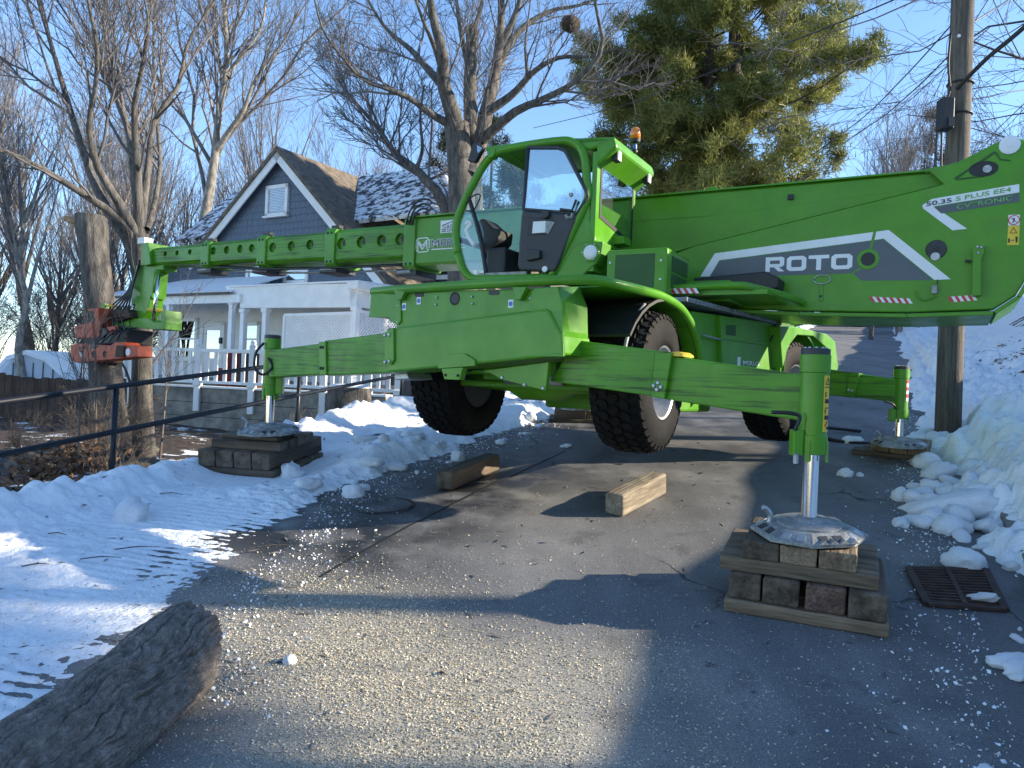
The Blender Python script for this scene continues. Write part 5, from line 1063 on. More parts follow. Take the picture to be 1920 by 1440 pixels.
# each shingle of the gable is a piece; those past 300 are joined
def inside(u, z):
    n = len(wallpoly); c = False
    for i in range(n):
        (x1, y1), (x2, y2) = wallpoly[i], wallpoly[i - 1]
        if (y1 > z) != (y2 > z) and u < (x2 - x1) * (z - y1) / (y2 - y1) + x1: c = not c
    return c
rs = random.Random(3); shs = []; rowh = .235; z = zf + .0
while z < apx.z:
    u = ul + rs.uniform(0, .1)
    while u < ur:
        w = rs.choice((.16, .20, .25, .31))
        if inside(u + w * .5, z + rowh * .5): shs.append((u, z + rs.uniform(-.008, .008), w))
        u += w + .006
    z += rowh
shm = {}
for w in (.16, .20, .25, .31):
    a = [HX * 0 + HY * -.026, HX * w + HY * -.026, HX * w + HY * -.006 + UZ * (rowh + .01), HY * -.006 + UZ * (rowh + .01)]
    shm[w] = MB().prism(a, [p + HY * .012 for p in a]).mesh('shingle', SIDING)
shs.sort(key=lambda s: -s[1]); rest = MB()
for k, (u, z, w) in enumerate(shs):
    if k < 290:
        o = bpy.data.objects.new('shingle', shm[w]); o.location = hw(u, 0, z); COL.objects.link(o); o.parent = Wu
    else: rest.add([V(v.co) + hw(u, 0, z) for v in shm[w].vertices], [tuple(p.vertices) for p in shm[w].polygons])
tag(rest.build('lower_shingles', SIDING, Wu), kind='stuff')
# rake boards
def slab(name, a, b_, c_, d_, th, m, par=HO): n = (V(b_) - V(a)).cross(V(d_) - V(a)).normalized(); n = n if n.z > 0 else -n; return MB().prism([a, b_, c_, d_], [p - n * th for p in (a, b_, c_, d_)]).build(name, m, par)
def rake(p0, p1):
    d = (p1 - p0).normalized(); nn = d.cross(HY).normalized(); nn = nn if nn.z < 0 else -nn; a = [p0 - HY * .32, p1 - HY * .32, p1 - HY * .32 + nn * .34, p0 - HY * .32 + nn * .34]
    MB().prism(a, [p + HY * .05 for p in a]).build('rake_board', HWHITE, HO); sf = [p0 - HY * .3 + nn * .05, p1 - HY * .3 + nn * .05, p1 + HY * .02 + nn * .05, p0 + HY * .02 + nn * .05]; MB().prism(sf, [p - nn * .03 for p in sf]).build('soffit', HWHITE, HO)
ra = hp(757, 62, -.3); rl_ = hp(172, 800, -.3); rr_ = hp(1480, 952, -.3)
rake(ra + HY * .3, rl_ + HY * .3); rake(ra + HY * .3, rr_ + HY * .3)
# roof of the front gable, ridge running back
Ld = 9.
for k in range(60):
    if proj(ra + HY * (k * .2))[0] > 705: Ld = k * .2; break
uR = V((0, 0, .07)); bk = HY * Ld
roofR = slab('roof', ra - HY * .08 + uR, ra + bk + uR, rr_ + bk + uR + (rr_ - ra) * .0, rr_ - HY * .08 + uR, .12, ROOFM); slab('roof', ra - HY * .08 + uR, ra + bk + uR, rl_ + bk + uR, rl_ - HY * .08 + uR, .12, ROOFM)
SNOWROOF = bpy.data.materials.new('snowy_roof'); SNOWROOF.use_nodes = True
def snowroof(m, lo, hi):
    N = m.node_tree.nodes; K = m.node_tree.links; b = N['Principled BSDF']; b.inputs['Roughness'].default_value = .85; tc = N.new('ShaderNodeTexCoord')
    n = N.new('ShaderNodeTexNoise'); n.inputs['Scale'].default_value = 3.2; n.inputs['Detail'].default_value = 7; n.inputs['Roughness'].default_value = .7; K.new(tc.outputs['Object'], n.inputs['Vector'])
    r = N.new('ShaderNodeValToRGB'); r.color_ramp.elements[0].position = lo; r.color_ramp.elements[1].position = hi; r.color_ramp.elements[0].color = (.055, .055, .06, 1); r.color_ramp.elements[1].color = (.80, .83, .86, 1); K.new(n.outputs['Fac'], r.inputs[0]); K.new(r.outputs[0], b.inputs['Base Color'])
snowroof(SNOWROOF, .46, .52)
# main body behind: ridge parallel to the front, hipped at the right
dR = Ld * .75; zr = hp(600, 330, dR).z; uL = hu(hp(470, 330, dR)); uRr = hu(hp(1770, 335, dR))
eL = hp(95, 655, .3); uE = hu(eL); zE = eL.z; eR = hp(1745, 525, dR * .42)
slab('roof', hw(uL, dR, zr), hw(uRr, dR, zr), hw(hu(hp(1745, 530, .9)), .9, zE + .35), hw(uE, .3, zE), .14, SNOWROOF)
slab('roof', hw(uRr, dR, zr), hw(uRr + 2.1, dR + 3.5, zr - 2.6), hw(hu(hp(1745, 530, .9)) + .9, 2.2, zE + .3), hw(hu(hp(1745, 530, .9)), .9, zE + .35), .14, SNOWROOF)
slab('roof', hw(uL, dR, zr), hw(uRr, dR, zr), hw(uRr, dR + 5, zr - 3.5), hw(uL, dR + 5, zr - 3.5), .14, ROOFM)
uW = hu(hp(1700, 850, 3.)); MB().box((hw(uL + .6, dR, zb) + hw(uW + 2.6, dR, zE)) / 2, HX * ((uW + 2.6 - uL - .6) / 2), HY * (dR - 3.), UZ * ((zE - zb) / 2)).build('rear_body', SIDING, HO)
wing = MB().prism([hw(uW, 3., zb), hw(uW + 3, 3., zb), hw(uW + 3, 3., zE + .1), hw(uW, 3., zE + .1)], [hw(uW, 6, zb), hw(uW + 3, 6, zb), hw(uW + 3, 6, zE + .1), hw(uW, 6, zE + .1)]).build('side_wing', mat('tan_shingle', (.16, .14, .11), .85, 0, .25, 5, .4, 40, fine=.15), HO)
def window(pts, d, name='window', par=HO, sash=True):
    (x0, y0), (x1, y1) = pts; A = hp(x0, y1, d); B_ = hp(x1, y1, d); Cc = hp(x0, y0, d); u0 = hu(A); u1 = hu(B_); z0 = A.z; z1 = Cc.z; fw = .13
    fr = MB()
    for (a, b_, c_, e) in ((u0, u1, z1 - fw, z1), (u0, u1, z0, z0 + fw * .8), (u0, u0 + fw, z0, z1), (u1 - fw, u1, z0, z1)): fr.box(hw((a + b_) / 2, d - .04, (c_ + e) / 2), HX * (b_ - a) / 2, HY * .05, UZ * (e - c_) / 2)
    fo = fr.build(name, HWHITE, par)
    MB().box(hw((u0 + u1) / 2, d - .10, z0 - .03), HX * ((u1 - u0) / 2 + .05), HY * .06, UZ * .03).build('sill', HWHITE, fo)
    MB().box(hw((u0 + u1) / 2, d - .045, (z0 + z1) / 2), HX * ((u1 - u0) / 2 - fw), HY * .004, UZ * ((z1 - z0) / 2 - fw)).build('pane', WGLASS, fo)
    if sash: MB().box(hw((u0 + u1) / 2, d - .055, (z0 + z1) / 2), HX * ((u1 - u0) / 2 - fw), HY * .02, UZ * .03).build('sash_bar', HWHITE, fo)
    return fo, u0, u1, z0, z1
window(((110, 1155), (242, 1420)), 0); window(((520, 1180), (645, 1400)), 0); window(((560, 775), (705, 930)), 0); window(((800, 775), (958, 935)), 0); window(((1770, 790), (1925, 900)), 3., sash=False)
vo, u0, u1, z0, z1 = window(((685, 310), (826, 505)), -.02, 'gable_vent', sash=False)
for k in range(15):
    z = z0 + .16 + (z1 - z0 - .3) * k / 14; a = [hw(u0 + .13, -.09, z), hw(u1 - .13, -.09, z), hw(u1 - .13, -.03, z + .045), hw(u0 + .13, -.03, z + .045)]; MB().prism(a, [p + UZ * .012 for p in a]).build('louvre', HWHITE, vo)
dA = hp(268, 1420); dB = hp(418, 1180); du0, du1 = hu(dA), hu(hp(418, 1420)); dz1 = dB.z; dz0 = zb + .35
dof = MB()
for (a, b_, c_, e) in ((du0, du1, dz1 - .12, dz1), (du0, du0 + .12, dz0, dz1), (du1 - .12, du1, dz0, dz1)): dof.box(hw((a + b_) / 2, -.04, (c_ + e) / 2), HX * (b_ - a) / 2, HY * .06, UZ * (e - c_) / 2)
dof = dof.build('door_frame', HWHITE, HO)
frame_quad('storm_door', [hw(du0 + .12, -.06, dz0), hw(du1 - .12, -.06, dz0), hw(du1 - .12, -.06, dz1 - .12), hw(du0 + .12, -.06, dz1 - .12)], [hw(du0 + .26, -.06, dz0 + .7), hw(du1 - .26, -.06, dz0 + .7), hw(du1 - .26, -.06, dz1 - .3), hw(du0 + .26, -.06, dz1 - .3)], .05, HY, HWHITE, dof)
MB().box(hw((du0 + du1) / 2, -.036, (dz0 + .7 + dz1 - .3) / 2), HX * ((du1 - du0) / 2 - .26), HY * .004, UZ * ((dz1 - dz0 - 1.) / 2)).build('pane', WGLASS, dof)
lc = hp(408, 1300); MB().box(lc - HY * .1, HX * .07, HY * .07, UZ * .11).build('porch_lantern', BLACK, HO, bevel=.02)
# porch
dP = -2.3
ent = HPp([(415, 945), (1280, 928), (1275, 985), (1262, 1000), (1258, 1085), (512, 1090), (512, 1005), (440, 992)], dP, dP + .25, 'entablature', HWHITE, bevel=.02)
uA, uB = hu(hp(512, 1050, dP)), hu(hp(1262, 1050, dP)); zt = hp(800, 938, dP).z; zl = hp(800, 1088, dP).z; zp0 = zb + .35
MB().box(hw(uB - .12, dP / 2, (zt + zl) / 2), HX * .12, HY * (-dP / 2), UZ * ((zt - zl) / 2)).build('side_entablature', HWHITE, HO); MB().box(hw(uB + .05, dP / 2 - .1, zt - .12), HX * .22, HY * (-dP / 2 + .15), UZ * .12).build('cornice', HWHITE, HO, bevel=.03)
slab('porch_roof', hw(uA - .5, dP - .05, zt + .03), hw(uB + .1, dP - .05, zt + .03), hw(uB + .1, 0, zt + .12), hw(uA - .5, 0, zt + .12), .05, SNOWM)
MB().box(hw((ul + uB) / 2, dP / 2, zp0 - .12), HX * ((uB - ul) / 2), HY * (-dP / 2), UZ * .12).build('porch_floor', CONC, HO)
zpr = hp(470, 893, 0).z; e0 = hp(0, 1000, dP); e1 = hp(435, 990, dP); w0 = hp(0, 945, 0); w1 = hp(500, 885, 0)
slab('porch_roof', hw(ul - .3, dP - .2, e0.z), hw(hu(e1) + .3, dP - .2, e0.z), hw(hu(e1) + .3, -.02, zpr), hw(ul + 1.5, -.02, zpr), .05, SNOWM); MB().box(hw((ul + hu(e1)) / 2, dP - .2, e0.z - .07), HX * ((hu(e1) - ul) / 2 + .3), HY * .03, UZ * .035).build('gutter', BLACK, HO)
MB().box(hw((ul + uA) / 2, dP, e0.z - .24), HX * ((uA - ul) / 2 + .1), HY * .1, UZ * .13).build('porch_beam', HWHITE, HO)
for x in (48, 452, 528, 670, 1247):
    u = hu(hp(x, 1200, dP)); zt_ = zl if x > 500 else e0.z - .3; col = MB().box(hw(u, dP + .06, (zp0 + zt_) / 2), HX * .085, HY * .085, UZ * ((zt_ - zp0) / 2)).build('porch_column', HWHITE, HO, bevel=.01)
    for z in (zp0 + .1, zt_ - .06): MB().box(hw(u, dP + .06, z), HX * .115, HY * .115, UZ * .06).build('column_cap', HWHITE, col)
    if x < 500: a = [hw(u + .08, dP + .05, zt_), hw(u + .40, dP + .05, zt_), hw(u + .16, dP + .05, zt_ - .12), hw(u + .08, dP + .05, zt_ - .4)]; MB().prism(a, [p + HY * .05 for p in a]).build('column_bracket', HWHITE, col)
def lattice(P, us, vs, par, normal):
    m_ = MB(); Lu, Lv = us.length, vs.length; eu, ev = us.normalized(), vs.normalized(); st = .115
    for sg in (1, -1):
        k = -int(Lv / st) - 1
        while k * st < Lu + Lv:
            x0 = k * st; a0 = max(0, -x0 if sg > 0 else 0)
            if sg > 0: t0 = max(0, -x0); t1 = min(Lv, Lu - x0); f = lambda t: P + eu * (x0 + t) + ev * t
            else: t0 = max(0, x0 - Lu); t1 = min(Lv, x0); f = lambda t: P + eu * (x0 - t) + ev * t
            if t1 > t0 + .02: m_.bar(f(t0) + normal * .004 * sg, f(t1) + normal * .004 * sg, .042, .006, normal)
            k += 1
    lt = tag(m_.build('lattice', HWHITE, par), kind='stuff')
    for a, b_ in ((P, P + us), (P + us, P + us + vs), (P + us + vs, P + vs), (P + vs, P)): MB().bar(a + normal * .012, b_ + normal * .012, .08, .03, normal).build('lattice_frame', HWHITE, par)
la = hp(792, 1360, dP); lb = hp(1228, 1360, dP); lt_ = hp(792, 1135, dP); lattice(la, lb - la, V((0, 0, lt_.z - la.z)), HO, -HY)
lattice(hw(uB, dP + .1, la.z), HY * (-dP - .1), V((0, 0, lt_.z - la.z + .1)), HO, HX)
# ------------------------------------------------------------------ concrete wall, railing, shed, board fence
WZ = 1.40
RW = thing('retaining_wall', 'old cracked concrete retaining wall below the white railing', 'wall', (-8, 20.5, .4))
wl_ = MB(); cp = MB()
for (x0, y0), (x1, y1) in zip(WALLP[:-1], WALLP[1:]): wl_.bar((x0, y0, WZ - .9), (x1, y1, WZ - .9), .26, 1.8); cp.bar((x0, y0, WZ + .03), (x1, y1, WZ + .03), .34, .06)
wl_.build('wall_face', CONC, RW, bevel=.02); cp.build('snow_coping', SNOWM, RW, bevel=.02)
for z in (WZ - .38, WZ - .75):
    for (x0, y0), (x1, y1) in zip(WALLP[1:-1], WALLP[2:]): MB().bar((x0, y0 - .135, z), (x1, y1 - .135, z), .012, .02).build('form_line', INK, RW)
RA = thing('deck_railing', 'white wooden railing with square balusters on top of the concrete wall', 'railing', (-8, 20, WZ))
def wl_pt(px): # where a picture column meets the wall line
    best = None
    for k in range(400):
        X = -14 + k * .03; Y = float(wall_y(X)) - .2; x = proj((X, Y, WZ))[0]
        if best is None or abs(x - px) < best[0]: best = (abs(x - px), X, Y)
    return V((best[1], best[2], 0))
posts = [160, 246, 371, 471, 606, 690, 745]; pp = [wl_pt(x) for x in posts]
for p in pp:
    po = MB().box(p + UZ * (WZ + .25), V((.075, 0, 0)), V((0, .075, 0)), V((0, 0, .86))).build('post', HWHITE, RA, bevel=.01); MB().lathe(p, UZ, [(WZ + 1.1, .09), (WZ + 1.13, .1), (WZ + 1.18, .06), (WZ + 1.22, .075), (WZ + 1.27, .05), (WZ + 1.285, .01)], 12).build('post_cap', HWHITE, po, True)
    MB().box(p + UZ * (WZ + .12), V((.10, 0, 0)), V((0, .10, 0)), V((0, 0, .07))).build('post_collar', HWHITE, po, bevel=.02)
for a, b_ in zip(pp[:-1], pp[1:]):
    for z, h in ((WZ + .99, .09), (WZ + .16, .08)): MB().bar(a + UZ * z, b_ + UZ * z, .09, h).build('rail', HWHITE, RA, bevel=.01)
    n = max(3, int((b_ - a).length / .255))
    for k in range(1, n):
        p = a + (b_ - a) * k / n; MB().box(p + UZ * (WZ + .57), V((.045, 0, 0)), V((0, .03, 0)), V((0, 0, .39))).build('baluster', HWHITE, RA)
# deck clutter behind the railing
def clutter(px, dy, w, h, m, name, label, cat):
    p = wl_pt(px) + V((0, dy, 0)); o = MB(); o.box(p + UZ * (WZ + h / 2 + .05), V((w / 2, 0, 0)), V((0, w / 2, 0)), V((0, 0, h / 2))); o.box(p + V((0, w * .4, WZ + h + .25)), V((w / 2, 0, 0)), V((0, .04, 0)), V((0, 0, .25)))
    for sx in (-1, 1):
        for sy in (-1, 1): o.box(p + V((sx * w * .42, sy * w * .42, WZ + .12)), V((.03, 0, 0)), V((0, .03, 0)), V((0, 0, .12)))
    tag(o.build(name, m, None, bevel=.03), label, cat)
clutter(395, 1.6, .7, .5, mat('red_cloth', (.16, .025, .02), .8), 'porch_chair', 'dark red chair on the deck behind the white railing', 'chair'); clutter(425, 1.4, .6, .5, BLACK, 'porch_chair', 'black chair on the deck behind the white railing', 'chair'); clutter(463, 1.2, .22, .45, mat('orange_cloth', (.6, .16, .03), .7), 'porch_chair', 'small orange seat on the deck beside a railing post', 'chair')
sp0 = at(62, 712, 27.); d1 = V((.93, .36, 0)).normalized(); d2 = V((-.36, .93, 0)).normalized()
SH = thing('garden_shed', 'white gambrel garden shed with snow on its roof behind the board fence', 'shed', V((sp0.x, sp0.y, 1.4)))
cbx = lambda x, y: on_plane(x / 4, 540 + y / 4, V((-d1.y, d1.x, 0)), sp0)
prof = [cbx(-60, 700), cbx(0, 650), cbx(90, 535), cbx(240, 492), cbx(385, 540), cbx(545, 690)]; lo_ = [V((prof[-1].x, prof[-1].y, 1.2)), V((prof[0].x, prof[0].y, 1.2))]
bkv = V((.78, .62, 0)) * 4.2
MB().prism(prof + lo_, [p + bkv for p in prof + lo_]).build('shed_wall', mat('shed_siding', (.50, .53, .56), .7, 0, .06), SH)
for k in range(7): x = 20 + 75 * k; a = cbx(x, 690); MB().bar(a - d2 * .02, V((a.x, a.y, cbx(x, 560 if 60 < x < 420 else 640).z)) - d2 * .02, .03, .03, d2).build('batten', DARK, SH)
for a, b_ in zip(prof[:-1], prof[1:]):
    q = [a - bkv * .04 + UZ * .03, b_ - bkv * .04 + UZ * .03, b_ + bkv * 1.03 + UZ * .03, a + bkv * 1.03 + UZ * .03]; MB().prism([x + UZ * .09 for x in q], q).build('roof_snow', SNOWM, SH)
    MB().bar(a - bkv * .045, b_ - bkv * .045, .03, .10).build('shed_trim', HWHITE, SH)
BF = thing('board_fence', 'dark brown vertical board fence in front of the white shed', 'fence', (-14, 20, .5))
for k in range(34):
    X = -16.6 + k * .205; Y = 21.2 - (X + 16.6) * .06; h = 1.28 + rs.uniform(-.03, .03); b0 = float(terr(np.array([X]), np.array([Y]))[0]) - .1
    if X > -9.6: break
    MB().box((X, Y, b0 + h / 2), V((.094, 0, 0)), V((0, .012, 0)), V((0, 0, h / 2))).build('board', FENCEB, BF)
for z in (.75, 1.3): MB().bar((-16.7, 21.28, z), (-9.7, 20.86, z), .05, .09).build('fence_rail', FENCEB, BF)
# rocks in the gully
def rock(c, r, label, group, m, sq=(1, 1, .7), seed=0, rough=.22):
    bm = bmesh.new(); bmesh.ops.create_icosphere(bm, subdivisions=3, radius=1)
    co = np.array([v.co[:] for v in bm.verts]); n = fbm(co[:, 0] * 1.3 + seed * 3.1, co[:, 1] * 1.3 + co[:, 2] * 1.1 + 9, 40 + seed) ; n2 = fbm(co[:, 0] * 4 + seed, co[:, 2] * 4 + co[:, 1] * 3, 41 + seed)
    for v, a, b_ in zip(bm.verts, n, n2):
        f = .58 + .70 * a + rough * b_; p = v.co * f; v.co = V((p.x * sq[0], p.y * sq[1], p.z * sq[2])) * r
    me = bpy.data.meshes.new('rock'); bm.to_mesh(me); bm.free(); me.materials.append(m); me.shade_smooth()
    return me
STONE = mat('gully_stone', (.075, .065, .055), .9, 0, .4, 5, .5, 20, col2=(.15, .135, .115), fine=.2)
rk = [rock(None, 1, '', '', STONE, (1.2, .8, .6), k) for k in range(4)]
for k in range(26):
    px = rs.uniform(-20, 330); Y = rs.uniform(8.5, 17) if k > 9 else rs.uniform(7.6, 9.5); X = (px - 960) / F * Y; z = float(terr(np.array([X]), np.array([Y]))[0])
    o = bpy.data.objects.new('rock', rk[k % 4]); COL.objects.link(o); s = rs.uniform(.14, .42); o.location = (X, Y, z + s * .15); o.scale = (s, s, s * .9); o.rotation_euler = (rs.uniform(-.3, .3), rs.uniform(-.3, .3), rs.uniform(0, 6)); tag(o, 'dark rough stone lying in the gully behind the pipe railing', 'rock', 'stones in the gully')
# ------------------------------------------------------------------ trees
def tubes(P, R, s):
    """P (N,k,3), R (N,k) -> vertices and quads of N tubes with s sides"""
    N_, k, _ = P.shape; T = np.gradient(P, axis=1); T /= np.linalg.norm(T, axis=2, keepdims=True) + 1e-9
    ch = P[:, -1] - P[:, 0]; ax = np.eye(3)[np.abs(ch).argmin(1)][:, None]; A = np.cross(T, np.broadcast_to(ax, T.shape)); A /= np.linalg.norm(A, axis=2, keepdims=True) + 1e-9; B_ = np.cross(T, A)
    a = np.arange(s) * 2 * math.pi / s; vs = P[:, :, None] + (A[:, :, None] * np.cos(a)[None, None, :, None] + B_[:, :, None] * np.sin(a)[None, None, :, None]) * R[:, :, None, None]
    idx = np.arange(N_ * k * s).reshape(N_, k, s); nx = np.roll(idx, -1, 2)
    f = np.stack([idx[:, :-1], nx[:, :-1], nx[:, 1:], idx[:, 1:]], -1).reshape(-1, 4); return vs.reshape(-1, 3), f
def resample(pts, k):
    pts = np.array([tuple(p) for p in arc(pts, 6)]); d = np.r_[0, np.cumsum(np.linalg.norm(np.diff(pts, axis=0), axis=1))]; t = np.linspace(0, d[-1], k); return np.stack([np.interp(t, d, pts[:, i]) for i in range(3)], 1)
def spawn(P, R, n, rng, lr=(.35, .6), ang=(.5, 1.0), up=.25, k=6, t0=.2, rr=.55, wob=.12, lmax=99, taper=.25):
    """n daughter branches along the polylines P"""
    L_ = np.linalg.norm(np.diff(P, axis=1), axis=2).sum(1); pr = L_ / L_.sum(); i = rng.choice(len(P), n, p=pr); t = t0 + (1 - t0) * rng.random(n) ** .9
    kk = P.shape[1]; x = t * (kk - 1); j = np.minimum(x.astype(int), kk - 2); f = (x - j)[:, None]
    st_ = P[i, j] * (1 - f) + P[i, j + 1] * f; r0 = (R[i, j] * (1 - f[:, 0]) + R[i, j + 1] * f[:, 0]); tg = P[i, j + 1] - P[i, j]; tg /= np.linalg.norm(tg, axis=1, keepdims=True) + 1e-9
    rd = rng.normal(size=(n, 3)); rd -= tg * (rd * tg).sum(1, keepdims=True); rd /= np.linalg.norm(rd, axis=1, keepdims=True) + 1e-9
    a = rng.uniform(*ang, n)[:, None]; d = tg * np.cos(a) + rd * np.sin(a); d[:, 2] += up; d /= np.linalg.norm(d, axis=1, keepdims=True)
    ln = np.minimum(L_[i] * rng.uniform(*lr, n) * (1.1 - .65 * t), lmax); s = np.linspace(0, 1, k)[None, :, None]
    cv = rng.normal(size=(n, 1, 3)) * wob; cv[:, :, 2] += up * .5; jt = rng.normal(size=(n, k, 3)) * .03; jt[:, 0] = 0
    Q = st_[:, None] + (d[:, None] * s + cv * s * s + jt * s) * ln[:, None, None]
    rad = np.minimum(r0 * rr, .005 + ln * .011)[:, None] * (1 - (1 - taper) * s[..., 0]); return Q, rad
def bare_tree(name, label, group, limbs, levels, rng, mb, mt, base_pt, rmin=.004, up=.25, root=None, lsides=12, limbscale=1.):
    T_ = root or thing(name, label, 'tree', base_pt, group)
    P = []; R = []
    for pts, r0, r1 in limbs: q = resample(pts, 16); P.append(q); R.append(r1 + (r0 - r1) * (1 - np.linspace(0, 1, 16)) ** 1.7)
    P = np.array(P); R = np.array(R) * limbscale; v, f = tubes(P, R, lsides); raw('trunk', v, f, mb, T_)
    cv, cf = [], []; o = 0; PP, RR = P, R
    for (n, lr, ang, k, s, u) in levels:
        Q, q = spawn(PP, RR, n, rng, lr, ang, u, k); q = np.maximum(q, rmin); v, f = tubes(Q, q, s); cv.append(v); cf.append(f + o); o += len(v)
        PP, RR = Q, q
    raw('crown', np.concatenate(cv), np.concatenate(cf), mt, T_); return T_
G = np.random.default_rng
def pl(pts, Y, dy=None): return [at(x, y, Y + (dy[i] if dy else 0)) for i, (x, y) in enumerate(pts)]
LV = lambda a, b_, c_, u=.3: [(a, (.3, .6), (.4, .9), 7, 6, u), (b_, (.3, .65), (.4, 1.0), 6, 4, u * .8), (c_, (.35, .7), (.4, 1.0), 5, 3, u * .5)]
# left maple-like tree with many limbs, beside the cut trunk
Yt = 14.6
lim = [(pl([(272, 885), (266, 740), (268, 560), (262, 440)], Yt), .33, .24),
       (pl([(264, 470), (225, 412), (150, 360), (70, 312), (0, 280), (-120, 240)], Yt, [0, -.2, -.6, -1, -1.4, -2]), .16, .05),
       (pl([(262, 480), (205, 400), (172, 330), (140, 235), (118, 160), (92, 70), (62, -40), (50, -160)], Yt, [0, .2, .6, .9, 1.2, 1.4, 1.8, 2]), .17, .04),
       (pl([(262, 450), (220, 375), (185, 318), (166, 240), (178, 172), (182, 90), (165, 0), (150, -120)], Yt, [0, -.3, -.5, -.8, -1, -1.3, -1.6, -2]), .15, .035),
       (pl([(264, 430), (252, 330), (244, 260), (222, 180), (200, 90), (195, -20), (190, -150)], Yt, [0, .3, .6, 1, 1.4, 1.8, 2.2]), .15, .035),
       (pl([(262, 440), (256, 300), (252, 200), (268, 120), (280, 30), (290, -100)], Yt, [0, -.1, -.2, -.6, -1, -1.5]), .16, .04),
       (pl([(264, 420), (278, 310), (290, 225), (335, 160), (352, 80), (400, 5), (440, -90)], Yt, [0, .3, .5, .6, .9, 1.2, 1.5]), .13, .03),
       (pl([(276, 430), (290, 380), (300, 300), (292, 200), (288, 60), (300, -60)], Yt, [0, .6, 1.2, 1.8, 2.2, 2.6]), .09, .03),
       (pl([(290, 225), (315, 200), (340, 172)], Yt, [.5, .3, .1]), .05, .02)]
bare_tree('broadleaf_tree', 'bare many-limbed tree standing right behind the tall cut trunk', 'bare trees', lim, LV(100, 800, 3800), G(2), BARK, TWIG, at(272, 890, Yt), .0035, limbscale=.66)
# tall cut trunk
ct = [at(224, 905, 13.9), at(212, 830, 13.9), at(198, 700, 13.9), at(186, 560, 13.9), at(176, 470, 13.9), at(169, 404, 13.9)]
CT = thing('cut_trunk', 'tall limbless trunk sawn off flat at the top, held by the orange saw', 'trunk', ct[0])
n = 64; Pm = resample(ct, 60); I, J = np.meshgrid(np.linspace(0, 1, 60), np.arange(n) / n * 2 * math.pi, indexing='ij'); Rr = .31 - .085 * I + .10 * np.exp(-I * 14) + .03 * np.exp(-((I - .96) / .05) ** 2) + .018 * (fbm(np.cos(J) * 6, np.sin(J) * 6 + I * 5, 90) - .5) * 2 + .03 * (fbm(np.cos(J) * 1.5 + 4, np.sin(J) * 1.5 + I * 6, 91) - .5)
co = Pm[:, None] + np.stack([Rr * np.cos(J), Rr * np.sin(J), 0 * J], -1); idx = np.arange(60 * n).reshape(60, n); f = np.stack([idx[:-1], np.roll(idx, -1, 1)[:-1], np.roll(idx, -1, 1)[1:], idx[1:]], -1).reshape(-1, 4); raw('bark_body', co.reshape(-1, 3), f, BARK, CT)
tpf = MB(); tpf.v = [tuple(p) for p in co[-1]]; tpf.f = [tuple(range(n))]; tpf.build('sawn_top', CUTWOOD, CT)
MB().tube([at(160, 425, 13.9), at(140, 415, 13.75), at(121, 409, 13.7)], [.075, .06, .055], 12).build('branch_stub', CUTWOOD, CT, True)
# big tree behind the cab
Yb = 19.
lim = [(pl([(868, 600), (866, 480), (866, 380), (862, 300), (856, 233)], Yb), .52, .40),
       (pl([(858, 270), (850, 215), (832, 160), (830, 100), (812, 33), (800, -60), (790, -160)], Yb, [0, -.2, -.5, -.9, -1.2, -1.6, -2]), .32, .07),
       (pl([(892, 560), (890, 400), (888, 300), (882, 220), (882, 130), (887, 55), (884, 50)], Yb, [.3] * 7), .36, .20),
       (pl([(886, 62), (900, 20), (915, -60), (930, -150)], Yb, [.3, .5, .8, 1]), .09, .03),
       (pl([(880, 330), (900, 262), (914, 200), (930, 133), (937, 67), (940, 0), (930, -110)], Yb, [0, .3, .6, .9, 1.2, 1.4, 1.8]), .34, .09),
       (pl([(905, 215), (960, 178), (1000, 135), (1048, 108), (1107, 106), (1160, 90)], Yb, [.4, .2, -.2, -.6, -1, -1.4]), .17, .04),
       (pl([(905, 262), (965, 210), (1017, 187), (1083, 150), (1130, 90), (1118, 20), (1110, -60)], Yb, [0, -.5, -1, -1.5, -1.8, -2, -2.3]), .18, .04),
       (pl([(932, 125), (950, 90), (983, 50), (1033, 20), (1093, 8), (1180, -30)], Yb, [1, 1.2, 1.3, 1.5, 1.7, 2]), .16, .03),
       (pl([(935, 90), (965, 30), (985, -40), (1010, -130)], Yb, [1, .7, .4, 0]), .14, .04),
       (pl([(856, 240), (807, 213), (770, 185), (717, 163), (677, 147), (633, 97), (605, 55), (590, 0)], Yb, [0, -.4, -.8, -1.1, -1.4, -1.7, -2, -2.2]), .15, .025),
       (pl([(838, 170), (800, 127), (767, 90), (727, 57), (690, 0), (660, -80)], Yb, [-.4, 0, .5, .9, 1.3, 1.7]), .15, .03),
       (pl([(882, 140), (868, 80), (858, 20), (850, -80)], Yb, [.3, .6, 1, 1.5]), .12, .04),
       (pl([(833, 150), (815, 90), (790, 30), (760, -60)], Yb, [-.5, -.8, -1.1, -1.5]), .11, .03),
       (pl([(990, 145), (985, 90), (990, 40), (1000, -40)], Yb, [-.1, .2, .5, .8]), .06, .02)]
bare_tree('broadleaf_tree', 'massive old bare tree with forking trunk directly behind the green cab', 'bare trees', lim, LV(120, 1000, 4200, .22), G(3), BARK, TWIG, at(868, 620, Yb), .0042, lsides=16, limbscale=.76)
nst = MB()
nst = rock(None, .22, '', '', mat('leaf_nest', (.05, .035, .022), .95, 0, .5, 12, .9, 30), (1, 1, .8), 8); no = bpy.data.objects.new('squirrel_nest', nst); COL.objects.link(no); no.location = at(1067, 45, Yb - .3); tag(no, 'dark leafy nest high in the branches of the massive old tree', 'nest')
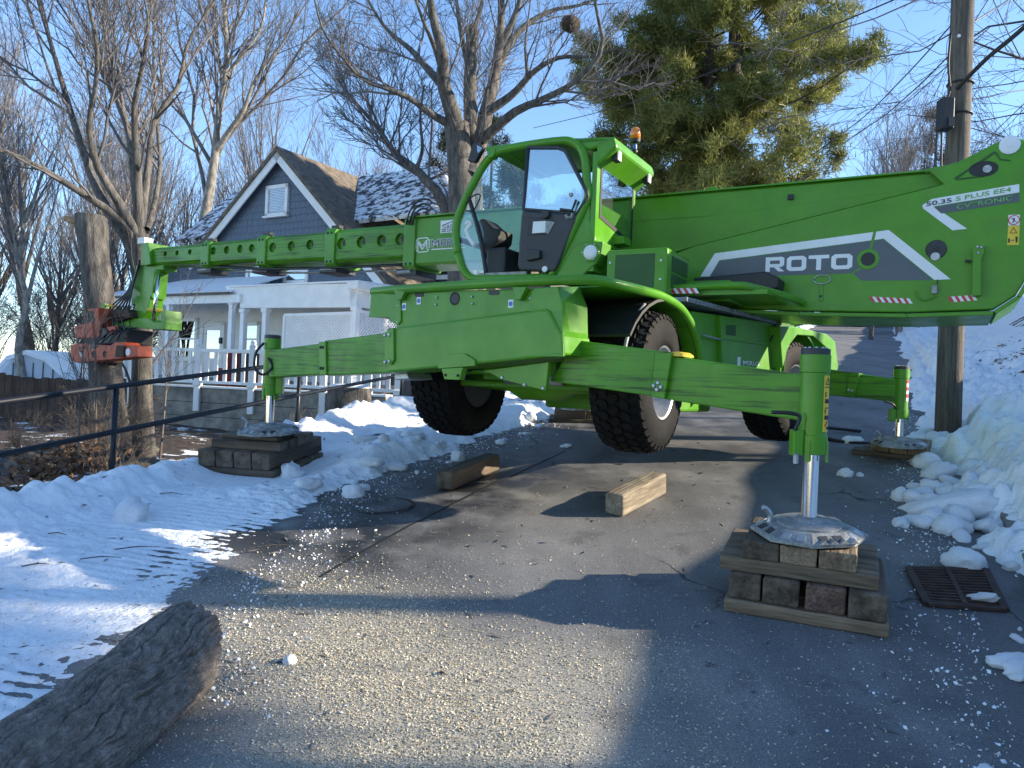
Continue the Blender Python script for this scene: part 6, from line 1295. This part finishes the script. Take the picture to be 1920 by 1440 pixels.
# lower leaning limb tree by the roof, pale tree, and others
Yc = 24.
lim = [(pl([(850, 440), (828, 372), (800, 340), (780, 317), (740, 287), (715, 250), (697, 227), (663, 187), (633, 150)], Yc, [0, 0, 0, .3, .6, 1, 1.2, 1.5, 1.9]), .22, .04), (pl([(780, 317), (792, 280), (788, 220), (795, 160)], Yc, [.3, .4, .6, .8]), .07, .03), (pl([(800, 340), (840, 320), (855, 312)], Yc), .05, .03)]
bare_tree('broadleaf_tree', 'thin bare tree leaning left over the house roof', 'bare trees', lim, LV(40, 260, 1300), G(4), BARK, TWIG, at(850, 450, Yc), .007)
Yw = 40.
lim = [(pl([(360, 520), (385, 405), (402, 300), (412, 200), (425, 130), (422, 40), (414, -60), (420, -160)], Yw), .34, .08), (pl([(404, 285), (430, 245), (458, 205), (478, 150), (530, 80), (560, 20)], Yw, [0, -.4, -.8, -1, -1.4, -2]), .17, .04), (pl([(426, 145), (445, 115), (480, 70), (495, 30), (500, -40)], Yw, [0, .5, 1, 1.4, 2]), .14, .04), (pl([(408, 250), (395, 190), (380, 120), (370, 60)], Yw, [0, .5, 1, 1.5]), .09, .03)]
bare_tree('broadleaf_tree', 'pale barked bare tree with two arms rising behind the house', 'bare trees', lim, LV(60, 420, 1700), G(5), BARKL, TWIG, at(360, 560, Yw), .010)
# branches that reach in from a tree on the right hill
Yr = 13.
lim = [([xyz for xyz in (V((15.5, 13.5, 3.5)), V((15.4, 13.4, 6)), V((15.2, 13.2, 9)), V((15.0, 13, 13)))], .30, .14),
       (pl([(2620, 260), (2200, 190), (1990, 130), (1880, 100), (1787, 62), (1714, 100), (1627, 108), (1570, 120)], Yr, [1, .4, 0, -.2, -.2, -.4, -.5, -.6]), .09, .008),
       (pl([(2620, 100), (2150, 60), (1900, 40), (1800, 85), (1740, 145), (1690, 190), (1640, 232), (1590, 262)], Yr, [1, .5, .2, 0, .2, .4, .5, .6]), .08, .008),
       (pl([(2620, 330), (2200, 330), (1985, 300), (1900, 262), (1820, 240), (1760, 225)], Yr, [1, .4, .2, 0, 0, 0]), .07, .008),
       (pl([(2620, 0), (2100, -60), (1850, -40), (1720, 0), (1640, 35), (1560, 60), (1490, 110)], Yr, [1, 0, -.4, -.8, -1, -1.2, -1.4]), .07, .008),
       (pl([(2600, 180), (2150, 160), (1960, 210), (1880, 215), (1830, 228), (1700, 215)], Yr, [1, .3, .5, .6, .8, 1]), .06, .008)]
bare_tree('broadleaf_tree', 'bare tree on the right hill whose fine branches reach past the pole', 'bare trees', lim, [(60, (.25, .5), (.3, .8), 7, 5, -.05), (420, (.3, .6), (.4, .9), 6, 3, -.08), (1500, (.3, .6), (.4, 1.), 5, 3, -.08)], G(6), BARKD, TWIG, V((15.5, 13.5, 3.5)), .004)
# ---- background wood: four kinds of bare tree, then copies
def proto(seed, h, spread, stems, rng_):
    rng = np.random.default_rng(seed); r = random.Random(seed); lim = []
    for k in range(stems):
        x = y = 0.; a = r.uniform(0, 6.28); lean = r.uniform(.02, .10) * (2 if stems > 1 else 1); pts = [V((.15 * k, 0, -.3))]
        for i in range(1, 8): z = h * i / 7; pts.append(V((math.cos(a) * lean * z + r.uniform(-.25, .25), math.sin(a) * lean * z + r.uniform(-.25, .25), z)))
        lim.append((pts, h * .017 / (1 + .3 * (stems - 1)), .03))
        for j in range(5):
            i0 = r.randint(2, 4); p = pts[i0]; a2 = r.uniform(0, 6.28); q = [p]
            for m_ in range(1, 6): q.append(p + V((math.cos(a2) * spread * m_ * .22 + r.uniform(-.15, .15), math.sin(a2) * spread * m_ * .22 + r.uniform(-.15, .15), (h - p.z) * m_ / 5.4)))
            lim.append((q, h * .008, .02))
    return lim, rng
KIND = [('slender bare tree with upright pale twigs', BARKL, 17, 2.0, 1), ('broad bare tree with a dark trunk', BARK, 15, 3.4, 1), ('many-stemmed bare tree with reddish twigs', BARK, 14, 2.6, 3), ('tall narrow bare tree with a dense twig top', BARK, 19, 2.2, 2)]
TW2 = mat('reddish_twig', (.125, .115, .118), .9, 0, .3, 1, col2=(.20, .187, .19))
protos = []
for k, (lab, mb, h, sp_, stn) in enumerate(KIND):
    lm, rg = proto(40 + k, h, sp_, stn, None); T_ = bare_tree('broadleaf_tree', lab, 'trees of the wood', lm, [(80, (.3, .55), (.35, .7), 6, 4, .35), (420, (.3, .55), (.35, .8), 5, 3, .3), (1500, (.3, .6), (.35, .8), 4, 3, .2)], rg, mb, TW2 if k != 1 else TWIG, V((0, 0, 0)), .0055); protos.append(T_)
def copy_tree(src, loc, rz, s, label=None, group=None):
    c = src.copy(); COL.objects.link(c); c.location = loc; c.rotation_euler = (0, 0, rz); c.scale = (s, s, s)
    if label: c['label'] = label
    if group: c['group'] = group
    for ch_ in src.children: d = ch_.copy(); COL.objects.link(d); d.parent = c; d.matrix_parent_inverse = Matrix.Identity(4)
    return c
def tz(X, Y): return float(terr(np.array([X]), np.array([Y]))[0])
rs = random.Random(8); first = [True] * 4
def plant(px, Y, k, s, where):
    X = (px - 960) / F * Y; c = copy_tree(protos[k], (X, Y, tz(X, Y) - .1), rs.uniform(0, 6.28), s, KIND[k][0] + ' ' + where, 'bare trees ' + where)
for i in range(16):      # behind the house and to its left
    px = -60 + i * 57 + rs.uniform(-16, 16); plant(px, rs.uniform(40, 62), (i * 7 + 1) % 4, rs.uniform(.8, 1.15), 'in the wood behind the house')
for i in range(6): plant(-80 + i * 64 + rs.uniform(-12, 12), rs.uniform(25, 36), (1, 2, 0)[i % 3], rs.uniform(.45, .65), 'in the thicket beside the shed')
for i in range(3): plant(980 + i * 60 + rs.uniform(-20, 20), rs.uniform(50, 75), i % 4, rs.uniform(.8, 1.1), 'beyond the pine')
for i in range(9): plant(1640 + i * 40 + rs.uniform(-10, 10), rs.uniform(34, 60), (2, 0, 1)[i % 3], rs.uniform(.45, .75), 'on the right hill')
for X, Y, k, s in ((-5, -9, 1, .8), (3, -13, 0, .9), (-12, -6, 2, .9), (9, -10, 3, .8), (-1, -20, 3, 1.)): copy_tree(protos[k], (X, Y, tz(X, Y) - .1), rs.uniform(0, 6.28), s, KIND[k][0] + ' down the street behind the view', 'bare trees down the street')
for X, Y, k, s in ((25, 8.6, 0, .55), (21, 11.5, 2, .5)): copy_tree(protos[k], (X, Y, tz(X, Y) - .1), rs.uniform(0, 6.28), s, KIND[k][0] + ' on the hill above the storm drain', 'bare trees above the drain')
for i in range(8): plant(1490 + i * 24, rs.uniform(95, 130), i % 4, rs.uniform(.6, .9), 'at the far end of the road')
for p_ in protos:
    for ch_ in list(p_.children): bpy.data.objects.remove(ch_)
    bpy.data.objects.remove(p_)
# ---- brush in the gully
def brush(seed, h, n):
    rng = np.random.default_rng(seed); r = random.Random(seed); lim = []
    for k in range(n):
        a = r.uniform(0, 6.28); b0 = V((math.cos(a) * r.uniform(0, .5), math.sin(a) * r.uniform(0, .5), -.1)); q = [b0]; o = r.uniform(.25, .9); hh = h * r.uniform(.6, 1)
        for m_ in range(1, 6): t = m_ / 5; q.append(b0 + V((math.cos(a) * o * hh * t * t * .7 + r.uniform(-.06, .06), math.sin(a) * o * hh * t * t * .7 + r.uniform(-.06, .06), hh * (t - .25 * t * t * o))))
        lim.append((q, .022, .006))
    return lim, rng
BT = mat('brush_twig', (.10, .075, .06), .9, 0, .35, 2, col2=(.19, .15, .12)); bpro = []
for k in range(3):
    lm, rg = brush(60 + k, 3.4, 12); bpro.append(bare_tree('bare_shrub', 'x', None, lm, [(130, (.3, .6), (.4, 1.), 6, 3, .1), (700, (.3, .6), (.4, 1.), 5, 3, .05)], rg, BT, BT, V((0, 0, 0)), .004, lsides=5))
for i in range(20):
    far = i < 14; Y = rs.uniform(29.5, 37) if far else rs.uniform(9.5, 15); px = rs.uniform(-70, 300) if far else rs.uniform(-60, 250) ; X = (px - 960) / F * Y; s = rs.uniform(1.0, 1.6) if far else rs.uniform(.3, .5)
    c = copy_tree(bpro[i % 3], (X, Y, tz(X, Y) - .05), rs.uniform(0, 6), s, 'tangled bare shrub in the thicket behind the shed' if far else 'low bare shrub in the gully below the pipe railing', 'shrubs of the thicket' if far else 'shrubs in the gully'); c['category'] = 'shrub'
for i in range(5):
    px = 600 + i * 36; Y = rs.uniform(14.5, 17); X = (px - 960) / F * Y; c = copy_tree(bpro[i % 3], (X, Y, tz(X, Y) - .05), rs.uniform(0, 6), rs.uniform(.3, .42), 'low bare shrub by the wall beyond the snow capped stump', 'shrubs by the wall'); c['category'] = 'shrub'
for p_ in bpro:
    for ch_ in list(p_.children): bpy.data.objects.remove(ch_)
    bpy.data.objects.remove(p_)
# thin saplings just behind the railing
for i, (a, b_, top) in enumerate((((146, 885), (152, 700), (168, 560)), ((178, 905), (180, 740), (176, 590)), ((160, 800), (168, 690), (160, 640)), ((300, 860), (312, 720), (306, 650)), ((188, 900), (210, 830), (208, 760)))):
    Ys = 9.2 + .5 * i; bare_tree('sapling', 'thin bare sapling rising just behind the pipe railing', 'saplings by the railing', [(pl([a, b_, top], Ys, [0, .1, .3]), .018, .006)], [(9, (.3, .6), (.3, .8), 6, 4, .2), (30, (.3, .6), (.4, .9), 5, 3, .1)], G(80 + i), BT, BT, at(*a, Ys), .003, lsides=6)
# dead oak leaves hanging by the railing
lv = []; lf = []
rg = G(7); n = 420; cen = np.array([[at(85, 880, 8.9), at(120, 868, 9.2), at(60, 905, 8.7), at(140, 850, 9.5)][i % 4] for i in range(n)]) + rg.normal(size=(n, 3)) * [.22, .25, .11]
for i in range(n):
    u = rg.normal(size=3); u /= np.linalg.norm(u); w = np.cross(u, rg.normal(size=3)); w /= np.linalg.norm(w); s = rg.uniform(.03, .055); c = cen[i]; o = len(lv); nn = np.cross(u, w)
    lv += [c - u * s * 1.4, c - u * s * .3 + w * s * .7 + nn * s * .3, c + u * s * .2 + w * s * .35, c + u * s * 1.5 + nn * s * .3, c + u * s * .2 - w * s * .35, c - u * s * .3 - w * s * .7 + nn * s * .3]; lf += [(o, o + 1, o + 2, o + 3), (o, o + 3, o + 4, o + 5)]
tag(raw('dead_leaves', lv, lf, LEAF, None, False), 'clump of curled brown oak leaves on a low branch by the pipe railing', 'leaves', kind='stuff')
# ---- conifers
def conifer(name, label, loc, h, rad, n, rng, needle, droop, clump, size, group=None, z0=.15, fork=None, lean=0., shape=None):
    T_ = thing(name, label, 'tree', loc, group); loc = np.array(loc); r = rng
    tr = np.array([[0, 0, -.3], [.1, 0, h * .3], [0, .1, h * .6], [0, 0, h]]) + loc
    P = [resample([V(p) for p in tr], 16)]; R = [np.linspace(h * .017, .03, 16)]
    if fork: P.append(resample([V(loc + np.array(p)) for p in fork], 16)); R.append(np.linspace(h * .011, .03, 16))
    v, f = tubes(np.array(P), np.array(R), 10); raw('trunk', v, f, BARKD, T_)
    br = []; rr = []
    for i in range(n):
        t = z0 + (1 - z0) * (i + r.random()) / n; pth = P[0] if not fork or r.random() < .6 else P[1]; x = t * 15; j = min(int(x), 14); st_ = pth[j] + (pth[j + 1] - pth[j]) * (x - j)
        a = r.uniform(0, 6.283); ln = rad * (shape(t) if shape else (1 - t) ** .7) * r.uniform(.65, 1.12) + .4; s = np.linspace(0, 1, 7)[:, None]; d = np.array([math.cos(a), math.sin(a), 0])
        br.append(st_ + d * ln * s + np.array([0, 0, 1]) * ln * (droop[0] * s + droop[1] * s * s) + np.concatenate([np.zeros((1, 3)), r.normal(size=(6, 3)) * .035 * ln])); rr.append(np.linspace(.012 + ln * .012, .006, 7))
    br = np.array(br); rr = np.array(rr); Q, q = spawn(br, rr, n * 9, r, (.25, .5), (.5, 1.0), .12, 5, .25); Q2, q2 = spawn(Q, q, n * 14, r, (.4, .7), (.5, 1.0), .12, 4, .2)
    v1, f1 = tubes(br, rr, 5); v2, f2 = tubes(Q, q, 3); raw('limbs', np.concatenate([v1, v2]), np.concatenate([f1, f2 + len(v1)]), BARKD, T_)
    # needle tufts: many thin blades round points near the shoot ends
    al = np.concatenate([Q[:, -1], Q[:, 3], Q2[:, -1], Q2[:, 2], br[:, -1], br[:, 5]]); m_ = len(al); k = clump
    c = np.repeat(al, k, 0) + r.normal(size=(m_ * k, 3)) * size * .36; d = r.normal(size=(m_ * k, 3)); d[:, 2] += .35; d /= np.linalg.norm(d, axis=1, keepdims=True); w = np.cross(d, r.normal(size=(m_ * k, 3))); w /= np.linalg.norm(w, axis=1, keepdims=True)
    L_ = size * r.uniform(.6, 1.2, (m_ * k, 1)); W = size * .055; tri = np.stack([c - w * W, c + w * W, c + d * L_], 1).reshape(-1, 3); raw('needles', tri, np.arange(m_ * k * 3).reshape(-1, 3), needle, T_, False)
    return T_
Yp = 24.; Xp = (1350 - 960) / F * Yp
def pshape(t): return min(1, .6 + 1.2 * t) * (1 - t) ** .45 * 1.2
conifer('pine_tree', 'large sunlit green pine rising behind the boom', (Xp, Yp, tz(Xp, Yp)), 20., 3.55, 120, G(21), NEEDLE, (.26, .16), 52, .30, z0=.10, fork=[(.05, 0, 4.5), (-.6, .2, 8), (-.9, .3, 12), (-1., .2, 17)], shape=pshape)
for i, (px, Y, h, rad) in enumerate(((770, 44, 12.5, 3.2), (830, 40, 14, 3.4), (905, 43, 15.5, 3.6), (965, 46, 13.5, 3.2), (1060, 48, 13., 3.4), (1140, 40, 12, 3.4))):
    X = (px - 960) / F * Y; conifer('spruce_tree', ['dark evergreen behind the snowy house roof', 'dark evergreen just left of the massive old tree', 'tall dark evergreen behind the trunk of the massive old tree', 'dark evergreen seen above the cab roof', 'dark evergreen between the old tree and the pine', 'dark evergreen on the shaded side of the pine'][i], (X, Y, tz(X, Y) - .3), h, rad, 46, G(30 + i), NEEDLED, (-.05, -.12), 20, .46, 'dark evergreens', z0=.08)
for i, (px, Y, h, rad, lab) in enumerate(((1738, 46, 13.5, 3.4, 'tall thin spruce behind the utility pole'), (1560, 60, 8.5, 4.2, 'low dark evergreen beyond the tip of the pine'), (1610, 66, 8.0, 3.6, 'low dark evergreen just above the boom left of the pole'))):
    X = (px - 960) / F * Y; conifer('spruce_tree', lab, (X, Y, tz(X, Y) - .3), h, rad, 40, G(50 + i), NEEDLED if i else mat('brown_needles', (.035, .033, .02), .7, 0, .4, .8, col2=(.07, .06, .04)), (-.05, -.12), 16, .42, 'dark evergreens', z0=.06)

# two unseen evergreens added on the right hill to shade left snow and log
for i, (X, Y, h, rad, zq) in enumerate(((14.3, 4.25, 9., .7, 6.95), (15., 2.55, 10., 1.15, 6.3))):
    conifer('spruce_tree', ('unseen evergreen added above the storm drain to shade the left snow', 'taller unseen evergreen added down the street to shade the log')[i], (X, Y, tz(X, Y) - .2), h, rad, 50, G(70 + i), NEEDLED, (.05, .1), 20, .4, 'added shade evergreens', z0=(zq + .2 - tz(X, Y)) / h)
# ------------------------------------------------------------------ loose snow, sawdust and litter
lump = [rock(None, 1, '', '', SNOWM, ((1.3, .9, .7), (1, 1, .8), (1.5, 1, .5), (1, .8, .9))[k % 4], 20 + k, .75) for k in range(8)]
def snow_lump(x, y, s, label, group=None, k=0, sq=1., rz=None):
    p = gpt(x, y); o = bpy.data.objects.new('snow_lump', lump[k % 8]); COL.objects.link(o); o.location = p + UZ * s * .22; o.scale = (s * sq, s, s); o.rotation_euler = (rs.uniform(-.25, .25), rs.uniform(-.25, .25), rs.uniform(0, 6.3) if rz is None else rz); return tag(o, label, 'snow lump', group)
snow_lump(1802, 962, .21, 'flat slab of snow lying before the right snow bank', k=2, sq=1.25, rz=-.1); snow_lump(1778, 990, .07, 'small snow lump beside the flat slab', k=1); snow_lump(1805, 996, .06, 'tiny snow lump touching the small one near the flat slab', k=3); snow_lump(1902, 1245, .055, 'crusty patch of snow alone on the asphalt below the drain', k=2, sq=1.4, rz=.3); snow_lump(1908, 1262, .05, 'crumb of snow under the crusty patch', k=0)
snow_lump(246, 975, .125, 'angular snow block lying alone on the packed left snow', k=3, sq=1.3); snow_lump(544, 893, .10, 'pointed snow block in front of the timber stack by the railing', k=3); snow_lump(542, 1242, .026, 'little snow lump in the sawdust right of the log', k=1); snow_lump(1586, 892, .06, 'oval snow lump on the road between the two right jacks', k=1)
snow_lump(1612, 893, .03, 'snow crumb beside the oval lump on the road', k=3); snow_lump(940, 832, .05, 'snow lump on the wet road behind the dark timber', k=5); snow_lump(1060, 838, .04, 'snow crumb on the wet road between the front wheels', k=6); snow_lump(1598, 830, .08, 'snow lump leaning on the low timber stack', k=4)
for i in range(110):
    p_ = rs.uniform(3.2, 12.5); q_ = .50 + .30 * (p_ < 6.5) + rs.uniform(-.18, .35) + (.1 if i % 3 else -.15); X, Y = xy(p_, q_); s = rs.choice((.02, .03, .04, .05, .07, .09, .11)) * (.55 if p_ < 6 else 1); o = bpy.data.objects.new('snow_lump', lump[i % 8]); COL.objects.link(o); o.location = (X, Y, float(base(p_, q_)) + s * .3); o.scale = (s * 1.1, s, s); o.rotation_euler = (rs.uniform(-.4, .4), rs.uniform(-.4, .4), rs.uniform(0, 6)); tag(o, 'rounded clod of snow fallen along the foot of the right snow bank', 'snow lump', 'snow clods along the right bank')
for i in range(60):
    p_ = rs.uniform(5.5, 14); q_ = -4.45 + rs.uniform(-.9, .25); X, Y = xy(p_, q_); s = rs.choice((.025, .035, .05, .08)); h = float(left_snow(np.array([p_]), np.array([q_]))[0]); o = bpy.data.objects.new('snow_lump', lump[(i + 3) % 8]); COL.objects.link(o); o.location = (X, Y, float(base(p_, q_)) + max(0, h) + s * .2); o.scale = (s, s, s); o.rotation_euler = (0, 0, rs.uniform(0, 6)); tag(o, 'rounded clod of snow lying along the edge of the left snow', 'snow lump', 'snow clods along the left edge')
def scatter(name, n, pos, size, m, flat, label=None, elong=1.6, seed=1):
    r = G(seed); P = pos(n, r); n = len(P); u = r.normal(size=(n, 3)); u[:, 2] *= flat; u /= np.linalg.norm(u, axis=1, keepdims=True); w = np.cross(u, r.normal(size=(n, 3)) * [flat, flat, 1]); w /= np.linalg.norm(w, axis=1, keepdims=True) + 1e-9
    s = size(n, r)[:, None]; a = P + u * s * elong; b_ = P + w * s * .7; c = P - u * s * elong * .9; d = P - w * s * .8; up = np.cross(u, w); up *= np.sign(up[:, 2:3] + 1e-9); e = P + up * s * .45
    v = np.stack([a, b_, c, d, e], 1).reshape(-1, 3); k = np.arange(n)[:, None] * 5; f = np.concatenate([k + np.array(t) for t in ((0, 1, 4), (1, 2, 4), (2, 3, 4), (3, 0, 4))], 0); o = raw(name, v, f, m, None, False); return tag(o, label, None, None, 'stuff')
def gz(X, Y): p, q = pq(X, Y); return base(p, q)
def chips_pos(n, r):
    X = r.uniform(-3.4, 2.2, n * 6); Y = r.uniform(2.1, 7.2, n * 6); d = dust(X, Y) * (.08 + 2.2 * fbm(X * 1.6, Y * 1.6, 31) ** 1.8) + .035 * np.exp(-((Y - 4) / 2.2) ** 2); k = r.random(n * 6) < d * .55; X, Y = X[k][:n], Y[k][:n]
    p, q = pq(X, Y); h = np.maximum(0, left_snow(p, q)); return np.stack([X, Y, base(p, q) + h + .003], 1)
CHIP = mat('wood_chip', (.52, .44, .29), .8, 0, .25, 30, col2=(.70, .64, .50))
scatter('wood_chips', 150000, chips_pos, lambda n, r: .0019 + .0046 * r.random(n) ** 3.5, CHIP, .35, 'pale wood chips and sawdust scattered over the road', seed=3)
def crumb_pos(n, r):
    pp_ = r.uniform(2.5, 14, n); sd_ = r.random(n) < .6; e = np.where(sd_, -4.65 + .95 * sst(6.2, 3.8, pp_) + 1.0 * sst(4.0, 2.3, pp_) + np.abs(r.normal(size=n)) * .3, .55 - np.abs(r.normal(size=n)) * .25); X, Y = xy(pp_, e); return np.stack([X, Y, base(pp_, e) + .004], 1)
scatter('snow_crumbs', 5200, crumb_pos, lambda n, r: .004 + .012 * r.random(n) ** 3, SNOWM, .8, 'crumbs of snow strewn along both edges of the road', 1.0, 4)
def debris_pos(n, r): X = r.uniform(-5, 3.5, n); Y = r.uniform(2.2, 10, n); p, q = pq(X, Y); k = (q > -6.6) & (q < .5); p, q, X, Y = p[k], q[k], X[k], Y[k]; return np.stack([X, Y, base(p, q) + np.maximum(0, left_snow(p, q)) + .004], 1)
scatter('twig_litter', 950, debris_pos, lambda n, r: .003 + .012 * r.random(n) ** 2, TWIG, .1, 'bits of dark twig and bark littering snow and road', 4.5, 5)
def hill_pos(n, r): p = r.uniform(13, 22, n); q = 1.7 + 1.5 * r.random(n); X, Y = xy(p, q); k = fbm(X * .9, Y * .9, 95) > .56; p, q, X, Y = p[k], q[k], X[k], Y[k]; return np.stack([X, Y, base(p, q) + right_snow(p, q) + .01], 1)
scatter('hill_litter', 900, hill_pos, lambda n, r: .012 + .025 * r.random(n) ** 2, LEAF, .3, 'dead leaves and grass showing through the snow of the right hill', 3., 6)
rg = G(9)
for i in range(7):     # longer sticks on the snow
    x, y = ((40, 1062), (150, 1048), (215, 1030), (470, 1028), (90, 1000), (640, 1045), (300, 925))[i]; a = gpt(x, y, .05); th = rg.uniform(-.4, .5); L_ = rg.uniform(.10, .3); d = V((math.cos(th), math.sin(th), .05))
    tag(MB().tube([a, a + d * L_ * .5 + V((0, .01, .01)), a + d * L_], [.004, .004, .002], 5).build('stick', BARKD, None), 'thin dark stick lying on the left snow', 'stick', 'sticks on the left snow')
# ------------------------------------------------------------------ far end of the road
bpx = at(1640, 597, 88); BR = thing('road_barricade', 'red and white striped barricade at the far end of the road', 'barricade', (bpx.x, bpx.y, tz(bpx.x, bpx.y)))
g0 = V((bpx.x, bpx.y, tz(bpx.x, bpx.y)))
for k in range(10): MB().box(g0 + V((-1.6 + .36 * k, 0, 1.0)), V((.17, 0, 0)), V((0, .04, 0)), V((0, 0, .2))).build('panel', RED if k % 2 else WHITE, BR)
for s in (-1.5, 1.5): MB().box(g0 + V((s, .02, .5)), V((.05, 0, 0)), V((0, .05, 0)), V((0, 0, .55))).build('leg', WHITE, BR)
